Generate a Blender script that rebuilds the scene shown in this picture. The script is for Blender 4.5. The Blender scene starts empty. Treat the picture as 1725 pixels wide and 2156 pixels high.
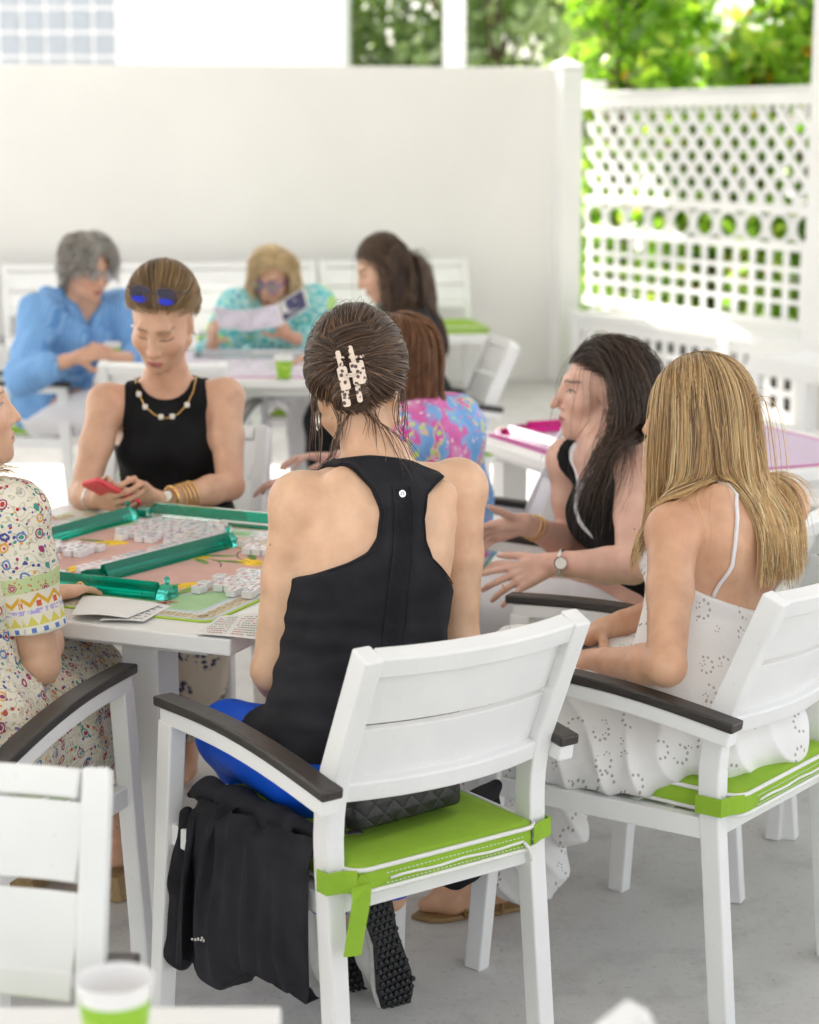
import bpy, math, random
import numpy as np
from mathutils import Vector, Matrix
from math import radians, sin, cos, pi
C = bpy.context.scene
COL = C.collection
random.seed(7)
RNG = np.random.default_rng(7)

# ------------------------------------------------------------------ camera
HC = 1.70
PITCH = math.atan(798 / 4200.0)
cam = bpy.data.cameras.new('camera')
cam.sensor_fit = 'HORIZONTAL'
cam.sensor_width = 24.0
cam.lens = 4200 / 1725 * 24.0
cam.clip_start, cam.clip_end = 0.1, 500
camo = bpy.data.objects.new('camera', cam)
COL.objects.link(camo)
camo.location = (0, 0, HC)
camo.rotation_euler = (pi / 2 - PITCH, 0, 0)
cam.dof.use_dof = True
cam.dof.focus_distance = 3.78
cam.dof.aperture_fstop = 2.9
C.camera = camo

# ------------------------------------------------------------------ light
SUN_AZ, SUN_EL = radians(-42), radians(58)      # azimuth from +Y towards +X
sd = Vector((sin(SUN_AZ) * cos(SUN_EL), cos(SUN_AZ) * cos(SUN_EL), sin(SUN_EL)))
w = bpy.data.worlds.new('World')
C.world = w
w.use_nodes = True
nt = w.node_tree
sky = nt.nodes.new('ShaderNodeTexSky')
sky.sky_type = 'NISHITA'
sky.sun_disc = False
sky.sun_elevation = SUN_EL
sky.sun_rotation = SUN_AZ
sky.dust_density = 2.5
sky.ozone_density = 0.6
hs = nt.nodes.new('ShaderNodeHueSaturation')          # hazy, nearly neutral sky
hs.inputs['Saturation'].default_value = .38
nt.links.new(sky.outputs[0], hs.inputs['Color'])
wm = nt.nodes.new('ShaderNodeMix'); wm.data_type = 'RGBA'; wm.blend_type = 'MULTIPLY'
wm.inputs[0].default_value = 1.0; wm.inputs[7].default_value = (1.0, .965, .915, 1)
nt.links.new(hs.outputs[0], wm.inputs[6])
nt.links.new(wm.outputs[2], nt.nodes['Background'].inputs[0])
nt.nodes['Background'].inputs[1].default_value = 0.15
sl = bpy.data.lights.new('sun', 'SUN')
sl.energy = 3.6
sl.angle = radians(0.5)
sl.color = (1.0, 0.95, 0.87)
so = bpy.data.objects.new('sun', sl)
COL.objects.link(so)
so.rotation_euler = sd.to_track_quat('Z', 'Y').to_euler()
so.location = (-6, 8, 9)
C.view_settings.view_transform = 'Standard'
C.view_settings.look = 'None'
C.view_settings.exposure = 1.65
C.view_settings.gamma = 1.0
C.cycles.max_bounces = 10
C.cycles.diffuse_bounces = 6
C.cycles.transparent_max_bounces = 16

# ------------------------------------------------------------------ materials
class NT:
    def __init__(s, name):
        s.m = bpy.data.materials.new(name)
        s.m.use_nodes = True
        s.t = s.m.node_tree
        s.p = s.t.nodes['Principled BSDF']
    def n(s, typ, props=None, **ins):
        nd = s.t.nodes.new('ShaderNode' + typ)
        for k, v in (props or {}).items():
            setattr(nd, k, v)
        for k, v in ins.items():
            key = int(k[1:]) if k[0] == '_' else k.replace('_', ' ')
            s.set(nd.inputs[key], v)
        return nd
    def set(s, inp, v):
        if isinstance(v, bpy.types.Node):
            v = v.outputs[0]
        if isinstance(v, bpy.types.NodeSocket):
            s.t.links.new(v, inp)
        else:
            if hasattr(inp, 'default_value') and hasattr(inp.default_value, '__len__') and not isinstance(v, str):
                v = tuple(v)
                if len(inp.default_value) == 4 and len(v) == 3:
                    v = v + (1,)
            inp.default_value = v
    def b(s, **ins):
        for k, v in ins.items():
            s.set(s.p.inputs[k.replace('_', ' ')], v)
        return s.m
    def obj(s):
        return s.n('TexCoord').outputs['Object']
    def noise(s, scale, detail=3, vec=None, rough=.5):
        return s.n('TexNoise', Vector=vec or s.obj(), Scale=scale, Detail=detail, Roughness=rough)
    def vor(s, scale, vec=None, rnd=1.0, feature='F1'):
        return s.n('TexVoronoi', {'feature': feature}, Vector=vec or s.obj(), Scale=scale, Randomness=rnd)
    def ramp(s, fac, stops, interp='LINEAR'):
        r = s.n('ValToRGB', Fac=fac)
        r.color_ramp.interpolation = interp
        e = r.color_ramp.elements
        while len(e) < len(stops):
            e.new(0.5)
        for el, (p, c) in zip(e, stops):
            el.position = p
            el.color = tuple(c) + ((1,) if len(c) == 3 else ())
        return r.outputs[0]
    def mix(s, fac, a, b, blend='MIX'):
        m = s.n('Mix', {'data_type': 'RGBA', 'blend_type': blend})
        s.set(m.inputs[0], fac); s.set(m.inputs[6], a); s.set(m.inputs[7], b)
        return m.outputs[2]
    def math(s, op, a, b=0.0, c=0.0):
        m = s.n('Math', {'operation': op})
        s.set(m.inputs[0], a); s.set(m.inputs[1], b); s.set(m.inputs[2], c)
        return m.outputs[0]
    def bump(s, h, strength=.3, dist=.002):
        return s.n('Bump', Height=h, Strength=strength, Distance=dist).outputs[0]

def plain(name, col, rough=.5, var=.06, vs=9, bump=0, bs=200, **kw):
    t = NT(name)
    lo = [max(0, c * (1 - var)) for c in col]; hi = [min(1, c * (1 + var)) for c in col]
    c = t.ramp(t.noise(vs, 4), [(.3, lo), (.7, hi)])
    t.b(Base_Color=c, Roughness=rough, **kw)
    if bump:
        t.b(Normal=t.bump(t.noise(bs, 2), bump))
    return t.m

M = {}
def frame_mat():
    t = NT('white_powder_coat'); o = t.obj()
    c = t.ramp(t.noise(6, 4, o), [(.3, (.77, .77, .765)), (.7, (.82, .82, .81))])
    sc_ = t.ramp(t.noise(34, 6, t.n('Mapping', Vector=o, Scale=(1, 1, .35)), .75), [(.66, (0, 0, 0)), (.74, (1, 1, 1))])
    c = t.mix(t.math('MULTIPLY', sc_, .35), c, (.60, .59, .57))
    sp_ = t.ramp(t.vor(26, o).outputs['Distance'], [(.030, (1, 1, 1)), (.05, (0, 0, 0))]); c = t.mix(t.math('MULTIPLY', sp_, .4), c, (.42, .40, .37))
    return t.b(Base_Color=c, Roughness=t.ramp(t.noise(9, 3, o), [(.3, (.30,) * 3), (.7, (.46,) * 3)]), Normal=t.bump(t.noise(900, 2, o), .05))
M['frame'] = frame_mat()
M['arm'] = (lambda t: t.b(Base_Color=t.ramp(t.noise(6, 5, t.n('Mapping', Vector=t.obj(), Scale=(30, 3, 30))), [(.3, (.022, .018, .016)), (.75, (.048, .040, .036))]),
        Roughness=.42, Normal=t.bump(t.noise(8, 6, t.n('Mapping', Vector=t.obj(), Scale=(60, 4, 60))), .25)))(NT('dark_wood_arm'))
def cushion_mat():
    t = NT('lime_canvas'); o = t.obj()
    c = t.ramp(t.noise(11, 5, o, .6), [(.3, (.245, .43, .024)), (.7, (.30, .50, .034))])
    c = t.mix(t.math('MULTIPLY', t.ramp(t.noise(5, 5, t.n('Mapping', Vector=o, Location=(4, 1, 2)), .6), [(.58, (0, 0, 0)), (.72, (1, 1, 1))]), .35), c, (.20, .33, .03))
    h_ = t.math('ADD', t.math('MULTIPLY', t.noise(13, 3, o), 7.0), t.noise(1100, 2, o))
    return t.b(Base_Color=c, Roughness=.88, Normal=t.bump(h_, .35, .002))
M['cushion'] = cushion_mat()
M['piping'] = plain('white_piping', (.78, .78, .74), .8, .03, 40, .2, 900)
M['wall'] = plain('white_stucco', (.785, .772, .745), .85, .025, 1.2, .12, 120)
M['bright'] = plain('white_paint', (.82, .82, .81), .6, .03, 2, .05, 60)
M['tabletop'] = plain('white_table_paint', (.79, .785, .77), .35, .025, 5, .04, 700)

def floor_mat():
    t = NT('brushed_concrete')
    o = t.obj()
    a = t.noise(.9, 6, o, .62); b = t.noise(7, 8, o, .7); sp = t.noise(60, 4, o, .7)
    c = t.ramp(a, [(.3, (.49, .48, .465)), (.5, (.58, .57, .552)), (.72, (.66, .648, .628))])
    c = t.mix(t.math('MULTIPLY', t.ramp(b, [(.50, (0, 0, 0)), (.72, (1, 1, 1))]), .6), c, (.36, .352, .345))
    c = t.mix(t.math('MULTIPLY', t.ramp(sp, [(.58, (0, 0, 0)), (.70, (1, 1, 1))]), .5), c, (.22, .215, .22))
    stain = t.ramp(t.noise(2.6, 5, t.n('Mapping', Vector=o, Location=(3, 8, 0)), .6), [(.62, (0, 0, 0)), (.74, (1, 1, 1))])
    c = t.mix(t.math('MULTIPLY', stain, .45), c, (.44, .37, .28))
    st = t.noise(5, 5, t.n('Mapping', Vector=o, Scale=(2, 26, 1), Rotation=(0, 0, .5)), .6)
    return t.b(Base_Color=c, Roughness=.82, Normal=t.bump(t.math('ADD', sp, st), .25, .004))
M['floor'] = floor_mat()

# ------------------------------------------------------------------ mesh helpers
def V3(*a):
    return np.array(a if len(a) > 1 else a[0], float)
def unit(v):
    v = np.asarray(v, float); return v / (np.linalg.norm(v) + 1e-12)
def rotz(a):
    c, s = cos(a), sin(a); return np.array([[c, -s, 0], [s, c, 0], [0, 0, 1.]])

class MB:
    def __init__(s):
        s.v, s.f, s.m = [], [], []
    def add(s, vs, fs, mi=0):
        o = len(s.v)
        s.v += [tuple(map(float, p)) for p in vs]
        s.f += [tuple(o + i for i in f) for f in fs]
        s.m += [mi] * len(fs)
        return s
    def box(s, c, d, R=None, mi=0, taper=1.0):
        d = np.array(d) / 2
        vs = []
        for z in (-1, 1):
            k = taper if z > 0 else 1
            for x, y in ((-1, -1), (1, -1), (1, 1), (-1, 1)):
                vs.append(V3(x * d[0] * k, y * d[1] * k, z * d[2]))
        vs = np.array(vs)
        if R is not None:
            vs = vs @ np.asarray(R).T
        return s.add(vs + np.array(c), [(3, 2, 1, 0), (4, 5, 6, 7), (0, 1, 5, 4), (1, 2, 6, 5), (2, 3, 7, 6), (3, 0, 4, 7)], mi)
    def beam(s, pts, w, h, side=(1, 0, 0), mi=0):
        # rectangular bar along pts; `side` = direction of the width
        pts = [V3(p) for p in pts]
        n = len(pts); vs = []
        for i, p in enumerate(pts):
            t = unit(pts[min(i + 1, n - 1)] - pts[max(i - 1, 0)])
            sd_ = side[i] if isinstance(side, list) else side
            a = V3(sd_); a = unit(a - t * a.dot(t)); b = np.cross(t, a)
            W = w[i] if isinstance(w, (list, tuple)) else w
            H = h[i] if isinstance(h, (list, tuple)) else h
            for x, y in ((-1, -1), (1, -1), (1, 1), (-1, 1)):
                vs.append(p + a * x * W / 2 + b * y * H / 2)
        fs = [(3, 2, 1, 0), tuple(4 * (n - 1) + k for k in range(4))]
        for i in range(n - 1):
            for k in range(4):
                fs.append((4 * i + k, 4 * i + (k + 1) % 4, 4 * i + 4 + (k + 1) % 4, 4 * i + 4 + k))
        return s.add(vs, fs, mi)
    def tube(s, pts, r, seg=8, mi=0, closed=False, cap=True):
        pts = [V3(p) for p in pts]; n = len(pts); vs = []; a = None
        for i, p in enumerate(pts):
            if closed: t = unit(pts[(i + 1) % n] - pts[i - 1])
            else: t = unit(pts[min(i + 1, n - 1)] - pts[max(i - 1, 0)])
            if a is None:
                a = np.cross(t, (0, 0, 1.) if abs(t[2]) < .9 else (1., 0, 0))
            a = unit(a - t * a.dot(t)); b = np.cross(t, a)
            R = r[i] if isinstance(r, (list, tuple, np.ndarray)) else r
            for k in range(seg):
                g = 2 * pi * k / seg
                vs.append(p + (a * cos(g) + b * sin(g)) * R)
        fs = []
        for i in range(n if closed else n - 1):
            j = (i + 1) % n
            for k in range(seg):
                fs.append((i * seg + k, i * seg + (k + 1) % seg, j * seg + (k + 1) % seg, j * seg + k))
        if cap and not closed:
            fs.append(tuple(range(seg))[::-1]); fs.append(tuple((n - 1) * seg + k for k in range(seg)))
        return s.add(vs, fs, mi)
    def lathe(s, prof, c=(0, 0, 0), seg=32, mi=0, R=None, cap0=False, cap1=False):
        vs = []
        for r, z in prof:
            for k in range(seg):
                g = 2 * pi * k / seg
                vs.append(V3(r * cos(g), r * sin(g), z))
        vs = np.array(vs)
        if R is not None: vs = vs @ np.asarray(R).T
        fs = []
        for i in range(len(prof) - 1):
            for k in range(seg):
                fs.append((i * seg + k, i * seg + (k + 1) % seg, (i + 1) * seg + (k + 1) % seg, (i + 1) * seg + k))
        if cap0: fs.append(tuple(range(seg))[::-1])
        if cap1: fs.append(tuple((len(prof) - 1) * seg + k for k in range(seg)))
        return s.add(vs + np.array(c), fs, mi)
    def prism(s, poly, z0, z1, mi=0, X=None):
        # extrude 2D outline (x, y) from z0 to z1; X maps local xyz -> xyz
        n = len(poly)
        vs = [V3(p[0], p[1], z0) for p in poly] + [V3(p[0], p[1], z1) for p in poly]
        if X is not None: vs = [X(v) for v in vs]
        fs = [tuple(range(n))[::-1], tuple(range(n, 2 * n))] + [(i, (i + 1) % n, n + (i + 1) % n, n + i) for i in range(n)]
        return s.add(vs, fs, mi)
    def sheet(s, poly, z, mi=0):
        return s.add([(p[0], p[1], z) for p in poly], [tuple(range(len(poly)))], mi)
    def ball(s, c, r, seg=12, mi=0, sc=(1, 1, 1)):
        prof = [(max(1e-4, r * sin(pi * i / seg)), -r * cos(pi * i / seg)) for i in range(seg + 1)]
        o = len(s.v); s.lathe(prof, (0, 0, 0), seg + 4, mi)
        for i in range(o, len(s.v)):
            p = s.v[i]; s.v[i] = (p[0] * sc[0] + c[0], p[1] * sc[1] + c[1], p[2] * sc[2] + c[2])
        return s
    def xf(s, R=None, t=(0, 0, 0)):
        a = np.array(s.v)
        if R is not None: a = a @ np.asarray(R).T
        s.v = [tuple(p) for p in a + np.array(t)]
        return s
    def obj(s, name, mats, parent=None, smooth=False, bevel=0, seg=2, loc=None, sub=0, ang=None):
        me = bpy.data.meshes.new(name)
        me.from_pydata(s.v, [], s.f)
        for m in (mats if isinstance(mats, (list, tuple)) else [mats]): me.materials.append(m)
        if any(s.m): me.polygons.foreach_set('material_index', s.m)
        if smooth: me.polygons.foreach_set('use_smooth', [True] * len(me.polygons))
        me.update()
        o = bpy.data.objects.new(name, me)
        COL.objects.link(o)
        if parent is not None: o.parent = parent
        if loc is not None: o.location = loc
        if bevel:
            b = o.modifiers.new('bevel', 'BEVEL'); b.width = bevel; b.segments = seg; b.limit_method = 'ANGLE'; b.angle_limit = radians(35)
            b.harden_normals = False
        if sub:
            q = o.modifiers.new('sub', 'SUBSURF'); q.levels = sub; q.render_levels = sub
        return o

def tag(o, label=None, cat=None, group=None, kind=None):
    if label: o['label'] = label
    if cat: o['category'] = cat
    if group: o['group'] = group
    if kind: o['kind'] = kind
    return o
def thing(name, label, cat, loc=(0, 0, 0), rz=0, group=None):
    o = bpy.data.objects.new(name, None)
    COL.objects.link(o)
    o.location = loc; o.rotation_euler = (0, 0, rz); o.empty_display_size = .1
    return tag(o, label, cat, group)
KIDS = {}
def kids(o):
    return [c for c in COL.objects if c.parent is o]
def dup(o, loc, rz, label, group=None):
    allc = list(COL.objects)
    def cp(src, par):
        c = src.copy(); COL.objects.link(c)
        if par is not None: c.parent = par
        for ch in allc:
            if ch.parent is src: cp(ch, c)
        return c
    r = cp(o, None)
    r.location = loc; r.rotation_euler = (0, 0, rz); r['label'] = label
    if group: r['group'] = group
    return r
def struct(o):
    o['kind'] = 'structure'; return o

def ray(u, v):
    x = (u - 862.5) / 4200; y = -(v - 1078) / 4200
    return V3(x, cos(PITCH) + y * sin(PITCH), -sin(PITCH) + y * cos(PITCH))
def pt(u, v, Y):           # surveyed point of the photograph at distance Y
    d = ray(u, v); t = Y / d[1]; return V3(d[0] * t, Y, HC + d[2] * t)
def ptz(u, v, z):          # surveyed point of the photograph at height z
    d = ray(u, v); t = (z - HC) / d[2]; return V3(d[0] * t, d[1] * t, z)
# ------------------------------------------------------------------ setting
struct(MB().sheet([(-80, -60), (80, -60), (80, 120), (-80, 120)], 0).obj('ground', M['floor']))

# back wall, a little rotated, with end post
WD = V3(cos(radians(12)), sin(radians(12)), 0); WN = V3(WD[1], -WD[0], 0)
WE = V3(.99, 14.02, 0)
RW = np.array([WD, [-WD[1], WD[0], 0], [0, 0, 1]]).T
def along(base, d, t, z=0.): return base + d * t + V3(0, 0, z)
mb = MB(); mb.box(WE - WD * 4.2 + V3(0, 0, 1.07), (8.4, .16, 2.14), RW)
wall = mb.obj('wall', M['wall'], bevel=.008)
tag(wall, 'tall plain white stucco wall closing off the back of the patio', 'wall')
# fence
FD = unit(V3(.49, -.872, 0)); FN = V3(FD[1], -FD[0], 0)
RF = np.array([FD, [-FD[1], FD[0], 0], [0, 0, 1]]).T
PW = WE + V3(.06, -.02, 0)
F0 = V3(1.17, 14.50, 0)
fence = thing('lattice_fence', 'white lattice fence with diamond, ring and square openings', 'fence', F0)
def fbox(mb, t0, t1, z0, z1, d, off=0., mi=0):
    c = FD * (t0 + t1) / 2 + V3(-FD[1], FD[0], 0) * off + V3(0, 0, (z0 + z1) / 2)
    mb.box(c, (t1 - t0, d, z1 - z0), RF, mi)
mb = MB(); mb.box(PW - F0 + FD * .05 + V3(0, 0, 1.065), (.17, .17, 2.13), RF); mb.lathe([(.12, 2.13), (.13, 2.15), (.02, 2.2)], PW - F0 + FD * .05, 4, 0, rotz(radians(-15)), cap1=True)
mb.obj('end_post', M['bright'], fence, bevel=.01)
LEN = 3.9
mb = MB(); fbox(mb, 0, LEN, 1.87, 1.96, .10); fbox(mb, 0, LEN, 1.963, 1.983, .15); fbox(mb, .0, .30, 1.984, 2.06, .15)
fbox(mb, .2, LEN, 1.215, 1.265, .07); fbox(mb, .2, LEN, .985, 1.03, .07); fbox(mb, .2, LEN, .50, .56, .07)
mb.obj('rail', M['bright'], fence, bevel=.004)
# diamonds
mb = MB()
zt, zb = 1.862, 1.263
pitchx = .178; H = zt - zb; k = .95         # slope of the laths
x = .2 - H / k
while x < LEN:
    for sgn in (1, -1):
        xa, xb = (x, x + H / k) if sgn > 0 else (x + H / k, x)
        za, zc = zb, zt
        # clip in x
        def clip(xa, za, xb, zc):
            p = [(xa, za), (xb, zc)]
            lo_, hi_ = .2, LEN
            d = (xb - xa)
            t0 = max(0, min((lo_ - xa) / d, (hi_ - xa) / d)); t1 = min(1, max((lo_ - xa) / d, (hi_ - xa) / d))
            return t0, t1
        t0, t1 = clip(xa, za, xb, zc)
        if t1 - t0 < .05: continue
        a = V3(xa + (xb - xa) * t0, 0, za + (zc - za) * t0); b = V3(xa + (xb - xa) * t1, 0, za + (zc - za) * t1)
        off = .008 * sgn
        L = lambda p: FD * p[0] + V3(-FD[1], FD[0], 0) * off + V3(0, 0, p[2])
        mb.beam([L(a), L(b)],   .044, .012, side=tuple(unit(np.cross(L(b) - L(a), FN))))
    x += pitchx
mb.obj('diamond_lattice', M['bright'], fence)
mb = MB()
x = .30
while x < LEN - .08:
    c = FD * x + V3(0, 0, 1.122)
    mb.tube([c + FD * .108 * cos(g) + V3(0, 0, .092 * sin(g)) for g in np.linspace(0, 2 * pi, 24, endpoint=False)], .019, 6, closed=True)
    for zz in (1.04, 1.205):
        mb.tube([c + FD * .125 + V3(0, 0, zz - 1.122), c + FD * .125 + V3(0, 0, (zz - 1.122) * .4)], .012, 5)
    x += .25
mb.obj('ring_band', M['bright'], fence, smooth=True)
mb = MB()
x = .2
while x < LEN:
    fbox(mb, x, x + .05, .56, .985, .014, .008); x += .165
for z in (.655, .755, .855):
    fbox(mb, .2, LEN, z, z + .03, .014, -.008)
mb.obj('square_lattice', M['bright'], fence)

# bench along the fence
B0 = V3(1.60, 13.80, 0)
bench = thing('long_bench', 'long white bench with a square grille front below the lattice fence', 'bench', B0)
BW = V3(-FD[1], FD[0], 0) * -1      # towards the patio
def bbox(mb, t0, t1, o0, o1, z0, z1, mi=0):
    c = FD * (t0 + t1) / 2 + BW * (o0 + o1) / 2 + V3(0, 0, (z0 + z1) / 2)
    mb.box(c, (t1 - t0, abs(o1 - o0), z1 - z0), RF, mi)
SB = 3.0
mb = MB(); bbox(mb, 0, SB, .06, .60, .47, .52); mb.obj('bench_top', M['bright'], bench, bevel=.006)
mb = MB(); bbox(mb, .12, SB, .555, .585, .40, .47); bbox(mb, .12, SB, .555, .585, .02, .10); mb.obj('front_rail', M['bright'], bench, bevel=.004)
for t in (.02, 1.62, 2.88):
    mb = MB(); bbox(mb, t, t + .10, .53, .60, 0, .47); mb.obj('leg', M['bright'], bench, bevel=.004)
mb = MB(); x = .14
while x < SB - .1:
    bbox(mb, x, x + .06, .563, .575, .1, .40); x += .126
for z in (.205, .31): bbox(mb, .12, SB, .566, .579, z - .02, z + .02)
mb.obj('grille', M['bright'], bench)
M['dark'] = plain('painted_void_shade', (.03, .03, .032), .9, .1)
mb = MB(); bbox(mb, .12, SB, .30, .32, .0, .46); mb.obj('shade_sheet', M['dark'], bench)  # added black sheet standing in for the shade behind the grille

# round roof column standing on the bench corner, second bench with open legs
colo = thing('porch_column', 'tall square white porch column rising from the bench at the right edge', 'column', (0, 0, 0))
cc = pt(1712, 725, 11.2)
MB().box((cc[0] + .055, 11.2, 1.86), (.17, .17, 2.68), RF).obj('shaft', M['bright'], colo, bevel=.01)
MB().box((cc[0] + .055, 11.2, .26), (.21, .21, .52), RF).obj('base', M['bright'], colo, bevel=.01)
S0 = ptz(1590, 748, .50)
sb = thing('slatted_side_table', 'white open-legged side table past the near end of the grille bench', 'side table', (S0[0], S0[1], 0))
mb = MB()
for i in range(5):
    c = FD * .6 + BW * (-.04 - i * .105) * 1 + V3(0, 0, .485)
    mb.box(c, (1.3, .095, .03), RF)
mb.box(FD * .6 + BW * .0 + V3(0, 0, .435), (1.3, .05, .07), RF)
mb.obj('table_top', M['bright'], sb, bevel=.004)
for t in (.02, .42, .98):
    for o in (0, -.44):
        MB().box(FD * t + BW * o + V3(0, 0, .2), (.08, .05, .4), RF).obj('leg', M['bright'], sb, bevel=.004)
mb = MB(); mb.box(FD * .5 + BW * -.02 + V3(0, 0, .12), (.9, .03, .06), RF); mb.obj('stretcher', M['bright'], sb)

# column beyond the wall, white building with glass blocks, roof of the patio
col2 = tag(MB().box((.42, 19.2, 2.0), (.21, .21, 4.0)).obj('garden_column', M['bright'], bevel=.01), 'slim white column standing beyond the wall in front of the dark trees', 'column')
bld = thing('white_building', 'white building with a glass block window behind the wall', 'building', (-3.2, 21.5, 0))
mb = MB(); mb.box((-.55, 0, 3), (6.23, 4, 6)); mb.obj('wall', M['bright'], bld, bevel=.01)
gb = NT('glass_block')
o_ = gb.obj()
pat = gb.noise(30, 2, gb.n('Mapping', Vector=o_, Rotation=(0, .8, 0), Scale=(1, 1, 6)))
M['glassblock'] = gb.b(Base_Color=gb.ramp(pat, [(.3, (.34, .38, .43)), (.7, (.58, .62, .66))]), Roughness=.15, Normal=gb.bump(pat, .8, .02))
gw = MB(); gf = MB()
for i in range(14):
    for j in range(8):
        gw.box((-2.62 + i * .225, -2.03, 2.3 + j * .225), (.19, .06, .19))
gf.box((-1.15, -2.01, 3.1), (3.2, .04, 1.9))
win = gf.obj('window', M['bright'], bld)
gw.obj('glass_blocks', M['glassblock'], win, bevel=.012)
MB().box((.75, -2.03, 3), (.12, .06, 6)).obj('corner_trim', M['bright'], bld)

roof = thing('patio_roof', 'flat white patio roof slab overhead', 'roof', (0, 0, 3.3))
M['roofm'] = plain('white_ceiling', (.84, .835, .82), .8, .02, 2)
# opening that lets the sun onto the floor behind the tables
k = 3.3 / sd.z
ox0, ox1 = -7.0 + sd.x * k, .70 + sd.x * k
oy0, oy1 = 8.9 + sd.y * k, 10.35 + sd.y * k
RX0, RX1, RY0, RY1 = -7.5, 3.1, -1.2, 14.4
mb = MB()
mb.box(((RX0 + RX1) / 2, (RY0 + oy0) / 2, .1), (RX1 - RX0, oy0 - RY0, .2))
ny = 12.75        # notch added to the unseen roof so sun reaches the long bench
mb.box(((RX0 + RX1) / 2, (oy1 + ny) / 2, .1), (RX1 - RX0, ny - oy1, .2))
mb.box(((RX0 + .30) / 2, (ny + RY1) / 2, .1), (.30 - RX0, RY1 - ny, .2))
mb.box(((.85 + RX1) / 2, (ny + RY1) / 2, .1), (RX1 - .85, RY1 - ny, .2))
mb.box(((RX0 + ox0) / 2, (oy0 + oy1) / 2, .1), (max(.1, ox0 - RX0), oy1 - oy0, .2))
mb.box(((RX1 + ox1) / 2, (oy0 + oy1) / 2, .1), (RX1 - ox1, oy1 - oy0, .2))
mb.obj('roof_slab', M['roofm'], roof)

# ------------------------------------------------------------------ plants
def leaf_mat(name, cols, rough=.2):
    t = NT(name)
    r = t.n('VertexColor'); r.layer_name = 'Col'
    c = r.outputs[0]
    tr = t.n('BsdfTranslucent'); t.set(tr.inputs[0], t.mix(1.0, c, (1.6, 1.9, .6), 'MULTIPLY'))
    t.b(Base_Color=c, Roughness=rough)
    mx = t.n('MixShader'); mx.inputs[0].default_value = .5
    t.t.links.new(t.p.outputs[0], mx.inputs[1]); t.t.links.new(tr.outputs[0], mx.inputs[2])
    t.t.links.new(mx.outputs[0], t.t.nodes['Material Output'].inputs[0])
    return t.m
M['leaf'] = leaf_mat('leaf_surface', None)
M['bark'] = plain('bark', (.16, .12, .08), .9, .3, 30, .6, 60)

def foliage(name, pts, sizes, palette, parent, rng, aspect=.55, up=.3, rounder=False):
    n = len(pts)
    d = rng.normal(size=(n, 3)); d[:, 2] += up; d /= np.linalg.norm(d, axis=1)[:, None]
    a = np.cross(d, rng.normal(size=(n, 3))); a /= np.linalg.norm(a, axis=1)[:, None]
    b = np.cross(d, a)
    prof = [(-.5, 0.0), (-.2, .42), (.12, .5), (.36, .3), (.5, 0.0)] if not rounder else [(-.5, .12), (-.25, .46), (.1, .52), (.38, .36), (.5, .05)]
    S = sizes[:, None]
    vs = []
    for t, wv in prof:
        cup = d * (S * .10 * (t * t * 2 + .0))
        vs.append(pts + a * S * t + b * S * aspect * wv - cup + d * S * wv * .12)
        vs.append(pts + a * S * t - cup)
        vs.append(pts + a * S * t - b * S * aspect * wv - cup + d * S * wv * .12)
    vs = np.stack(vs, 1).reshape(-1, 3)
    base = (np.arange(n) * 15)[:, None]
    q = []
    for i in range(4):
        for j in range(2):
            q.append([3 * i + j, 3 * i + j + 1, 3 * i + 4 + j, 3 * i + 3 + j])
    q = np.array(q).reshape(-1)
    fs = (base + q[None]).reshape(-1, 4)
    pal = np.array(palette); ci = rng.choice(len(pal), n)
    cols = np.clip(pal[ci] * rng.uniform(.7, 1.3, (n, 1)), 0, 1)
    o = np_mesh(name, vs, fs, [M['leaf']], parent, cols=np.repeat(cols, 15, 0), smooth=True)
    return o

def np_mesh(name, vs, quads, mats, parent=None, cols=None, smooth=True, loc=None, matidx=None):
    me = bpy.data.meshes.new(name)
    n, m = len(vs), len(quads); kf = quads.shape[1]
    me.vertices.add(n); me.vertices.foreach_set('co', np.asarray(vs, np.float32).ravel())
    me.loops.add(m * kf); me.loops.foreach_set('vertex_index', np.asarray(quads, np.int32).ravel())
    me.polygons.add(m); me.polygons.foreach_set('loop_start', np.arange(m, dtype=np.int32) * kf)
    me.polygons.foreach_set('loop_total', np.full(m, kf, np.int32))
    if smooth: me.polygons.foreach_set('use_smooth', np.ones(m, bool))
    for mt in mats: me.materials.append(mt)
    if matidx is not None: me.polygons.foreach_set('material_index', np.asarray(matidx, np.int32))
    if cols is not None:
        ca = me.color_attributes.new('Col', 'FLOAT_COLOR', 'POINT')
        ca.data.foreach_set('color', np.concatenate([cols, np.ones((n, 1))], 1).astype(np.float32).ravel())
    me.update(calc_edges=True); me.validate()
    o = bpy.data.objects.new(name, me); COL.objects.link(o)
    if parent is not None: o.parent = parent
    if loc is not None: o.location = loc
    return o

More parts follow.
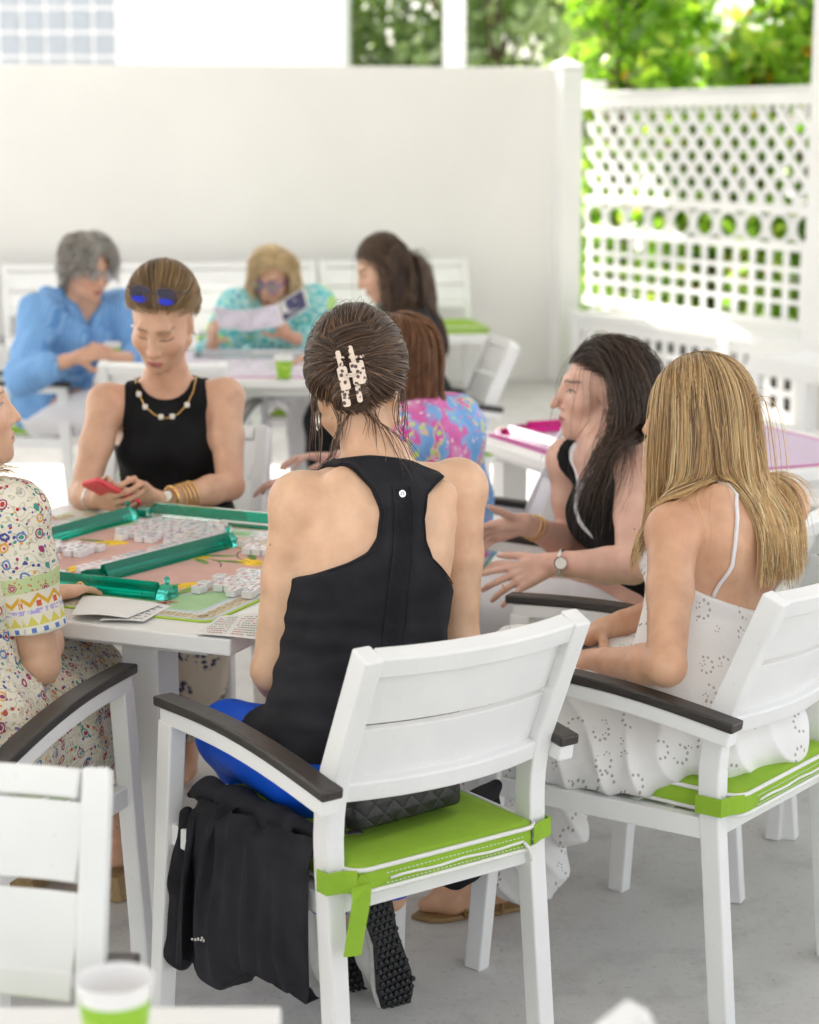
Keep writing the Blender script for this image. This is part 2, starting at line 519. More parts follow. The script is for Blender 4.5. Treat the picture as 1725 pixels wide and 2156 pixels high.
def tree(name, label, cat, base, height, rad, nl, size, pal, seed, group, crown0=.35, round_=False, lobes=9, up=.4):
    rng = np.random.default_rng(seed)
    root = thing(name, label, cat, base, 0, group)
    mb = MB()
    top = V3(rng.uniform(-.2, .2), rng.uniform(-.2, .2), height * .8)
    tp = [V3(0, 0, 0), top * .35 + V3(.05, .03, 0), top * .7, top]
    mb.tube(tp, [.09 * height / 4, .07 * height / 4, .045 * height / 4, .015], 7)
    cs = []
    for i in range(lobes):
        g = i * 2.4 + rng.uniform(-.4, .4); rr = rad * rng.uniform(.25, .8); zz = height * rng.uniform(crown0, .93)
        c = V3(rr * cos(g), rr * sin(g), zz); cs.append((c, rad * rng.uniform(.32, .55)))
        s_ = top * (zz / height * .7)
        mb.tube([s_, (s_ + c) / 2 + V3(0, 0, .06), c], [.03 * height / 4, .02 * height / 4, .006], 5)
    mb.obj('trunk', M['bark'], root, smooth=True)
    P = []
    for c, r in cs:
        k = nl // lobes
        d = rng.normal(size=(k, 3)); d /= np.linalg.norm(d, axis=1)[:, None]
        P.append(c + d * (r * rng.uniform(.25, 1.05, (k, 1)) ** .7) * V3(1, 1, .85))
    P = np.concatenate(P)
    foliage('crown', P, rng.uniform(.6, 1.3, len(P)) * size, pal, root, rng, .6, up, round_)
    return root
G1 = [(.28, .34, .22), (.34, .40, .27), (.18, .23, .14), (.46, .50, .38)]
G2 = [(.25, .40, .06), (.32, .46, .08), (.18, .30, .05), (.38, .48, .09), (.10, .18, .04), (.42, .46, .12), (.24, .38, .06), (.15, .25, .05)]
LAB = ['dark green leafy tree just right of the white building', 'grey green tree behind the slim garden column', 'dark tree filling the gap above the wall end post', 'tall dark tree farthest back between building and hedge']
for i, (x, y, h_, r_) in enumerate([(-.25, 23, 5.0, 1.5), (.9, 22.5, 4.8, 1.5), (2.0, 23.5, 5.2, 1.7), (.7, 26, 6.5, 2.2)]):
    tree('garden_tree', LAB[i], 'tree', (x, y, 0), h_, r_, 3600, .16, G1, 20 + i, 'dark trees beyond the wall', .22, lobes=14)
LAB = ['sunlit sea grape shrub nearest the wall end post', 'bright green sea grape shrub behind the middle of the lattice', 'broad sunlit sea grape shrub behind the column', 'tall sea grape shrub at the back of the hedge', 'leftmost sea grape shrub just past the wall end post']
for i, (x, y, h_, r_) in enumerate([(2.15, 14.6, 2.9, .75), (2.75, 13.7, 3.1, .85), (3.3, 12.7, 3.0, .8), (3.6, 14.8, 3.8, 1.1), (1.62, 15.3, 3.1, .72)]):
    pal = G2 * 3 + ([(.60, .26, .01)] if i < 3 else [])
    tree('sea_grape_shrub', LAB[i], 'shrub', (x, y, 0), h_, r_, 3000, .12, pal, 40 + i, 'sunlit sea grape shrubs behind the lattice', .05, True, 24, .7)
hg = []
# ------------------------------------------------------------------ armchair
def arc(x0, x1, n, f):
    return [f(x0 + (x1 - x0) * i / (n - 1)) for i in range(n)]
def rear_y(z):     # side view of rear post
    return float(np.interp(z, [0, .40, .50, .58, .64, .87], [-.035, .0, .006, .0, -.018, -.118]))
def make_chair(loc, rz, label, strap='closed', cushion=True, arms=True, name='armchair', cat='armchair', group=None):
    t = thing(name, label, cat, loc, rz, group)
    F = M['frame']
    zs = [0, .2, .40, .46, .52, .56, .60, .64, .72, .80, .868]
    for s in (-1, 1):
        MB().beam([(s * (.222 + .012 * max(0, .4 - z)), rear_y(z), z) for z in zs], .036, [.042] * 3 + [.046] * 8).obj('rear_leg', F, t, bevel=.004)
    bow = lambda x: -.035 * (1 - (x / .205) ** 2)
    def panel(z0, z1, th, off=0., x0=-.2035, n=13):
        m = MB(); pts = []
        zm = (z0 + z1) / 2
        n_ = unit((0, -(.118 - .018) / .23, 1.))
        up_ = unit((0, rear_y(z1) - rear_y(z0), z1 - z0))
        L = (z1 - z0)
        m.beam([(x, rear_y(zm) + bow(x) + off, zm) for x in np.linspace(x0, -x0, n)], L, th, side=tuple(up_))
        return m
    panel(.828, .868, .036).obj('top_rail', F, t, bevel=.004)
    panel(.588, .626, .036).obj('lower_rail', F, t, bevel=.004)
    panel(.728, .833, .014, .007, -.206).obj('back_slat', F, t, bevel=.002)
    panel(.621, .7245, .014, .007, -.206).obj('back_slat', F, t, bevel=.002)
    if arms:
        for s in (-1, 1):
            zz = lambda y: .612 + .030 * ((y + .05) / .56) - .0 * y + .022 * sin(pi * (y + .05) / .56) * .8
            ys = np.linspace(-.055, .495, 12)
            MB().beam([(s * .258, y, zz(y) - .0155) for y in ys], .034, .031).obj('arm_bar', F, t, bevel=.004)
            MB().beam([(s * .258, y, zz(y) + .0105) for y in np.linspace(-.065, .512, 14)], .043, .020).obj('armrest', M['arm'], t, bevel=.004)
            MB().beam([(s * .258, .476, .618), (s * .262, .482, .5), (s * .268, .492, .3), (s * .276, .515, 0)], .036, [.048, .048, .044, .040]).obj('front_leg', F, t, bevel=.004)
            MB().tube([(s * .240, -.02, .60), (s * .244, -.02, .60)], .006, 8).obj('bolt', M['steel'], t)
    else:
        for s in (-1, 1):
            MB().beam([(s * .225, .478, .40), (s * .235, .50, 0)], .036, .042).obj('front_leg', F, t, bevel=.004)
    m = MB(); m.box((0, .005, .400), (.41, .026, .038)); m.box((0, .482, .400), (.44, .03, .042))
    for s in (-1, 1): m.beam([(s * .224, .02, .400), (s * .259, .480, .400)], .026, .042)
    for i in range(6): m.box((0, .075 + i * .072, .410), (.446, .055, .014))
    m.obj('seat_frame', F, t, bevel=.003)
    if cushion:
        make_cushion(t, strap)
    return t
def rrect(x0, x1, y0, y1, r, n=6):
    p = []
    for cx, cy, a0 in ((x1 - r, y1 - r, 0), (x0 + r, y1 - r, 90), (x0 + r, y0 + r, 180), (x1 - r, y0 + r, 270)):
        for i in range(n + 1):
            a = radians(a0 + 90 * i / n); p.append((cx + r * cos(a), cy + r * sin(a)))
    return p
def make_cushion(t, strap, w=.205, d0=-.045, d1=.475, z0=.423, h=.045):
    # domed box cushion
    m = MB()
    ring = rrect(-w, w, d0, d1, .035)
    n = len(ring); c = V3(0, (d0 + d1) / 2, 0)
    prof = [(.995, 0), (1.0, .006), (1.006, h * .5), (1.0, h - .006), (.99, h), (.93, h + .006), (.8, h + .010), (.55, h + .013), (.25, h + .014)]
    vs = []
    for k, z in prof:
        for p in ring:
            q = c + (V3(p[0], p[1], 0) - c) * k
            vs.append((q[0], q[1], z0 + z + (.0015 * sin(q[0] * 70) * sin(q[1] * 45) if z > h else 0)))
    fs = [tuple(range(n))[::-1]]
    for i in range(len(prof) - 1):
        for k in range(n): fs.append((i * n + k, i * n + (k + 1) % n, (i + 1) * n + (k + 1) % n, (i + 1) * n + k))
    fs.append(tuple((len(prof) - 1) * n + k for k in range(n)))
    m.add(vs, fs)
    cu = m.obj('cushion', M['cushion'], t, smooth=True)
    m = MB()
    for z in (.004, h - .001):
        m.tube([(p[0] * 1.012, c[1] + (p[1] - c[1]) * 1.008, z0 + z) for p in ring], .0042, 6, closed=True)
    m.obj('piping', M['piping'], cu, smooth=True)
    if strap:
        m = MB(); zz = z0 + h * .45
        m.tube([(x, d0 - .0035, zz + .0015 * sin(x * 50)) for x in np.linspace(-.13, .165, 12)], .0028, 5)
        m.tube([(.165, d0 - .005, zz), (.172, d0 - .012, zz - .012), (.176, d0 - .013, zz - .034)], .0035, 6)
        m.obj('zip', M['piping'], cu, smooth=True)
        m = MB()
        for dz in (-.008, .010):
            for x in np.arange(-.135, .17, .009):
                m.box((x, d0 - .0030, zz + dz), (.005, .0012, .0012))
        m.obj('stitching', M['piping'], cu)
        for s in (-1, 1):
            m = MB(); zc = z0 + .028
            if strap == 'open' and s < 0:
                m.beam([(-.2, -.05, zc), (-.222, -.0345, zc), (-.249, -.030, zc), (-.249, .0, zc)], .040, .003, side=(0, 0, 1))
                m.beam([(-.200, -.0485, zc), (-.196, -.056, zc - .005), (-.200, -.062, zc - .03), (-.212, -.062, zc - .085), (-.218, -.060, zc - .125)], .036, .0035, side=[(0, 0, 1), (.45, 0, .9), (.95, 0, .3), (1, 0, .1), (1, 0, .1)])
            else:
                m.beam([(s * .19, -.047, zc), (s * .222, -.032, zc), (s * .2445, -.028, zc), (s * .2465, .026, zc), (s * .20, .028, zc)], .036, .003, side=(0, 0, 1))
            m.obj('strap', M['cushion'], cu, bevel=.001)
    return cu
M['steel'] = plain('steel', (.6, .6, .6), .25, .03, 20, Metallic=1.0)
YA = radians(36.0)
chA = make_chair((.044, 3.365, 0), YA, 'white armchair', 'open')
chA['label'] = 'white armchair with lime cushion under the woman seen from behind, cushion strap hanging loose'
CH = 'white armchairs around the patio tables'
chA['group'] = CH
def chair(x, y, deg, label): return dup(chA, (x, y, 0), radians(deg), label, CH)
chB = make_chair((.715, 3.79, 0), radians(52), 'white armchair with lime cushion under the woman in the white eyelet dress', 'closed', group=CH)
def chair2(x, y, deg, label): return dup(chB, (x, y, 0), radians(deg), label, CH)
# ------------------------------------------------------------------ other chairs
chC = chair2(-.95, 3.43, -16, 'white armchair at the left edge under the woman in the printed dress')
chD = chair2(-.637, 2.43, 180, 'empty white armchair in the left foreground behind the paper cup')
chE = chair2(.42, 1.66, -58, 'white armchair in the right foreground with only the tip of its back showing')
chP2 = chair2(-.66, 5.62, 170, 'white armchair behind the woman holding the coral phone')
chG = chair2(-.90, 7.42, -4, 'empty white armchair pushed up to the near side of the far table')
chP4 = chair2(-1.91, 8.72, -97, 'white armchair under the grey-haired woman in the blue shirt')
chP5 = chair2(-.64, 9.50, 182, 'white armchair behind the blonde woman reading a leaflet')
chP6 = chair2(.27, 8.1, 98, 'white armchair behind the long-haired woman in the black top at the far table')
chP7 = chair2(.34, 5.48, 88, 'white armchair behind the woman in the blue and pink floral top')
chP8 = chair2(.80, 4.47, 64, 'white armchair under the dark-haired woman in the black vest')
chH = chair2(1.11, 4.575, -30, 'empty white armchair cut by the right edge behind the blonde woman')
chI = chair2(-1.17, 11.0, 180, 'empty white armchair between the far table and the back wall')

# loveseats along the wall
def loveseat(loc, rz, label, cush):
    t = thing('patio_loveseat', label, 'loveseat', loc, rz, 'white loveseats along the back wall')
    F = M['frame']; W = .48
    for s in (-1, 1):
        MB().beam([(s * W, rear_y(z), z) for z in (0, .2, .4, .5, .6, .72, .87)], .04, .045).obj('rear_leg', F, t, bevel=.004)
        MB().beam([(s * (W + .03), .52, .42), (s * (W + .03), .54, 0)], .04, .045).obj('front_leg', F, t, bevel=.004)
    for z0, z1, nm in ((.825, .868, 'top_rail'), (.555, .592, 'lower_rail')):
        MB().beam([(-W + .02, rear_y((z0 + z1) / 2), (z0 + z1) / 2), (W - .02, rear_y((z0 + z1) / 2), (z0 + z1) / 2)], .04, .03, side=(0, -.4, 1)).obj(nm, F, t, bevel=.004)
    for z0, z1 in ((.705, .822), (.596, .699)):
        MB().beam([(-W + .02, rear_y((z0 + z1) / 2) + .004, (z0 + z1) / 2), (W - .02, rear_y((z0 + z1) / 2) + .004, (z0 + z1) / 2)], z1 - z0, .012, side=(0, -.4, 1)).obj('back_slat', F, t, bevel=.002)
    m = MB(); m.box((0, .26, .40), (2 * W + .1, .54, .05)); m.obj('seat_frame', F, t, bevel=.004)
    if cush: make_cushion(t, None, W + .03, -.02, .53, .426, .05)
    return t
base = pt(835, 560, 13.25); base[2] = 0
for i, lb in enumerate(['white loveseat with lime seat, rightmost of the row along the wall', 'white loveseat directly behind the blonde woman with the leaflet',
                        'white loveseat against the wall between the grey-haired woman and the blonde reader', 'white loveseat against the wall behind the grey-haired woman, leftmost of the row']):
    p = base - WD * (1.03 * i); loveseat((p[0], p[1], 0), radians(192), lb, i == 0)

# ------------------------------------------------------------------ tables
def table(label, corner, e1, s1, s2, h=.745, th=.034, inset=.17, lw=.085):
    e1 = unit((*e1, 0)); e2 = V3(e1[1], -e1[0], 0)
    R = np.array([e1, -e2, [0, 0, 1]]).T if False else np.array([e1, np.cross((0, 0, 1), e1), [0, 0, 1]]).T
    t = thing('square_table', label, 'table', (*corner, 0), 0, 'white square tables on the patio')
    sgn = -1.0    # e2 is the clockwise normal of e1
    c = e1 * s1 / 2 + e2 * s2 / 2
    MB().box(c + V3(0, 0, h - th / 2), (s1, s2, th), R).obj('tabletop', M['tabletop'], t, bevel=.004)
    m = MB(); m.box(c + V3(0, 0, h - th - .02), (s1 - inset * 1.4, s2 - inset * 1.4, .038), R); m.obj('apron', M['tabletop'], t)
    ia = inset + (.11 if inset == .17 else 0)
    for a, b in ((ia, inset), (s1 - ia, inset), (ia, s2 - inset), (s1 - ia, s2 - inset)):
        MB().box(e1 * a + e2 * b + V3(0, 0, (h - th - .04) / 2), (lw, lw, h - th - .041), R).obj('leg', M['tabletop'], t, bevel=.003)
    return t, V3(*corner, 0), e1, e2, R
T1, N1, A1, A2, R1 = table('white square table in the middle covered by the pink and green game mat', (-.344, 3.713), (-.918, .396), 1.08, 1.08)
T2, N2, B1, B2, R2 = table('white square table far back between the three seated women', (-.10, 7.80), (-1, .03), 1.08, 1.0, inset=.1)
T3, N3, C1, C2, R3 = table('white square table at right with magenta racks, behind the dark-haired woman', (.575, 5.42), (-.39, .92), 1.05, 1.05, inset=.12)
q4 = ptz(592, 2121, .745) - V3(1.1, 0, 0)
T4, N4, D1, D2, R4 = table('white table at the bottom left corner holding a paper cup', (q4[0], q4[1]), (1, .004), 1.1, 1.0, inset=.1)
# (T4 runs back towards the camera)
T4.rotation_euler = (0, 0, 0)

def onT(N, e1, e2, a, b, z=.745):
    return N + e1 * a + e2 * b + V3(0, 0, z)

# game mat -----------------------------------------------------------
mm = dict(edge=plain('mat_lime_edge', (.42, .60, .05), .8, .05, 30, .1, 800), blue=plain('mat_pale_blue', (.50, .60, .66), .85, .05, 40, .1, 900),
          cream=plain('mat_cream', (.68, .66, .60), .85, .05, 40, .1, 900), key=plain('mat_tan_key', (.62, .45, .15), .85, .08, 40), green=plain('mat_sage', (.36, .56, .30), .85, .06, 25, .1, 900),
          pink=plain('mat_pink', (.60, .36, .31), .85, .05, 20, .1, 900), lemon=plain('lemon_print', (.80, .50, .01), .8, .25, 30), leaf=plain('leaf_print', (.16, .27, .06), .8, .35, 50),
          sand=plain('mat_sand', (.50, .45, .26), .85, .05, 20), stem=plain('stem_print', (.10, .09, .06), .8), coral=plain('coral_print', (.70, .30, .22), .8))
mk = list(mm); mi_ = {k: i for i, k in enumerate(mk)}
def game_mat(label, N, e1, e2, lo, hi, seed, simple=False):
    rng = random.Random(seed); m = MB()
    X = lambda v: N + e1 * v[0] + e2 * v[1] + V3(0, 0, v[2])
    def rect(a0, a1, b0, b1, r=.02): return rrect(a0, a1, b0, b1, r, 4)
    m.prism(rect(lo, hi, lo, hi, .03), .7455, .7485, mi_['edge'], X)
    lay = [(.007, 'blue'), (.013, 'cream'), (.055, 'blue'), (.066, 'green')]
    for i, (d, k) in enumerate(lay):
        m.prism(rect(lo + d, hi - d, lo + d, hi - d, .025), .7486 + i * .0002, .7487 + i * .0002, mi_[k], X)
    z = .7496
    # greek key
    for side in range(4):
        q = lo + .03
        while q < hi - .05:
            for (u0, u1, w0, w1) in ((0, .024, .018, .022), (0, .004, .022, .046), (.0, .018, .042, .046), (.014, .018, .030, .042), (.008, .018, .030, .034), (.024, .028, .018, .046)):
                a0, a1, b0, b1 = q + u0, q + u1, lo + w0, lo + w1
                if side == 1: a0, a1, b0, b1 = q + u0, q + u1, hi + lo - b1, hi + lo - b0
                if side == 2: a0, a1, b0, b1 = b0, b1, a0, a1
                if side == 3: a0, a1, b0, b1 = hi + lo - b1, hi + lo - b0, a0, a1
                m.add([X((a0, b0, z)), X((a1, b0, z)), X((a1, b1, z)), X((a0, b1, z))], [(0, 1, 2, 3)], mi_['key'])
            q += .036
    # pink octagon centre
    c0, c1 = lo + .15, hi - .15
    k = .10
    octo = [(c0 + k, c0), (c1 - k, c0), (c1, c0 + k), (c1, c1 - k), (c1 - k, c1), (c0 + k, c1), (c0, c1 - k), (c0, c0 + k)]
    exp = lambda f: [((lo + hi) / 2 + (p[0] - (lo + hi) / 2) * f, (lo + hi) / 2 + (p[1] - (lo + hi) / 2) * f) for p in octo]
    m.prism(exp(1.10), .7494, .7497, mi_['blue'], X); m.prism(exp(1.07), .7497, .7499, mi_['sand'], X); m.prism(exp(1.03), .7499, .7501, mi_['pink'], X)
    zz = .7503
    def blob(ca, cb, ra, rb, g, key, dz=0, n=16, pt_=0.):
        ps = []
        for i in range(n):
            t = 2 * pi * i / n; rr = 1 + pt_ * max(0, cos(t)) ** 6
            x, y = ra * cos(t) * rr, rb * sin(t)
            ps.append((ca + x * cos(g) - y * sin(g), cb + x * sin(g) + y * cos(g)))
        m.add([X((p[0], p[1], zz + dz)) for p in ps], [tuple(range(n))], mi_[key])
    spots = [(.30, .36), (.42, .62), (.62, .40), (.70, .66), (.27, .62), (.55, .80), (.80, .47), (.50, .22), (.36, .80)]
    for (a, b) in spots:
        a += rng.uniform(-.02, .02); b += rng.uniform(-.02, .02); g = rng.uniform(0, 6)
        blob(a, b, .038, .028, g, 'lemon', 0, 18, .25)
        blob(a + .05 * cos(g + 2.2), b + .05 * sin(g + 2.2), .042, .011, g + 2.4, 'leaf', .0002)
        blob(a + .055 * cos(g + 3.6), b + .055 * sin(g + 3.6), .034, .010, g + 3.4, 'leaf', .0002)
        p0 = (a, b)
        for i in range(5):
            p1 = (p0[0] + .028 * cos(g + 2.9 + .25 * i), p0[1] + .028 * sin(g + 2.9 + .25 * i))
            nx, ny = -(p1[1] - p0[1]) * .06, (p1[0] - p0[0]) * .06
            m.add([X((p0[0] + nx, p0[1] + ny, zz + .0001)), X((p1[0] + nx, p1[1] + ny, zz + .0001)), X((p1[0] - nx, p1[1] - ny, zz + .0001)), X((p0[0] - nx, p0[1] - ny, zz + .0001))], [(0, 1, 2, 3)], mi_['stem'])
            p0 = p1
    for i in range(7):   # small coral flourish near the mat corner
        blob(lo + .16 + rng.uniform(-.015, .02), lo + .105 + rng.uniform(-.015, .015), .010, .006, rng.uniform(0, 6), 'coral', .0002, 8)
    o = m.obj('game_mat', [mm[k_] for k_ in mk])
    return tag(o, label, 'game mat')
game_mat('pink and sage game mat printed with lemons lying on the middle table', N1, A1, A2, .095, .995, 3)
M['pmat'] = plain('lilac_mat', (.62, .50, .62), .8, .05, 30)
M['pmat_edge'] = plain('magenta_mat_edge', (.55, .03, .32), .8)
M['wmat'] = plain('pale_mat', (.62, .58, .66), .8, .2, 16)
def plain_mat(label, N, e1, e2, s1, s2, mats):
    m = MB(); X = lambda v: N + e1 * v[0] + e2 * v[1] + V3(0, 0, v[2])
    m.prism(rrect(.06, s1 - .06, .06, s2 - .06, .02), .7455, .748, 1, X)
    m.prism(rrect(.075, s1 - .075, .075, s2 - .075, .02), .748, .7483, 0, X)
    return tag(m.obj('game_mat', mats), label, 'game mat')
plain_mat('pale lilac game mat with a magenta rim on the far table', N2, B1, B2, 1.08, 1.0, [M['wmat'], M['pmat_edge']])
plain_mat('lilac game mat with a magenta rim on the right-hand table', N3, C1, C2, 1.05, 1.05, [M['pmat'], M['pmat_edge']])

# racks ----------------------------------------------------------------
def plastic(name, c, dens=.45):
    t = NT(name)
    return t.b(Base_Color=c, Roughness=.09, Transmission_Weight=min(.9, dens + .35), IOR=1.35, Specular_IOR_Level=.6)
M['teal'] = plastic('teal_acrylic', (.0, .50, .33))
M['tealc'] = plastic('teal_clear_acrylic', (.12, .80, .66), .7)
M['magenta'] = plastic('magenta_acrylic', (.80, .0, .34), .3)
M['clear'] = plastic('clear_acrylic', (.85, .9, .9), .7)
def rack(label, p0, p1, mat, matc, group, flip=1, name='tile_rack'):
    p0, p1 = V3(p0), V3(p1); L = np.linalg.norm(p1 - p0); d = unit(p1 - p0); n = np.cross((0, 0, 1), d) * flip
    R = np.array([d, n, [0, 0, 1]]).T
    t = thing(name, label, 'tile rack', p0, 0, group)
    X = lambda v: R @ V3(v[2], v[0], v[1])
    m = MB()
    m.prism([(-.028, 0), (.026, 0), (.026, .007), (.004, .009), (-.006, .034), (-.013, .036), (-.027, .010)], .035, L - .028, 0, X)
    for x in np.linspace(.06, L - .06, 5): m.prism([(-.030, .002), (-.026, .002), (-.022, .012), (-.026, .012)], x, x + .004, 0, X)
    m.obj('rack_body', mat, t, bevel=.0015)
    m = MB()
    m.prism([(-.026, 0), (.024, 0), (.022, .024), (-.004, .030), (-.020, .016)], L - .026, L, 0, X)
    m.lathe([(.006, .028), (.0045, .034), (.0065, .040), (.005, .045), (.0005, .047)], X((.0, 0, L - .013)) * V3(1, 1, 0), 10)
    m.obj('end_cap', matc, t, bevel=.001)
    m = MB(); m.prism([(-.026, 0), (.024, 0), (.022, .020), (-.004, .024), (-.020, .014)], 0, .033, 0, X)
    for i in range(6): m.prism([(-.027, 0), (.025, 0), (.023, .022), (-.004, .026), (-.021, .016)], .004 + i * .005, .0065 + i * .005, 0, X)
    m.obj('ribbed_end', mat, t)
    m = MB(); m.prism([(.008, .009), (.022, .009), (.022, .011), (.008, .011)], L * .5, L - .05, 0, X); m.obj('score_strip', M['piping'], t)
    return t
GR = 'green acrylic tile racks'
tp = lambda a, b, z=.7505: onT(N1, A1, A2, a, b, z)
rack('teal rack nearest the table edge beside the open booklet', tp(.76, .245), tp(.262, .235), M['teal'], M['tealc'], GR, 1)
rack('teal rack lying diagonally across the middle of the mat', tp(.505, .295), tp(.415, .775), M['teal'], M['tealc'], GR, 1)
rack('teal rack along the left side of the mat', tp(.845, .50), tp(.80, .96), M['teal'], M['tealc'], GR, 1)
rack('teal rack along the far side of the mat below the coral phone', tp(.80, 1.005), tp(.31, .985), M['teal'], M['tealc'], GR, -1)
GM = 'magenta acrylic tile racks'
tq = lambda a, b, z=.7505: onT(N3, C1, C2, a, b, z)
rack('magenta rack along the left side of the right-hand table', tq(.95, .10), tq(.42, .12), M['magenta'], M['clear'], GM, -1)
rack('magenta rack along the far side of the right-hand table', tq(.97, .16), tq(.97, .66), M['magenta'], M['clear'], GM, 1)
tr_ = lambda a, b, z=.7505: onT(N2, B1, B2, a, b, z)
rack('lilac rack on the far table in front of the blonde reader', tr_(.85, .75), tr_(.35, .76), M['clear'], M['clear'], 'clear racks on the far table')
rack('clear rack on the far table beside the green cup', tr_(.10, .25), tr_(.11, .72), M['clear'], M['clear'], 'clear racks on the far table')

# tiles ------------------------------------------------------------------
M['tile'] = plain('white_tile', (.80, .79, .80), .25, .02, 8)
MK = [plain('tile_ink_red', (.45, .03, .03), .5), plain('tile_ink_green', (.02, .20, .07), .5), plain('tile_ink_black', (.02, .02, .03), .5), plain('tile_ink_blue', (.04, .06, .30), .5)]
def tile_mesh(kind):
    rng = random.Random(kind); m = MB(); hx, hy, hz = .0112, .015, .0145
    m.prism(rrect(-hx, hx, -hy, hy, .0018, 2), 0, hz, 0)
    z = hz + .0003
    def bar(x, y, w_, h_, mi): m.sheet([(x - w_ / 2, y - h_ / 2), (x + w_ / 2, y - h_ / 2), (x + w_ / 2, y + h_ / 2), (x - w_ / 2, y + h_ / 2)], z, mi)
    def dot(x, y, r, mi): m.sheet([(x + r * cos(a * pi / 4), y + r * sin(a * pi / 4)) for a in range(8)], z, mi)
    if kind == 0:
        for y in (-.007, 0, .007):
            for x in (-.004, .004): bar(x, y, .0025, .005, 2)
    elif kind == 1:
        for y in (-.008, 0, .008): dot(0, y, .0034, 1 + (y == 0))
    elif kind == 2:
        bar(0, .006, .012, .002, 1); bar(0, .003, .002, .008, 1); bar(0, -.006, .010, .002, 1); bar(-.004, -.008, .002, .005, 1); bar(.004, -.008, .002, .005, 1); bar(0, -.002, .013, .0018, 1)
    elif kind == 3:
        for y in (-.008, -.001, .007):
            dot(-.0045, y, .0028, 3); dot(.0045, y, .0028, 4)
    elif kind == 4:
        bar(0, 0, .0022, .02, 1); bar(0, .004, .013, .0022, 1); bar(0, -.004, .013, .0022, 1)
    else:
        bar(-.004, 0, .0022, .018, 3); bar(.004, 0, .0022, .018, 3); bar(0, .0085, .011, .0022, 3)
    o = m.obj('mahjong_tile', [M['tile']] + MK)
    return o
TM = [tile_mesh(k) for k in range(6)]
used = [False] * 6
rt = random.Random(11)
def tile(p, rz, label, group):
    k = rt.randrange(6)
    if not used[k]: o = TM[k]; used[k] = True
    else: o = TM[k].copy(); COL.objects.link(o)
    o.location = p; o.rotation_euler = (0, 0, rz)
    return tag(o, label, 'game tile', group)
a1 = math.atan2(A1[1], A1[0])
def grid_tiles(u0, v0, u1, v1, n, label, group, jit=.10):
    # loosely packed rows inside a table rectangle (table coordinates)
    cells = []; v = v0
    while v < v1:
        u = u0 + rt.uniform(0, .012)
        while u < u1: cells.append((u, v)); u += .0265 + (.012 if rt.random() < .12 else 0)
        v += .0345
    rt.shuffle(cells)
    for a, b in cells[:n]:
        tile(tp(a + rt.uniform(-.0012, .0012), b + rt.uniform(-.0015, .0015), .7509), a1 + rt.uniform(-jit, jit), label, group)
lab = 'white tile in the loose pile toward the far side of the pink mat'
grid_tiles(.49, .72, .72, .94, 44, lab, 'tiles piled toward the far side of the mat')
lab = 'white tile in the scatter at the left of the pink mat'
grid_tiles(.66, .38, .79, .62, 22, lab, 'tiles scattered at the left of the mat')
lab = 'white tile in the pile at the near right of the mat by the bare arm'
grid_tiles(.12, .31, .25, .50, 26, lab, 'tiles piled at the near right of the mat')
lab = 'white tile near the far right rack by the woman in black'
grid_tiles(.24, .70, .39, .93, 24, lab, 'tiles piled at the far right of the mat')
lab = 'white tile in the heap between the two near racks'
grid_tiles(.56, .275, .74, .335, 12, lab, 'tiles heaped beside the near rack')
lab = 'white tile in the neat row behind the diagonal teal rack'
rd = unit(tp(.415, .775) - tp(.505, .295)); rn = np.cross((0, 0, 1), rd)
for i in range(18):
    for j in range(2):
        if j == 1 and (i * 7) % 5 == 0: continue
        p = tp(.505, .295) + rd * (.045 + i * .0236) + rn * (.045 + j * .0315)
        if rn.dot(A1) < 0: p = tp(.505, .295) + rd * (.045 + i * .0236) - rn * (.045 + j * .0315)
        tile(V3(p[0], p[1], .7509), math.atan2(rd[1], rd[0]) + rt.uniform(-.05, .05), lab, 'tiles in the row behind the diagonal rack')
lab = 'small pale tile among the tiles on the far table'
for i in range(26):
    a, b = .25 + (i % 7) * .085 + rt.uniform(-.02, .02), .30 + (i // 7) * .085 + rt.uniform(-.02, .02)
    tile(onT(N2, B1, B2, a, b, .7486), rt.uniform(0, 3), lab, 'tiles on the far table')

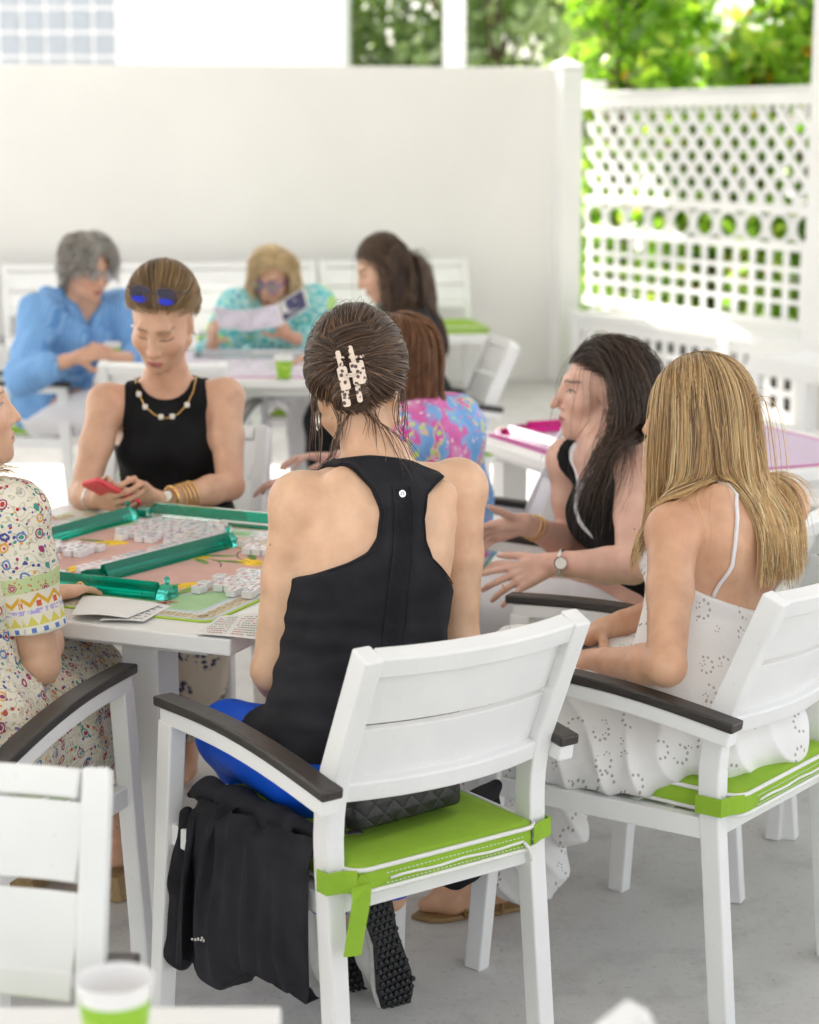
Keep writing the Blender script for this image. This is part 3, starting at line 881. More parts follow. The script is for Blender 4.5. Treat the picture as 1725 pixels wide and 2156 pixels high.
# papers -------------------------------------------------------------------
M['paper'] = plain('white_paper', (.76, .75, .73), .85, .03, 20)
M['ink'] = plain('grey_print', (.22, .22, .24), .8); M['inkr'] = plain('red_print', (.55, .12, .10), .8); M['inkg'] = plain('green_print', (.12, .35, .16), .8)
def leaflet(name, label, pts4, z, rows, cols=1, seed=1, lift=.004, th=.0012, inks=(1, 2, 3), margin=.08):
    # pts4: four table-plane corners (A B C D), text runs A->B
    P = [V3(p[0], p[1], z) for p in pts4]; rng = random.Random(seed)
    def S(s, t, dz=0):
        q = (P[0] * (1 - s) + P[1] * s) * (1 - t) + (P[3] * (1 - s) + P[2] * s) * t
        return q + V3(0, 0, dz + lift * (sin(pi * s) * .6 + (1 - t) * .4) * 1)
    m = MB(); n = 7; vs = []
    for dz in (0, th):
        for i in range(n):
            for j in range(n): vs.append(S(i / (n - 1), j / (n - 1), dz))
    fs = []
    for i in range(n - 1):
        for j in range(n - 1):
            a = i * n + j
            fs.append((a, a + 1, a + n + 1, a + n)); b = a + n * n; fs.append((b, b + n, b + n + 1, b + 1))
    rim = [i * n for i in range(n)] + [(n - 1) * n + j for j in range(1, n)] + [i * n + n - 1 for i in range(n - 2, -1, -1)] + [j for j in range(n - 2, 0, -1)]
    for i in range(len(rim)):
        a, b = rim[i], rim[(i + 1) % len(rim)]; fs.append((a, b, b + n * n, a + n * n))
    m.add(vs, fs)
    for c in range(cols):
        s0 = margin + c * (1 - margin) / cols; s1 = s0 + (1 - margin) / cols - margin
        for r in range(rows):
            t0 = margin + (1 - 2 * margin) * r / rows; t1 = t0 + (1 - 2 * margin) / rows * .34
            s = s0
            while s < s1 - .01:
                w_ = rng.uniform(.012, .05)
                if rng.random() < .85:
                    e = min(s + w_, s1)
                    m.add([S(s, t0, th + .0004), S(e, t0, th + .0004), S(e, t1, th + .0004), S(s, t1, th + .0004)], [(0, 1, 2, 3)], rng.choice(inks))
                s += w_ + .012
            if rng.random() < .12: continue
    return tag(m.obj(name, [M['paper'], M['ink'], M['inkr'], M['inkg']], smooth=False), label, 'paper')
Q = lambda u, v: ptz(u, v, .75)
leaflet('printed_card', 'white printed score card at the near corner of the middle table', [Q(412, 1335), Q(545, 1347), Q(560, 1290), Q(462, 1298)], .7492, 9, 2, 2, .002)
leaflet('open_booklet', 'open white booklet under the hand of the woman in the printed dress', [Q(150, 1302), Q(268, 1308), Q(338, 1277), Q(175, 1258)], .753, 0, 1, 3, .007, inks=(1,))
leaflet('folded_card', 'folded white card partly under the open booklet', [Q(210, 1307), Q(303, 1309), Q(360, 1276), Q(270, 1262)], .7492, 6, 1, 4, .003, inks=(1,))
leaflet('printed_sheet', 'white printed sheet at the left corner of the middle table', [Q(45, 1140), Q(150, 1122), Q(165, 1100), Q(60, 1092)], .7492, 8, 1, 5, .002, inks=(1,))
leaflet('score_sheet', 'white sheet lying in front of the woman with the phone', [Q(280, 1096), Q(420, 1096), Q(440, 1084), Q(300, 1084)], .7492, 4, 1, 6, .001, inks=(1,))

# paper cups -----------------------------------------------------------------
gcup = NT('green_cup'); o_ = gcup.obj()
wv = gcup.n('TexWave', {'wave_type': 'RINGS'}, Vector=o_, Scale=9.0, Distortion=9.0, Detail=1.0)
M['cup'] = gcup.b(Base_Color=gcup.mix(gcup.math('MULTIPLY', gcup.ramp(wv, [(.86, (0, 0, 0)), (.93, (1, 1, 1))]), .6), (.28, .52, .03), (.52, .68, .14)), Roughness=.5)
M['cupw'] = plain('white_cup_board', (.82, .81, .80), .5, .02, 10)
def cup(p, label, h=.096, r=.040):
    t = thing('paper_cup', label, 'paper cup', p, 0, 'green paper cups')
    m = MB()
    m.lathe([(r * .72, .001), (r * .735, .004), (r * .93, h * .80)], seg=40); m.obj('green_sleeve', M['cup'], t, smooth=True)
    m = MB()
    m.lathe([(r * .93, h * .801), (r * .97, h - .006), (r, h - .004), (r * 1.02, h - .001), (r * 1.005, h + .0015), (r * .975, h), (r * .95, h - .005), (r * .70, .008), (.001, .008)], seg=40)
    m.obj('cup_wall', M['cupw'], t, smooth=True)
    return t
p = ptz(241, 2066, .84)
cup((p[0], p[1], .7465), 'green and white paper cup standing on the foreground table')
p = ptz(237, 765, .752); cup((p[0], p[1], .7488), 'green paper cup in front of the grey-haired woman on the far table', .09, .038)
p = ptz(598, 795, .752); cup((p[0], p[1], .7488), 'green paper cup at the near right of the far table', .09, .038)
p = ptz(432, 738, .752); cup((p[0], p[1], .7488), 'green paper cup beside the hand of the blonde reader', .09, .038)
# ------------------------------------------------------------------ implicit surfaces for bodies and cloth
def lenv(a): return np.sqrt((a * a).sum(-1))
class Vol:
    def __init__(s, lo, hi, h):
        s.lo = np.array(lo, float); s.h = h
        s.n = np.ceil((np.array(hi) - s.lo) / h).astype(int) + 1
        s.a = np.full(s.n, .5, np.float32)
    def sub(s, lo, hi):
        i0 = np.clip(np.floor((np.array(lo) - s.lo) / s.h).astype(int), 0, s.n); i1 = np.clip(np.ceil((np.array(hi) - s.lo) / s.h).astype(int) + 1, 0, s.n)
        if (i1 <= i0).any(): return None, None
        sl = tuple(slice(a, b) for a, b in zip(i0, i1))
        g = np.meshgrid(*[(s.lo[k] + s.h * np.arange(i0[k], i1[k])).astype(np.float32) for k in range(3)], indexing='ij')
        return sl, np.stack(g, -1)
    def put(s, fn, lo, hi, k=.01, op='u'):
        m = k + 2.5 * s.h
        sl, P = s.sub(np.array(lo) - m, np.array(hi) + m)
        if sl is None: return
        d = fn(P).astype(np.float32); a = s.a[sl]
        if op == 'u':
            h_ = np.clip(.5 + .5 * (d - a) / k, 0, 1); s.a[sl] = d + (a - d) * h_ - k * h_ * (1 - h_)
            s.a[sl] = np.where(np.abs(d - a) >= k, np.minimum(a, d), s.a[sl])
        elif op == 's':
            h_ = np.clip(.5 - .5 * (a + d) / k, 0, 1); s.a[sl] = a + (-d - a) * h_ + k * h_ * (1 - h_)
    def prim(s, pr):
        kind = pr[1]
        if kind == 'cap':
            _, _, a, b, ra, rb, k, op = pr
            R = max(ra, rb)
            s.put(lambda P: cap_d(P, a, b, ra, rb), np.minimum(a, b) - R, np.maximum(a, b) + R, k, op)
        elif kind == 'ell':
            _, _, c, F, rad, k, op = pr
            R = max(rad)
            ext = np.sqrt(((np.asarray(F).T * np.asarray(rad)) ** 2).sum(1))
            s.put(lambda P: ell_d(P, c, F, rad), c - ext, c + ext, k, op)
        else:
            _, _, fn, lo, hi, k, op = pr
            s.put(fn, lo, hi, k, op)
    def sample(s, p):
        q = (np.asarray(p) - s.lo) / s.h; q = np.clip(q, 0, s.n - 1.001); i = q.astype(int); f = q - i
        r = 0
        for dx in (0, 1):
            for dy in (0, 1):
                for dz in (0, 1):
                    wt = (f[..., 0] if dx else 1 - f[..., 0]) * (f[..., 1] if dy else 1 - f[..., 1]) * (f[..., 2] if dz else 1 - f[..., 2])
                    r = r + wt * np.minimum(s.a[i[..., 0] + dx, i[..., 1] + dy, i[..., 2] + dz], .1)
        return r
    def grad(s, p, e=None):
        e = e or s.h * 1.2; g = np.zeros(np.shape(p))
        for k in range(3):
            d = np.zeros(3); d[k] = e
            g[..., k] = s.sample(p + d) - s.sample(p - d)
        return g / (np.linalg.norm(g, axis=-1, keepdims=True) + 1e-9)
    def mesh(s):
        a = s.a; ins = a < 0; n = s.n
        c = np.zeros(n - 1, np.uint8)
        for dx in (0, 1):
            for dy in (0, 1):
                for dz in (0, 1):
                    c += ins[dx:n[0] - 1 + dx, dy:n[1] - 1 + dy, dz:n[2] - 1 + dz]
        act = (c > 0) & (c < 8)
        ids = np.full(n - 1, -1, np.int32); I = np.argwhere(act); ids[act] = np.arange(len(I))
        cor = np.array([[x, y, z] for x in (0, 1) for y in (0, 1) for z in (0, 1)])
        val = np.stack([a[I[:, 0] + q[0], I[:, 1] + q[1], I[:, 2] + q[2]] for q in cor], 1)
        acc = np.zeros((len(I), 3)); cnt = np.zeros(len(I))
        for i in range(8):
            for j in range(i + 1, 8):
                if np.abs(cor[i] - cor[j]).sum() != 1: continue
                x = (val[:, i] < 0) != (val[:, j] < 0)
                t = np.where(x, val[:, i] / np.where(x, val[:, i] - val[:, j], 1), 0)
                acc += np.where(x[:, None], cor[i] + (cor[j] - cor[i]) * t[:, None], 0); cnt += x
        v = s.lo + s.h * (I + acc / cnt[:, None])
        F = []
        for ax in range(3):
            b, c2 = (ax + 1) % 3, (ax + 2) % 3
            sl0 = [slice(0, n[k] - 1) for k in range(3)]; sl1 = list(sl0)
            for k in (b, c2): sl0[k] = slice(1, n[k] - 1); sl1[k] = slice(1, n[k] - 1)
            sl1[ax] = slice(1, n[ax])
            A = ins[tuple(sl0)]; B = ins[tuple(sl1)]
            E = np.argwhere(A != B); flip = A[A != B]
            off = np.zeros(3, int); off[b] = 1; off[c2] = 1
            E = E + off
            def g(db, dc):
                q = E.copy(); q[:, b] += db; q[:, c2] += dc
                return ids[q[:, 0], q[:, 1], q[:, 2]]
            q = np.stack([g(-1, -1), g(0, -1), g(0, 0), g(-1, 0)], 1)
            q[~flip] = q[~flip][:, ::-1]
            F.append(q)
        F = np.concatenate(F); F = F[(F >= 0).all(1)]
        # light Laplacian relax then pull back to the surface
        for _ in range(2):
            acc = np.zeros_like(v); cn = np.zeros(len(v))
            for i in range(4):
                for j in (1, 3):
                    np.add.at(acc, F[:, i], v[F[:, (i + j) % 4]]); np.add.at(cn, F[:, i], 1)
            ok = cn > 0
            v[ok] = v[ok] * .5 + .5 * acc[ok] / cn[ok][:, None]
        return v, F
def cap_d(P, a, b, ra, rb):
    a = np.asarray(a, np.float32); b = np.asarray(b, np.float32); ab = b - a
    t = np.clip(((P - a) @ ab) / max(1e-9, float(ab @ ab)), 0, 1)
    return lenv(P - a - t[..., None] * ab) - (ra + (rb - ra) * t)
def ell_d(P, c, F, rad):
    q = (P - np.asarray(c, np.float32)) @ np.asarray(F, np.float32).T
    rad = np.asarray(rad, np.float32)
    k0 = lenv(q / rad); k1 = lenv(q / (rad * rad))
    return k0 * (k0 - 1) / (k1 + 1e-6)
def cap(tag_, a, b, ra, rb=None, k=.01, op='u'): return (tag_, 'cap', V3(a), V3(b), ra, ra if rb is None else rb, k, op)
def ell(tag_, c, F, rad, k=.01, op='u'): return (tag_, 'ell', V3(c), np.asarray(F), rad, k, op)
def sph(tag_, c, r, k=.01, op='u'): return cap(tag_, c, c, r, r, k, op)
def smax(a, b, k=.006):
    h_ = np.clip(.5 - .5 * (a - b) / k, 0, 1)
    return a + (b - a) * h_ + k * h_ * (1 - h_)

_lat = {}
def vnoise(p, seed=0):
    if seed not in _lat: _lat[seed] = np.random.default_rng(seed + 100).random((32, 32, 32)).astype(np.float32)
    L = _lat[seed]; p = np.asarray(p); i = np.floor(p).astype(int); f = p - i; f = f * f * (3 - 2 * f); r = 0
    for dx in (0, 1):
        for dy in (0, 1):
            for dz in (0, 1):
                wt = (f[..., 0] if dx else 1 - f[..., 0]) * (f[..., 1] if dy else 1 - f[..., 1]) * (f[..., 2] if dz else 1 - f[..., 2])
                r = r + wt * L[(i[..., 0] + dx) % 32, (i[..., 1] + dy) % 32, (i[..., 2] + dz) % 32]
    return r - .5

def frame(f, up=(0, 0, 1)):
    f = unit(f); s = unit(np.cross(f, up)); u = np.cross(s, f)
    return s, f, u      # right-hand side, forward, up

# ------------------------------------------------------------------ anatomy
def head_prims(c, f, up=(0, 0, 1), sc=1.0, gaze='down', nose=0.):
    s, f, u = frame(f, up); c = V3(c)
    W = lambda x, y, z: c + sc * (s * x + f * y + u * z)
    F = np.array([s, f, u]); S = lambda *r: [q * sc for q in r]
    p = [ell('head', W(0, -.018, .032), F, S(.073, .092, .085), .01),
         ell('head', W(0, .032, -.030), F, S(.060, .064, .078), .03),
         ell('head', W(0, .056, -.070), F, S(.040, .040, .042), .02),
         sph('head', W(0, .082, -.097), .0145 * sc, .022)]
    for q in (-1, 1):
        p += [ell('head', W(q * .040, .052, -.026), F, S(.026, .030, .026), .02),
              cap('head', W(q * .058, .005, -.055), W(q * .022, .060, -.096), .017 * sc, .013 * sc, .02)]
    p += [cap('head', W(-.032, .077, .031), W(.032, .077, .031), .0095 * sc, None, .018)]
    for q in (-1, 1):
        p += [ell('head', W(q * .031, .096, .010), F, S(.017, .0125, .0115), .014, 's'),
              sph('head', W(q * .0305, .0665, .009), .0150 * sc, .003)]
    p += [cap('head', W(0, .086, .020), W(0, .108 + nose, -.022), .0078 * sc, .0095 * sc, .012),
          sph('head', W(0, .111 + nose, -.027), .0095 * sc, .006)]
    for q in (-1, 1):
        p += [sph('head', W(q * .0115, .098, -.032), .0072 * sc, .006)]
        p += [sph('head', W(q * .006, .1045, -.0375), .0032 * sc, .003, 's')]
    # lips
    for q in (-1, 1):
        p += [cap('head', W(q * .004, .1000, -.0560), W(q * .022, .0865, -.0600), .0062 * sc, .0032 * sc, .004)]
    p += [cap('head', W(-.014, .0955, -.0665), W(.014, .0955, -.0665), .0066 * sc, None, .005),
          cap('head', W(-.020, .1020, -.0608), W(.020, .1020, -.0612), .0018 * sc, None, .003, 's'),
          cap('head', W(0, .097, -.040), W(0, .101, -.050), .003 * sc, None, .004, 's')]
    for q in (-1, 1):   # ears
        e = W(q * .0695, -.014, -.004)
        Fe = np.array([unit(s * 1 + f * -q * .35), unit(f + s * q * .35), u])
        p += [ell('head', e, Fe, S(.009, .018, .031), .006), sph('head', W(q * .068, -.008, -.032), .008 * sc, .008), cap('head', W(q * .062, -.004, -.030), W(q * .066, -.004, .015), .010 * sc, None, .012),
              ell('head', W(q * .0785, -.010, .002), Fe, S(.006, .010, .019), .005, 's')]
    return p, W, F

def hand_prims(wrist, d, n, thumb, curl=(.35, .4, .45, .55), spread=.10, sc=1.0, tcurl=.3, tspread=.9, tag_='hand', tdown=.35):
    # d: wrist -> knuckles, n: back of hand, thumb: +1 when the thumb lies towards d x n
    d = unit(d); n = unit(V3(n) - d * d.dot(n)); x = np.cross(d, n) * thumb
    w_ = V3(wrist); p = []
    kn = []
    for i, (ox, oy) in enumerate(((.028, .084), (.0095, .088), (-.0095, .085), (-.027, .077))):
        kn.append(w_ + (d * oy + x * ox) * sc)
    for i, k_ in enumerate(kn):
        b = w_ + x * (.016 - i * .0105) * sc + d * .012 * sc
        p.append(cap(tag_, b, k_, .0150 * sc, .0098 * sc, .008))
    p.append(cap(tag_, w_ + d * .018 * sc + x * .010 * sc - n * .006 * sc, w_ + d * .05 * sc + x * .016 * sc - n * .008 * sc, .016 * sc, .013 * sc, .01))
    p.append(cap(tag_, w_ + d * .02 * sc - x * .014 * sc - n * .005 * sc, w_ + d * .06 * sc - x * .020 * sc - n * .006 * sc, .013 * sc, .011 * sc, .01))
    L = ((.040, .024, .020), (.045, .028, .021), (.041, .026, .021), (.032, .020, .018))
    for i, k_ in enumerate(kn):
        a = (1.5 - i) * spread; dd = unit(d * cos(a) + x * sin(a)); ang = curl[i]; q = k_
        r = (.0088, .0090, .0086, .0076)[i] * sc
        for j, l in enumerate(L[i]):
            fac = (.7, 1.0, .7)[j]
            t = (.7 * ang) if j == 0 else None
            tot = ang * (.7, 1.6, 2.2)[j]
            v = unit(dd * cos(tot) - n * sin(tot))
            e = q + v * l * sc
            p.append(cap(tag_, q, e, r * (1, .93, .86)[j], r * (.93, .86, .76)[j], .0035)); q = e
    b = w_ + (d * .022 + x * .026 - n * .006) * sc
    td = unit(d * cos(tspread) + x * sin(tspread) - n * tdown)
    t1 = b + td * .038 * sc; td2 = unit(td + d * tcurl); t2 = t1 + td2 * .030 * sc; td3 = unit(td2 + d * tcurl * .6 - n * tcurl * .3); t3 = t2 + td3 * .024 * sc
    p += [cap(tag_, w_ + d * .012 * sc + x * .012 * sc, t1, .0135 * sc, .0105 * sc, .008), cap(tag_, t1, t2, .0102 * sc, .0090 * sc, .004), cap(tag_, t2, t3, .0090 * sc, .0068 * sc, .004)]
    return p

TW = [-.16, -.02, .10, .25, .40, .55, .70, .82, .90, .96, 1.02, 1.1]
class Body:
    """joint positions in world space -> tagged primitives"""
    def __init__(s, P, N, rh, rs, build=1.0, W=None, D=None, bust=1.0, sway=.0):
        s.P, s.N = V3(P), V3(N)
        s.ax = unit(s.N - s.P); s.L = np.linalg.norm(s.N - s.P); s.rh = unit(rh); s.rs = unit(rs); s.b = build
        s.Wt = np.array(W or [.11, .168, .176, .148, .128, .134, .146, .150, .128, .085, .056, .05]) * build
        s.Dt = np.array(D or [.085, .118, .120, .100, .090, .096, .105, .098, .082, .066, .054, .05]) * build
        s.O = [.02, -.012, -.012, .004, .012, .006, -.004, -.012, -.012, -.008, 0, 0]
        s.prims = []
        lo = np.minimum(s.P, s.N) - .24 * build; hi = np.maximum(s.P, s.N) + .24 * build
        s.prims.append(('torso', 'gen', s.torso, lo, hi, .02, 'u'))
        for q in (-1, 1):      # shoulder blades and the hollow of the spine
            Fr = s.fr(.8); pa, pb = s.at(q * .105 * build, -.070 * build, .90), s.at(q * .070 * build, -.080 * build, .62)
            s.prims.append(cap('torso', pa, pb, .026 * build, .020 * build, .035))
        s.prims.append(cap('torso', s.at(0, -.128 * build, .25), s.at(0, -.130 * build, .88), .016, .014, .035, 's'))
        s.sway = sway
        if bust:
            for q in (-1, 1):
                c = s.at(q * .062 * build, .075 * build, .66); Fr = np.array(s.fr(.66))
                s.prims.append(ell('torso', c, Fr, (.060 * build, .052 * build * bust, .062 * build), .03))
    def fr(s, t):
        r = unit(s.rh * (1 - t) + s.rs * t); f = unit(np.cross(s.ax, r)); r = np.cross(f, s.ax)
        return r, f, s.ax
    def at(s, x, y, t):
        r, f, u = s.fr(t)
        return s.P + s.ax * t * s.L + r * x + f * y
    def local(s, P):
        q = P - s.P.astype(np.float32); t = (q @ s.ax.astype(np.float32)) / s.L
        tc = np.clip(t, 0, 1)[..., None]
        r = s.rh * (1 - tc) + s.rs * tc; r = r - (r @ s.ax)[..., None] * s.ax; r = r / lenv(r)[..., None]
        f = np.cross(np.broadcast_to(s.ax, r.shape), r)
        x = (q * r).sum(-1); y = (q * f).sum(-1)
        return x, y, t
    def torso(s, P):
        x, y, t = s.local(P); tc = np.clip(t, TW[0], 1.06)
        w_ = np.interp(tc, TW, s.Wt); d_ = np.interp(tc, TW, s.Dt); o = np.interp(tc, TW, s.O)
        ex = (t - tc) * s.L; y = y - o
        n_ = 2.3
        rr = (np.abs(x / w_) ** n_ + np.abs(y / d_) ** n_) ** (1 / n_)
        side = (rr - 1) * np.minimum(w_, d_) * .95
        return np.where(ex == 0, side, np.sqrt(np.maximum(side, 0) ** 2 + ex ** 2) + np.minimum(side, 0) * .2)
    def limb(s, sh, el, wr, r=1.0, tag_='arm', side=1):
        sh, el, wr = V3(sh), V3(el), V3(wr); b = s.b * r
        N_ = s.P + s.ax * s.L * .93
        s.prims += [cap('shoulder', N_, sh, .042 * b, .046 * b, .03), sph('shoulder', sh, .054 * b, .02)]
        m = sh + (el - sh) * .45
        s.prims += [cap(tag_, sh, m, .051 * b, .046 * b, .02), cap(tag_, m, el, .046 * b, .0375 * b, .015), sph(tag_, el, .0375 * b, .01)]
        q = el + (wr - el) * .28; z = el + (wr - el) * .8
        s.prims += [cap(tag_, el, q, .0375 * b, .0405 * b, .012), cap(tag_, q, z, .0405 * b, .027 * b, .012), cap(tag_, z, wr, .027 * b, .0245 * b, .01)]
    def leg(s, hip, kn, an, toe=None, r=1.0, bare=True):
        hip, kn, an = V3(hip), V3(kn), V3(an); b = s.b * r
        s.prims += [cap('leg', hip, kn, .092 * b, .062 * b, .03), sph('leg', kn, .060 * b, .01)]
        q = kn + (an - kn) * .3
        s.prims += [cap('leg', kn, q, .056 * b, .058 * b, .015), cap('leg', q, an, .058 * b, .036 * b, .015)]
        if toe is not None:
            toe = V3(toe); d = unit(toe - an); fwd = unit(V3(d[0], d[1], 0)) if abs(d[2]) < .9 else d
            heel = an - fwd * .035 - V3(0, 0, .035)
            s.prims += [sph('foot', an, .036 * b, .01), cap('foot', heel, toe + (heel - toe) * .3, .030, .034, .02), cap('foot', an, toe + (an - toe) * .25, .034, .026, .02), cap('foot', toe + (heel - toe) * .3, toe, .034, .017, .012)]
    def neck(s, hc_, r=1.0):
        b = s.b * r
        s.prims += [cap('neck', s.P + s.ax * s.L * .95, V3(hc_), .054 * b, .049 * b, .03)]

def bounds(prims, tags=None, m=.03):
    lo, hi = np.full(3, 1e9), np.full(3, -1e9)
    for p in prims:
        if tags and p[0] not in tags: continue
        if p[1] == 'cap': R = max(p[4], p[5]); a, b = np.minimum(p[2], p[3]) - R, np.maximum(p[2], p[3]) + R
        elif p[1] == 'ell': R = max(p[4]); a, b = p[2] - R, p[2] + R
        else: a, b = p[3] + .04, p[4] - .04
        if p[-1] == 's': continue
        lo = np.minimum(lo, a); hi = np.maximum(hi, b)
    return lo - m, hi + m
def build_vol(prims, h, tags=None, m=.03, clip=None):
    lo, hi = bounds(prims, tags, m)
    if clip is not None: lo = np.maximum(lo, clip[0]); hi = np.minimum(hi, clip[1])
    v = Vol(lo, hi, h)
    for p in prims:
        if tags and p[0] not in tags: continue
        v.prim(p)
    return v
def garment(prims, tags, off, region, h, noise=None, k=.006):
    v = build_vol(prims, h, tags, .03 + off)
    v.a -= off
    if noise is not None or region is not None:
        band = np.argwhere(np.abs(v.a) < .05)
        P = (v.lo + v.h * band).astype(np.float32); d = v.a[band[:, 0], band[:, 1], band[:, 2]]
        if noise is not None: d = d + noise(P)
        if region is not None: d = smax(d, region(P).astype(np.float32), k)
        v.a[band[:, 0], band[:, 1], band[:, 2]] = d
        far = np.abs(v.a) >= .05
        if region is not None:    # deep inside cells follow the region only
            deep = np.argwhere(v.a <= -.05)
            if len(deep):
                Pd = (v.lo + v.h * deep).astype(np.float32)
                v.a[deep[:, 0], deep[:, 1], deep[:, 2]] = np.maximum(v.a[deep[:, 0], deep[:, 1], deep[:, 2]], region(Pd))
    return v
def emit(v, name, mats, root, cols=None, disp=None):
    vs, F = v.mesh()
    if disp is not None:
        vs = vs + v.grad(vs) * disp(vs)[:, None]
    c = cols(vs) if cols is not None else None
    rl = np.array(root.location) if root is not None else np.zeros(3)
    return np_mesh(name, vs - rl, F, mats, root, cols=c)
# ------------------------------------------------------------------ people materials
def skin_mat(name):
    t = NT(name); r = t.n('VertexColor'); r.layer_name = 'Col'; o = t.obj()
    mot = t.ramp(t.noise(22, 5, o), [(.28, (.86, .80, .77)), (.72, (1.08, 1.07, 1.06))])
    c = t.mix(1.0, r.outputs[0], mot, 'MULTIPLY')
    fk = t.ramp(t.vor(95, o, 1.0), [(.045, (1, 1, 1)), (.075, (0, 0, 0))])
    sel = t.ramp(t.noise(40, 1, o), [(.62, (0, 0, 0)), (.70, (1, 1, 1))])
    c = t.mix(t.math('MULTIPLY', t.math('MULTIPLY', fk, sel), .6), c, (.22, .10, .055))
    mv = t.vor(17, o, 1.0); sp = t.n('SeparateColor'); t.set(sp.inputs[0], mv.outputs['Color'])
    mole = t.math('MULTIPLY', t.math('LESS_THAN', mv.outputs['Distance'], .045), t.math('LESS_THAN', sp.outputs[0], .30)); c = t.mix(t.math('MULTIPLY', mole, .75), c, (.16, .07, .045))
    red = t.ramp(t.noise(5, 4, o), [(.48, (0, 0, 0)), (.70, (1, 1, 1))]); c = t.mix(t.math('MULTIPLY', red, .45), c, t.mix(1.0, c, (1.0, .80, .76), 'MULTIPLY'))
    t.b(Base_Color=c, Roughness=.42, Specular_IOR_Level=.45, Normal=t.bump(t.math('ADD', t.noise(420, 2, o), t.math('MULTIPLY', t.noise(40, 3, o), 2.0)), .18, .001))
    t.b(Subsurface_Weight=.12, Subsurface_Radius=(.012, .005, .003), Subsurface_Scale=.6)
    return t.m
M['skin'] = skin_mat('skin')
def hair_mat():
    t = NT('hair'); r = t.n('VertexColor'); r.layer_name = 'Col'
    return t.b(Base_Color=r.outputs[0], Roughness=.30, Specular_IOR_Level=.6)
M['hair'] = hair_mat()
def cloth(name, col, rough=.85, weave=.25, sc=900, var=.08, sheen=.0, fold=None):
    t = NT(name); o = t.obj()
    c = t.ramp(t.noise(16, 4, o), [(.3, [q * (1 - var) for q in col]), (.7, [min(1, q * (1 + var)) for q in col])])
    t.b(Base_Color=c, Roughness=rough, Specular_IOR_Level=.22, Normal=t.bump(t.math('ADD', t.noise(sc, 2, o), t.math('MULTIPLY', t.noise(28, 4, o), 3.0)), weave, .001))
    if sheen: t.b(Sheen_Weight=sheen)
    return t.m
M['black'] = cloth('black_jersey', (.016, .016, .019), .8, .35, 800, .25)
M['black2'] = cloth('black_knit', (.009, .009, .010), .9, .4, 500, .25)
M['navyblk'] = cloth('black_cotton', (.017, .017, .021), .85, .4, 700, .3)
M['cobalt'] = cloth('cobalt_lycra', (.004, .085, .62), .5, .1, 900, .05)
M['whitec'] = cloth('white_cotton', (.76, .75, .78), .9, .3, 600, .03)
M['gold'] = plain('gold', (.80, .52, .20), .25, .05, 30, Metallic=1.0)
M['silver'] = plain('silver', (.78, .78, .76), .18, .03, 30, Metallic=1.0)
M['pearl'] = plain('white_bead', (.82, .78, .70), .2, .05, 60)
M['coral'] = plain('coral_phone_case', (.80, .07, .09), .45, .03, 10)
M['blackp'] = plain('black_plastic', (.015, .015, .016), .3, .1, 20)

def blue_shirt():
    t = NT('blue_striped_shirt'); o = t.obj()
    w_ = t.n('TexWave', {'bands_direction': 'X'}, Vector=t.n('Mapping', Vector=o, Rotation=(0, 0, .5)), Scale=22, Distortion=.6)
    c = t.ramp(w_, [(.35, (.115, .30, .62)), (.75, (.25, .45, .75))])
    return t.b(Base_Color=c, Roughness=.85, Normal=t.bump(t.noise(500, 2, o), .2))
M['blueshirt'] = blue_shirt()
def turq():
    t = NT('turquoise_print'); o = t.obj()
    mp = t.n('Mapping', Vector=o, Scale=(1, 1, 1))
    v = t.vor(24, mp, .65)
    c = t.ramp(v.outputs['Distance'], [(.0, (.02, .33, .42)), (.28, (.03, .42, .50)), (.40, (.62, .76, .72)), (.60, (.10, .50, .52))])
    n = t.noise(9, 3, o)
    c = t.mix(t.ramp(n, [(.58, (0, 0, 0)), (.64, (1, 1, 1))]), c, (.42, .62, .16))
    return t.b(Base_Color=c, Roughness=.85)
M['turq'] = turq()
def floral_pb():
    t = NT('pink_blue_swirl_print'); o = t.obj()
    wob = t.mix(.35, o, t.noise(9, 3, o).outputs[1])
    v = t.vor(7.5, wob, .9); d = v.outputs['Distance']
    base = t.ramp(t.noise(6, 4, o), [(.42, (.16, .36, .72)), (.50, (.22, .45, .78)), (.54, (.70, .12, .42)), (.64, (.78, .30, .55))])
    ring = t.ramp(t.math('FRACT', t.math('MULTIPLY', d, 5.5)), [(.0, (.75, .06, .38)), (.28, (.80, .45, .62)), (.45, (.42, .70, .16)), (.58, (.86, .70, .16)), (.72, (.16, .38, .72)), (.9, (.80, .10, .45))], 'CONSTANT')
    v2 = t.vor(42, o, .8)
    dots = t.ramp(v2.outputs['Distance'], [(.22, (1, 1, 1)), (.30, (0, 0, 0))])
    c = t.mix(t.ramp(d, [(.30, (1, 1, 1)), (.36, (0, 0, 0))]), base, ring)
    c = t.mix(t.math('MULTIPLY', dots, .8), c, t.ramp(t.noise(13, 2, o), [(.45, (.80, .74, .78)), (.5, (.85, .10, .5)), (.56, (.45, .72, .2)), (.62, (.2, .45, .8))], 'CONSTANT'))
    return t.b(Base_Color=c, Roughness=.85)
M['floral'] = floral_pb()
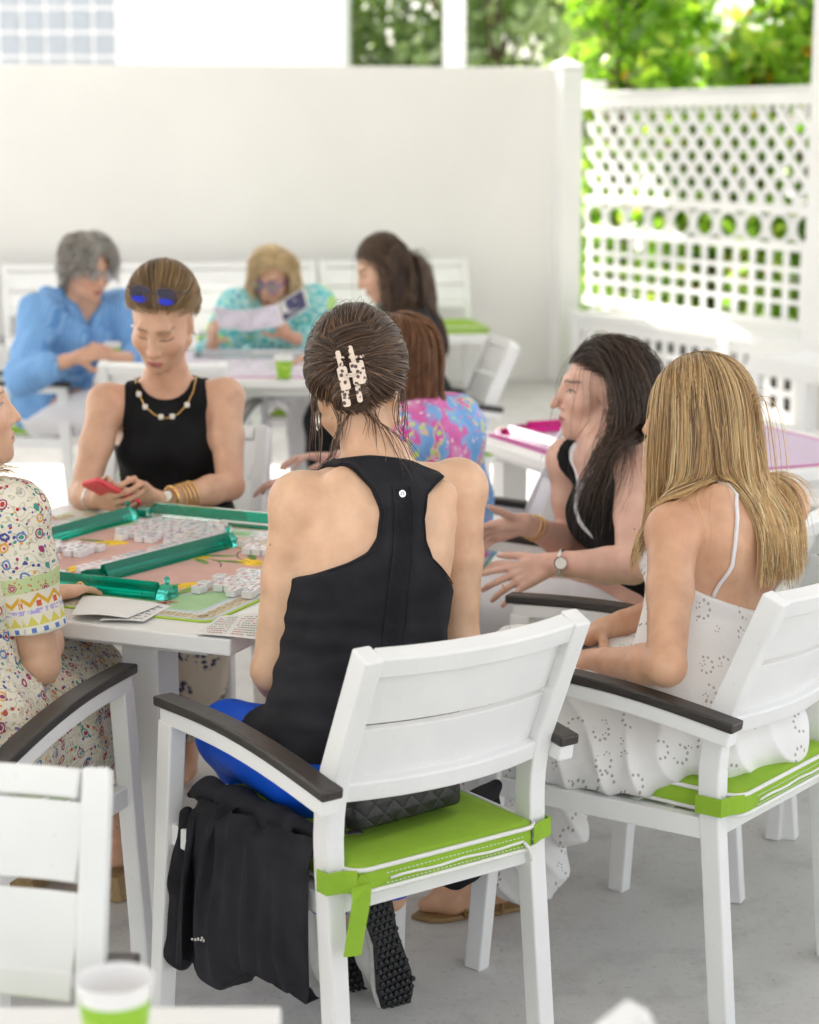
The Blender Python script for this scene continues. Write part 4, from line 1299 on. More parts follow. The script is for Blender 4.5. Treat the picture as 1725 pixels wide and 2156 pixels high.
def folk_print():
    t = NT('folk_print_cotton'); o = t.obj()
    cream = (.76, .70, .58)
    wob = t.mix(.007, o, t.noise(60, 2, o).outputs[1])
    def flowers(scale, rnd, palette, r0, r1, r2, shift):
        v = t.vor(scale, t.n('Mapping', Vector=wob, Location=(shift, shift * 2, shift)), rnd); d = v.outputs['Distance']; col = v.outputs['Color']
        sp = t.n('SeparateColor'); t.set(sp.inputs[0], col)
        hue = t.ramp(sp.outputs[0], palette, 'CONSTANT')
        hue2 = t.ramp(sp.outputs[1], palette, 'CONSTANT')
        core = t.ramp(d, [(r0, (1, 1, 1)), (r0 + .03, (0, 0, 0))]); ring = t.ramp(d, [(r1, (0, 0, 0)), (r1 + .02, (1, 1, 1)), (r2, (1, 1, 1)), (r2 + .02, (0, 0, 0))])
        vis = t.ramp(sp.outputs[2], [(.34, (0, 0, 0)), (.36, (1, 1, 1))])
        return hue, hue2, t.math('MULTIPLY', core, vis), t.math('MULTIPLY', ring, vis)
    pal = [(0, (.45, .03, .03)), (.2, (.06, .06, .26)), (.4, (.05, .28, .22)), (.6, (.70, .33, .04)), (.72, (.30, .03, .12)), (.86, (.10, .20, .45))]
    h1, h2, c1, r1 = flowers(36, .55, pal, .16, .25, .36, 0)
    g1, g2, c2, r2 = flowers(90, .9, pal, .30, .5, .5, 3)
    w_ = t.n('TexWave', {'wave_type': 'RINGS'}, Vector=o, Scale=14, Distortion=22, Detail=2, Detail_Scale=2)
    vine = t.ramp(w_, [(.86, (0, 0, 0)), (.92, (1, 1, 1))])
    pt_ = t.ramp(t.noise(7, 3, o), [(.42, cream), (.60, (.68, .64, .54))])
    c = t.mix(t.math('MULTIPLY', vine, .6), pt_, (.34, .34, .20))
    c = t.mix(c2, c, g1); c = t.mix(r1, c, h2); c = t.mix(c1, c, h1)
    return t, c, o
t_, c_, o_ = folk_print()
M['folk'] = t_.b(Base_Color=c_, Roughness=.85, Normal=t_.bump(t_.noise(700, 2, o_), .2))
def folk_border():
    t = NT('folk_border_print'); o = t.obj(); s = t.n('SeparateXYZ', Vector=o)
    r = t.n('VertexColor'); r.layer_name = 'Col'      # R channel carries the distance from the hem
    sp = t.n('SeparateColor'); t.set(sp.inputs[0], r.outputs[0])
    hgt = sp.outputs[0]; cir = sp.outputs[1]
    saw = t.math('PINGPONG', t.math('MULTIPLY', cir, 26.0), .5)
    tri = t.math('PINGPONG', t.math('MULTIPLY', cir, 44.0), .5)
    cream = (.72, .68, .55)
    def band(a, b): return t.math('MULTIPLY', t.math('GREATER_THAN', hgt, a), t.math('LESS_THAN', hgt, b))
    c = t.mix(band(.0, .16), cream, (.74, .72, .60))
    bl = t.math('MULTIPLY', band(.04, .12), t.math('GREATER_THAN', tri, .30)); c = t.mix(bl, c, (.10, .18, .50))
    yt = t.math('MULTIPLY', band(.16, .32), t.math('GREATER_THAN', tri, t.math('MULTIPLY', t.math('SUBTRACT', hgt, .16), 3.1))); c = t.mix(yt, c, (.62, .55, .10))
    lav = t.math('MULTIPLY', band(.35, .43), t.math('GREATER_THAN', t.noise(160, 1, o), .48)); c = t.mix(lav, c, (.42, .36, .66))
    zz = t.math('SUBTRACT', hgt, t.math('ADD', .46, t.math('MULTIPLY', saw, .30)))
    zig = t.math('MULTIPLY', t.math('GREATER_THAN', zz, 0), t.math('LESS_THAN', zz, .08)); c = t.mix(zig, c, (.66, .36, .03))
    zr = t.math('MULTIPLY', t.math('MULTIPLY', band(.46, .56), t.math('GREATER_THAN', saw, .36)), 1); c = t.mix(zr, c, (.60, .10, .06))
    gb = band(.72, .985); c = t.mix(gb, c, t.mix(t.ramp(t.vor(120, o, .8), [(.24, (1, 1, 1)), (.32, (0, 0, 0))]), (.50, .60, .30), (.55, .22, .10)))
    pv = t.vor(34, o, .2).outputs['Distance']
    c = t.mix(t.math('MULTIPLY', gb, t.ramp(pv, [(.26, (1, 1, 1)), (.30, (0, 0, 0))])), c, t.ramp(pv, [(.0, (.66, .30, .25)), (.12, (.20, .02, .06)), (.18, (.66, .45, .35)), (.24, (.16, .02, .05))], 'CONSTANT'))
    return t.b(Base_Color=c, Roughness=.85)
M['folkb'] = folk_border()
def eyelet():
    t = NT('white_eyelet_cotton'); o = t.obj()
    xy = t.n('SeparateXYZ', Vector=o)
    uv = t.n('CombineXYZ'); t.set(uv.inputs[0], t.math('MULTIPLY', xy.outputs[0], 1.35)); t.set(uv.inputs[1], t.math('ADD', xy.outputs[2], t.math('MULTIPLY', xy.outputs[1], .55)))
    def petals(sc, rnd, npet, r0, r1, wid, pick_):
        v = t.n('TexVoronoi', {'voronoi_dimensions': '2D'}, Vector=uv, Scale=sc, Randomness=rnd)
        dl = t.n('VectorMath', {'operation': 'SUBTRACT'}); t.set(dl.inputs[0], t.n('VectorMath', {'operation': 'SCALE'}, Vector=uv, Scale=1.0).outputs[0]); t.set(dl.inputs[1], v.outputs['Position'])
        q = t.n('SeparateXYZ', Vector=dl.outputs[0]); d = v.outputs['Distance']
        sp = t.n('SeparateColor'); t.set(sp.inputs[0], v.outputs['Color'])
        an = t.math('ADD', t.math('MULTIPLY', t.math('ARCTAN2', q.outputs[0], q.outputs[1]), npet / (2 * pi)), sp.outputs[2])
        pp = t.math('PINGPONG', an, .5)
        arcm = t.math('GREATER_THAN', t.math('FRACT', t.math('ADD', t.math('MULTIPLY', an, 1.0 / npet), sp.outputs[1])), .30)
        rad_ = t.math('MULTIPLY', t.math('GREATER_THAN', d, r0), t.math('LESS_THAN', d, r1))
        mid = t.math('DIVIDE', t.math('ABSOLUTE', t.math('SUBTRACT', d, (r0 + r1) / 2)), (r1 - r0) / 2)
        w_ = t.math('MULTIPLY', t.math('SUBTRACT', 1.0, t.math('MULTIPLY', mid, mid)), wid)
        vis = t.math('LESS_THAN', sp.outputs[0], pick_)
        hole = t.math('MULTIPLY', t.math('MULTIPLY', rad_, t.math('LESS_THAN', pp, w_)), t.math('MULTIPLY', vis, arcm))
        rim = t.math('MULTIPLY', t.math('LESS_THAN', t.math('ABSOLUTE', t.math('SUBTRACT', d, (r0 + r1) / 2)), (r1 - r0) * .75), vis)
        return hole, rim
    h1, r1_ = petals(15, .55, 9, .24, .36, .27, .55)
    h2, r2_ = petals(23, .9, 5, .10, .22, .26, .30)
    hole = t.math('MAXIMUM', h1, h2); rim = t.math('MAXIMUM', r1_, r2_)
    c = t.mix(hole, (.80, .79, .78), (.42, .40, .37))
    star = t.vor(60, o, .9).outputs['Distance']
    ht = t.math('ADD', t.math('MULTIPLY', hole, -1.6), t.math('ADD', t.math('MULTIPLY', rim, .6), t.math('ADD', t.math('MULTIPLY', t.noise(30, 4, o), 1.0), t.math('MULTIPLY', star, .3))))
    return t.b(Base_Color=c, Roughness=.9, Normal=t.bump(ht, .45, .003))
M['eyelet'] = eyelet()
def navy_floral():
    t = NT('cream_navy_floral'); o = t.obj()
    v = t.vor(9.5, t.n('Mapping', Vector=o, Scale=(1, 1, .6)), .55).outputs['Distance']; v2 = t.vor(60, o, .8).outputs['Distance']
    m_ = t.math('MULTIPLY', t.ramp(v, [(.42, (1, 1, 1)), (.48, (0, 0, 0))]), t.ramp(v2, [(.40, (1, 1, 1)), (.52, (0, 0, 0))]))
    return t.b(Base_Color=t.mix(m_, (.62, .55, .46), (.045, .045, .12)), Roughness=.9)
M['navyfl'] = navy_floral()
def leopard():
    t = NT('leopard_acetate'); o = t.obj()
    v = t.vor(105, o, .8).outputs['Distance']; n = t.noise(170, 2, o)
    sp = t.ramp(t.math('ADD', v, t.math('MULTIPLY', n, .35)), [(.46, (.035, .018, .012)), (.54, (.16, .08, .04)), (.60, (.72, .58, .46))])
    return t.b(Base_Color=sp, Roughness=.12, Coat_Weight=.6)
M['leopard'] = leopard()
def quilted():
    t = NT('quilted_black_leather'); o = t.obj()
    def lines(rot, sc):
        s = t.n('SeparateXYZ', Vector=t.n('Mapping', Vector=o, Rotation=rot)); return t.math('PINGPONG', t.math('MULTIPLY', s.outputs[0], sc), .5)
    a = lines((0, radians(45), 0), 34); b = lines((0, radians(-45), 0), 34)
    h_ = t.math('POWER', t.math('MINIMUM', a, b), .5)
    ht = t.math('ADD', h_, t.math('MULTIPLY', t.noise(160, 3, o), .25))
    return t.b(Base_Color=(.012, .012, .013), Roughness=.42, Normal=t.bump(ht, .55, .005))
M['quilt'] = quilted()
def glass_dark(name, c1, c2):
    t = NT(name); return t.b(Base_Color=c1, Roughness=.05, Coat_Weight=.8)
M['lens'] = glass_dark('blue_flash_lens', (.02, .02, .05), None)
M['lens_glint'] = plain('painted_blue_reflection', (.02, .04, .60), .1, .05, 20)  # flat blue painted on the dark lenses as a reflection
M['tort'] = plain('tortoise_frame', (.10, .06, .06), .2, .6, 60)
M['tan'] = plain('tan_leather', (.26, .16, .06), .5, .15, 40)
M['sole'] = plain('black_rubber', (.014, .014, .015), .55, .2, 40, .3, 200)
M['shoe'] = plain('grey_mesh_shoe', (.55, .55, .53), .7, .08, 60, .4, 500)
M['turqbead'] = plain('turquoise_bead', (.06, .42, .42), .3, .2, 60)
# ------------------------------------------------------------------ hair
def hairline(y): return np.interp(y, [-1, -.35, -.1, .10, .22, .40, .85], [-.75, -.52, -.32, -.22, .02, .20, .44])
HR = V3(.0755, .0945, .0875); HC0 = V3(0, -.018, .032)
def scalp(rng, n, thr=hairline, extra=0.):
    out = []
    while len(out) < n:
        d = rng.normal(size=(n * 3, 3)); d /= np.linalg.norm(d, axis=1)[:, None]
        d = d[d[:, 2] > thr(d[:, 1]) + extra + rng.normal(0, .05, len(d)) * (np.abs(d[:, 0]) + .4)]
        out += list(d)
    return np.array(out[:n])
def tubes(paths, rad, cols, rng, taper=.35, tipcol=None):
    n, k, _ = paths.shape
    T = np.gradient(paths, axis=1); T /= np.linalg.norm(T, axis=2, keepdims=True) + 1e-9
    ref = rng.normal(size=(n, 1, 3)); a = np.cross(T, ref); a /= np.linalg.norm(a, axis=2, keepdims=True) + 1e-9
    b = np.cross(T, a)
    prof = np.interp(np.linspace(0, 1, k), [0, .08, .6, 1], [.6, 1, 1, taper])[None, :, None]
    R = np.asarray(rad).reshape(-1, 1, 1) * prof
    vs = np.stack([paths + R * (a * cos(2 * pi * j / 3) + b * sin(2 * pi * j / 3)) for j in range(3)], 2).reshape(-1, 3)
    i = np.arange(n)[:, None, None] * k * 3 + np.arange(k - 1)[None, :, None] * 3; j = np.arange(3)[None, None, :]; j2 = (j + 1) % 3
    F = np.stack([i + j, i + j2, i + 3 + j2, i + 3 + j], -1).reshape(-1, 4)
    c = np.repeat(cols[:, None, :], k, 1)
    if tipcol is not None:
        w_ = np.linspace(0, 1, k)[None, :, None] ** 1.2; c = c * (1 - w_) + tipcol[:, None, :] * w_
    c = np.repeat(c[:, :, None, :], 3, 2).reshape(-1, 3)
    return vs, F, c
def pick(rng, n, pal, wts, var=.18, clump=None):
    p = np.array(pal)[rng.choice(len(pal), n, p=np.array(wts) / sum(wts))]
    return np.clip(p * (1 + rng.normal(0, var, (n, 1))), .002, 1)
def smooth_paths(p, it=2):
    for _ in range(it): p[:, 1:-1] = p[:, 1:-1] * .5 + (p[:, 2:] + p[:, :-2]) * .25
    return p
def fall(rng, W, F, sc, roots, length, k, vol, part=(0, 0), back=.25, stiff=.5, thick=.02, lift=.004, wave=0., wl=.09, bias=None, spread=.0, gravity=.45, delay=5., g0=.15, clear=.003, adh=-.25, ady=2.):
    n = len(roots); c = W(*HC0); s, f, u = F
    loc = roots * (HR + lift) * sc
    p = c + loc[:, :1] * s + loc[:, 1:2] * f + loc[:, 2:] * u
    nrm = roots / HR; nrm = nrm[:, :1] * s + nrm[:, 1:2] * f + nrm[:, 2:] * u; nrm /= np.linalg.norm(nrm, axis=1)[:, None]
    fb = unit(V3(f[0], f[1], f[2] * .35))
    sg = np.sign(roots[:, 0] - part[0] - part[1] * roots[:, 1])[:, None]
    lw = (.15 + .85 * np.clip(roots[:, 2:] * 1.3, 0, 1) * np.clip(roots[:, 1:2] * 1.5 + 1.1, 0, 1))
    d = sg * s[None] * lw - fb[None] * back - u[None] * .30
    d = d - nrm * (d * nrm).sum(1, keepdims=True)
    d /= np.linalg.norm(d, axis=1)[:, None]
    L = length * np.ones(n) if np.isscalar(length) else length
    ds = (L / (k - 1))[:, None]
    off = (lift + thick * rng.random(n))
    P = [p.copy()]
    rb = rng.normal(0, spread, (n, 3)) if spread else 0
    g = np.array([0, 0, -1.]) + (np.asarray(bias, float) if bias is not None else 0)
    for i in range(1, k):
        og = lift + (off - lift) * min(1, i / 7)
        d = d * (1 - gravity * (.4 + .6 * min(1, i / 5))) + (g + rb) * gravity * (g0 + (1 - g0) * min(1, (i / delay) ** 2))
        d /= np.linalg.norm(d, axis=1)[:, None]
        q = p + d * ds
        # keep outside the skull
        r = q - c; lc = np.stack([r @ s, r @ f, r @ u], 1) / ((HR + .002) * sc + og[:, None] * .8)
        m = np.linalg.norm(lc, axis=1); ins = (m < 1) | ((i <= delay * .9) & (lc[:, 2] > adh) & (m < 1.6) & (roots[:, 1] < ady))
        if ins.any():
            lc2 = lc[ins] / m[ins][:, None] * ((HR + .002) * sc + og[ins][:, None] * .8)
            q[ins] = c + lc2[:, :1] * s + lc2[:, 1:2] * f + lc2[:, 2:] * u
        if vol is not None and i > 3:
            for _ in range(2):
                dd = vol.sample(q); bad = dd < og * .6 + clear
                if bad.any(): q[bad] += vol.grad(q[bad]) * (og[bad] * .6 + clear - dd[bad])[:, None]
        d = (q - p); d /= np.linalg.norm(d, axis=1)[:, None] + 1e-9
        p = q; P.append(p.copy())
    P = smooth_paths(np.stack(P, 1), 2)
    if wave:
        t = np.linspace(0, 1, k)[None, :]
        ph = (rng.random((n, 1)) * 1.2 + roots[:, :1] * 2) * 2
        am = wave * np.clip(t * 1.6 - .2, 0, 1)
        P = P + (am * np.sin(t * L[:, None] / wl * 2 * pi + ph))[..., None] * s + (am * .6 * np.cos(t * L[:, None] / wl * 2 * pi + ph))[..., None] * f
    return P
def pull(rng, W, F, sc, roots, pole, k, r0=.006, r1=.02, top=0., swirl=0.):
    # strands combed over the skull towards a gathering point
    c = W(*HC0); s, f, u = F; pole = unit(pole); P = []
    n = len(roots)
    dot = np.clip(roots @ pole, -1, 1); om = np.arccos(dot); 
    off = r0 + (r1 - r0) * rng.random(n)
    for i in range(k):
        t = i / (k - 1) * .97
        a = np.sin((1 - t) * om) / (np.sin(om) + 1e-6); b = np.sin(t * om) / (np.sin(om) + 1e-6)
        d = roots * a[:, None] + pole * b[:, None]
        if swirl: d = d + np.cross(d, pole) * swirl * sin(pi * t); 
        d /= np.linalg.norm(d, axis=1)[:, None]
        o = off * (.35 + .65 * sin(pi * min(1, t + .15))) + top * np.clip(d[:, 2], 0, 1) ** 2
        l = d * (HR * sc + o[:, None])
        P.append(c + l[:, :1] * s + l[:, 1:2] * f + l[:, 2:] * u)
    return np.stack(P, 1)
def cap_vol(W, F, sc, off=.006, h=.004, thr=hairline, top=0.):
    c = W(*HC0); R = (HR + off) * sc
    v = Vol(c - .16 * sc, c + .16 * sc, h)
    Fm = np.array(F)
    def fn(P):
        d = ell_d(P, c, Fm, R + V3(0, 0, top)); q = (P - c.astype(np.float32)) @ Fm.T.astype(np.float32) / (HR * sc)
        m = lenv(q) + 1e-6
        return smax(d, (thr(q[..., 1] / m) + .13 - q[..., 2] / m) * .07, .004)
    v.put(fn, c - .14, c + .14, .001)
    return v
def hair_obj(root, parts, name='hair', label=None):
    V, Fq, Cc, o = [], [], [], 0
    for v, f, c in parts:
        V.append(v); Fq.append(np.asarray(f) + o); Cc.append(c); o += len(v)
    ob = np_mesh(name, np.concatenate(V) - np.array(root.location), np.concatenate(Fq), [M['hair']], root, cols=np.concatenate(Cc))
    if label: ob['label'] = label
    return ob
def capmesh(v, col, seed=0):
    vs, F = v.mesh(); n = vnoise(vs * 160, 3)[:, None]
    return vs, F, np.clip(np.array(col)[None] * (1 + n * .5), .002, 1)

# ------------------------------------------------------------------ people
def skin_cols(base, W, F, c, sc, lip=(.42, .12, .11), brow=(.09, .055, .035), eyes='down', blush=.5, iris=(.05, .03, .02), browx=.9):
    Fm = np.array(F)
    def fn(vs):
        q = (vs - c) @ Fm.T / sc; x, y, z = np.abs(q[:, 0]), q[:, 1], q[:, 2]
        col = np.tile(np.array(base), (len(vs), 1)) * (1 + vnoise(vs * 9, 5) * .10)[:, None]
        def mixc(m, cc):
            nonlocal col
            m = np.clip(m, 0, 1)[:, None]; col = col * (1 - m) + np.array(cc) * m
        hd = (np.linalg.norm(q, axis=1) < .15) & (y > .02)
        bl = np.exp(-(((x - .045) / .02) ** 2 + ((z + .028) / .018) ** 2)) * hd
        mixc(bl * blush * .5, np.array(base) * V3(1.0, .62, .6))
        mixc(np.exp(-((x / .012) ** 2 + ((z + .03) / .012) ** 2)) * hd * (y > .09) * .25, np.array(base) * V3(1.0, .65, .6))
        edge = np.interp(x, [0, .006, .024], [-.0525, -.0515, -.0605]); low = np.interp(x, [0, .012, .024], [-.0745, -.0730, -.0615])
        lm = np.clip((edge - z) / .0015, 0, 1) * np.clip((z - low) / .0015, 0, 1) * np.clip((.0245 - x) / .002, 0, 1) * (y > .07)
        mixc(lm * .85, lip)
        gap = np.exp(-(((z + .0612) / .0014) ** 2)) * (x < .022) * (y > .075); mixc(gap * .7, (.10, .03, .03))
        bz = np.interp(x, [.012, .030, .050], [.0300, .0352, .0285])
        bm = np.exp(-(((z - bz) / np.interp(x, [.012, .05], [.0042, .0022])) ** 2)) * np.clip((x - .010) / .004, 0, 1) * np.clip((.052 - x) / .006, 0, 1) * (y > .05)
        mixc(bm * browx, brow)
        sock = np.exp(-(((x - .031) / .017) ** 2 + ((z - .012) / .011) ** 2)) * hd; mixc(sock * .13, np.array(base) * V3(.72, .58, .52))
        if eyes == 'down':
            lz = .0020 - ((x - .031) / .016) ** 2 * -.0030
            mixc(np.exp(-(((z - lz) / .0019) ** 2)) * (np.abs(x - .031) < .0165) * (y > .055) * .9, (.025, .016, .012))
        elif eyes == 'open':
            top = .0135 - ((x - .031) / .0155) ** 2 * .0085; bot = .0035 + ((x - .031) / .0155) ** 2 * .0035
            ins = (z < top) * (z > bot) * (np.abs(x - .031) < .0150) * (y > .055)
            mixc(ins * 1.0, (.62, .58, .55))
            mixc(ins * ((x - .031) ** 2 + (z - .0088) ** 2 < .0056 ** 2), iris)
            mixc(np.exp(-(((z - top) / .0018) ** 2)) * (np.abs(x - .031) < .0165) * (y > .055) * .95, (.02, .013, .01))
        return col
    return fn
SK = dict(a=(.70, .46, .305), b=(.66, .41, .28), c=(.70, .45, .31), d=(.64, .385, .245), e=(.72, .46, .365), f=(.64, .39, .27))
SKIN = 'body'
def mkperson(label, P, N, rh, rs, head_c, head_f, arms, legs=(), hands=(), h=.0045, skin='a', build=1.0, eyes='down', up=(0, 0, 1), sc=1.0, neckr=1.0, bust=1.0, W_=None, D_=None, lip=(.42, .12, .11), brow=(.09, .055, .035), armr=1.0, legr=1.0, sway=0., blush=.5, browx=.9, nose=0.):
    B = Body(P, N, rh, rs, build, W_, D_, bust)
    for a in arms: B.limb(*a, r=armr)
    for l in legs: B.leg(*l, r=legr)
    hp, W, F = head_prims(head_c, head_f, up, sc, nose=nose)
    B.neck(W(0, -.025, -.045), neckr)
    B.prims += hp
    for hd in hands: B.prims += hand_prims(**hd)
    root = thing('person', label, 'person', (B.P[0], B.P[1], 0))
    vol = build_vol(B.prims, h)
    vs, Fq = vol.mesh()
    c = skin_cols(SK[skin], W, frame(head_f, up), V3(head_c), sc, lip, brow, eyes, blush, browx=browx)(vs)
    body = np_mesh('body', vs - np.array(root.location), Fq, [M['skin']], root, cols=c)
    B.vol, B.W, B.F, B.root, B.sc, B.hc, B.h = vol, W, frame(head_f, up), root, sc, V3(head_c), h
    return B
def folds(amp, sc=(14, 14, 5), seed=1, amp2=.0, R=None):
    S = V3(sc)
    def fn(P):
        q = np.asarray(P, float)
        if R is not None: q = q @ np.asarray(R).T
        return amp * 2 * vnoise(q * S + 7, seed) + (amp2 * 2 * vnoise(q * S * 2.3, seed + 1) if amp2 else 0)
    return fn
def tabl(xs, ys): return lambda t: np.interp(t, xs, ys)
def waist(B, t0, zmin=.1, s=2.2):
    def fn(P):
        x, y, t = B.local(P)
        return np.maximum((t - t0 - s * np.clip(y - .02, 0, 1)) * .4, zmin - P[..., 2])
    return fn
def ring_on(c, axis, r, tr, seg=28, sq=1.0, n_=None):
    a, b, _ = None, None, None
    ax = unit(axis); a = unit(np.cross(ax, (0, 0, 1.) if abs(ax[2]) < .9 else (1., 0, 0))); b = np.cross(ax, a)
    return [V3(c) + (a * cos(g) + b * sin(g) * sq) * r for g in np.linspace(0, 2 * pi, seg, endpoint=False)]
def child_tube(B, name, pts, r, mat, seg=6, closed=False):
    m = MB(); m.tube([p - np.array(B.root.location) for p in pts], r, seg, closed=closed); return m.obj(name, mat, B.root, smooth=True)
def watch(B, name, c, axis, r, strap, face, nrm):
    m = MB(); pts = [p - np.array(B.root.location) for p in ring_on(c, axis, r, .004)]
    for i in range(28):
        pass
    m.tube(pts, .0048, 6, closed=True)
    fc = V3(c) + unit(nrm) * (r + .002) - np.array(B.root.location)
    s, f, u = frame(nrm, axis)
    m.lathe([(.001, -.004), (.016, -.004), (.017, 0), (.016, .004)], fc, 20, 0, np.array([s, u, f]).T)
    m.lathe([(.001, .0042), (.0135, .0042)], fc, 20, 1, np.array([s, u, f]).T)
    return m.obj(name, [strap, face], B.root, smooth=True)
# ================================================================== woman seen from behind (centre)
P1 = mkperson('woman seen from behind in a black racerback tank top with a spotted hair clip',
    P=(-.092, 3.56, .55), N=(-.060, 3.73, 1.09), rh=(.86, .51, 0), rs=(.885, .465, .03),
    head_c=(-.098, 3.785, 1.218), head_f=(.02, .97, -.22), up=(-.06, 0, 1), h=.004, skin='a', build=1.0, armr=1.04, neckr=.98,
    arms=[((-.203, 3.64, 1.026), (-.258, 3.64, .705), (-.235, 3.80, .615)), ((.094, 3.815, 1.022), (.096, 3.79, .73), (-.03, 4.00, .665))],
    legs=[((-.178, 3.50, .565), (-.345, 3.70, .560), (-.15, 3.78, .17)), ((-.024, 3.612, .565), (-.190, 3.88, .555), (-.04, 3.86, .17))],
    hands=[dict(wrist=(-.235, 3.80, .615), d=(.35, .9, -.1), n=(-.3, .2, .9), thumb=1, curl=(.6, .7, .7, .8)), dict(wrist=(-.03, 4.00, .665), d=(-.75, .6, -.15), n=(0, .3, .9), thumb=-1, curl=(.6, .7, .7, .8))],
    W_=[.115, .176, .186, .163, .146, .150, .156, .155, .130, .088, .056, .05],
    D_=[.085, .120, .124, .112, .106, .112, .116, .104, .084, .066, .054, .05])
B = P1
hwb = tabl([.0, .545, .565, .59, .63, .67, .72, .80, .88, .93, .97, 1.02], [.5, .5, .2, .145, .10, .066, .050, .045, .058, .085, .115, .12])
def reg(P):
    x, y, t = P1.local(P)
    hw = np.where(y < .03, hwb(t), np.interp(t, [.55, .66, .8, 1.0], [.5, .16, .12, .12]))
    top = np.where(y < .02, (t - 1.0 + .28 * np.clip(np.abs(x) - .045, 0, .1)) * P1.L, (t - .82) * P1.L)
    rr = np.maximum((np.abs(x) - hw) * .8, (-.015 - t) * P1.L)
    rr = np.maximum(rr, np.where(t < .3, y - .07 - .3 * t, -1))
    return np.maximum(rr, np.where(y < .02, top, np.where(np.abs(x) < .075, top, (t - 1.0) * P1.L)))
v = garment(B.prims, ['torso', 'shoulder', 'neck', 'leg'], .0085, reg, .004, k=.003)
def tankdisp(vs):
    x, y, t = P1.local(vs); w_ = np.exp(-((t - .30) / .16) ** 2) + .7 * np.exp(-((t - .02) / .1) ** 2)
    return w_ * (.0040 * np.clip(t * 8 - .3, 0, 1) * np.sin(t * 74 + 3 * vnoise(vs * 9, 2) * 2) * (np.abs(vnoise(vs * 6, 4)) * 2 + .3) + .004 * vnoise(vs * V3(10, 10, 34), 6))
tank = emit(v, 'tank_top', [M['navyblk']], B.root, disp=tankdisp)
rl = np.array(B.root.location)
# mesh panel seams and round emblem on the back of the tank
def on_back(x, t, o=.0066):
    p = B.at(x, -.16, t); f = B.fr(t)[1]
    lo_, hi_ = 0., .3
    for _ in range(40):
        mid = (lo_ + hi_) / 2
        if v.sample(p + f * mid) > .0005: lo_ = mid
        else: hi_ = mid
    return p + f * lo_ - f * (o - .005)
m = MB()
for x0 in (-.017, .017):
    m.tube([on_back(x0 * (1 + .5 * (1 - t)), t) - rl for t in np.linspace(.90, .30, 30)], .0011, 4)
for j, t in enumerate(np.arange(.885, .32, -.0085)):
    for i in range(5):
        q = on_back((i - 2) * .0052 + (.0026 if j % 2 else 0), t, .0055) - rl
        m.ball(q, .0013, 4)
m.obj('mesh_panel', M['black'], tank, smooth=True)
m = MB(); ec = on_back(.001, .872, .0075) - rl; f_ = -B.fr(.87)[1]; r_ = B.fr(.87)[0]; u_ = np.cross(r_, -f_)
RM = np.array([r_, u_, f_]).T
m.lathe([(.0005, .0006), (.0068, .0006), (.0072, 0)], ec, 20, 0, RM)
om = [(.0030 * cos(a), .0030 * sin(a) + .0006) for a in np.linspace(radians(-50), radians(230), 14)]
om = [(om[0][0] + .0022, om[0][1] - .0002)] + om + [(om[-1][0] - .0022, om[-1][1] - .0002)]
m.tube([ec + RM @ V3(a, b, .0009) for a, b in om], .0006, 4, 1)
m.obj('emblem', [M['silver'], M['black']], tank, smooth=False)
for side in (-1, 1):   # edge binding
    m = MB(); m.tube([on_back(side * (hwb(t) - .004), t, .0062) - rl for t in np.linspace(.60, .95, 26)], .0016, 5); m.obj('binding', M['black'], tank, smooth=True)
v = garment(B.prims, ['torso', 'leg'], .005, waist(P1, .06, .17, 3.5), .005)
emit(v, 'leggings', [M['cobalt']], B.root)
# hair: combed back and twisted up
rng = np.random.default_rng(5)
W, F, sc = B.W, B.F, 1.06
nape = lambda y: hairline(y) - .22 * np.clip(-y * 2 - .4, 0, 1)
pal = [(.040, .019, .010), (.080, .040, .021), (.15, .082, .043), (.25, .145, .078)]
cols = lambda n, w_=(4, 5, 2.0, .5): pick(rng, n, pal, w_, .15)
parts = [capmesh(cap_vol(W, F, sc, .010, thr=nape), (.030, .014, .008))]
roots = scalp(rng, 5200, nape)
Pp = pull(rng, W, F, sc, roots, (-.12, -1, .12), 14, .012, .024, .018, .10)
parts.append(tubes(Pp, rng.uniform(.0006, .0012, 5200), cols(5200), rng))
rt_ = scalp(rng, 500, lambda y: hairline(y) - .02); rt_ = rt_[np.abs(rt_[:, 0]) > .3]
# vertical roll of twisted hair and the puff at the crown
C0, C1 = W(-.012, -.118, -.055), W(.006, -.092, .112)
ax = unit(C1 - C0); s_, f_, u_ = F
n = 1500; k = 22
a0 = rng.random(n) * 2 * pi; z0 = rng.random(n); ro = .030 + .008 * rng.random(n)
TT = np.linspace(0, 1, k)
ang = a0[:, None] + TT[None] * 2.6; zz = np.clip(z0[:, None] * .8 + TT[None] * .28, 0, 1)
e1_ = unit(np.cross(ax, f_)); e2_ = np.cross(ax, e1_)
prof = np.interp(zz, [0, .15, .6, .88, 1], [.45, .85, 1.05, 1.25, .8])
Pr = C0 + (C1 - C0) * zz[..., None] + (e1_ * np.cos(ang)[..., None] * 1.15 + e2_ * np.sin(ang)[..., None] * .9) * (ro[:, None] * prof)[..., None]
parts.append(tubes(Pr, rng.uniform(.0006, .0012, n), cols(n), rng))
m = MB(); m.ball((0, 0, 0), 1, 14)
mv = np.array(m.v) * V3(.034, .034, .078); R_ = np.array([e1_, e2_, ax]).T; mv = mv @ R_.T + (C0 + C1) / 2
q4 = np.array([f + (f[-1],) * (4 - len(f)) for f in m.f])
parts.append((mv, q4, np.tile(np.array(pal[0]), (len(mv), 1))))
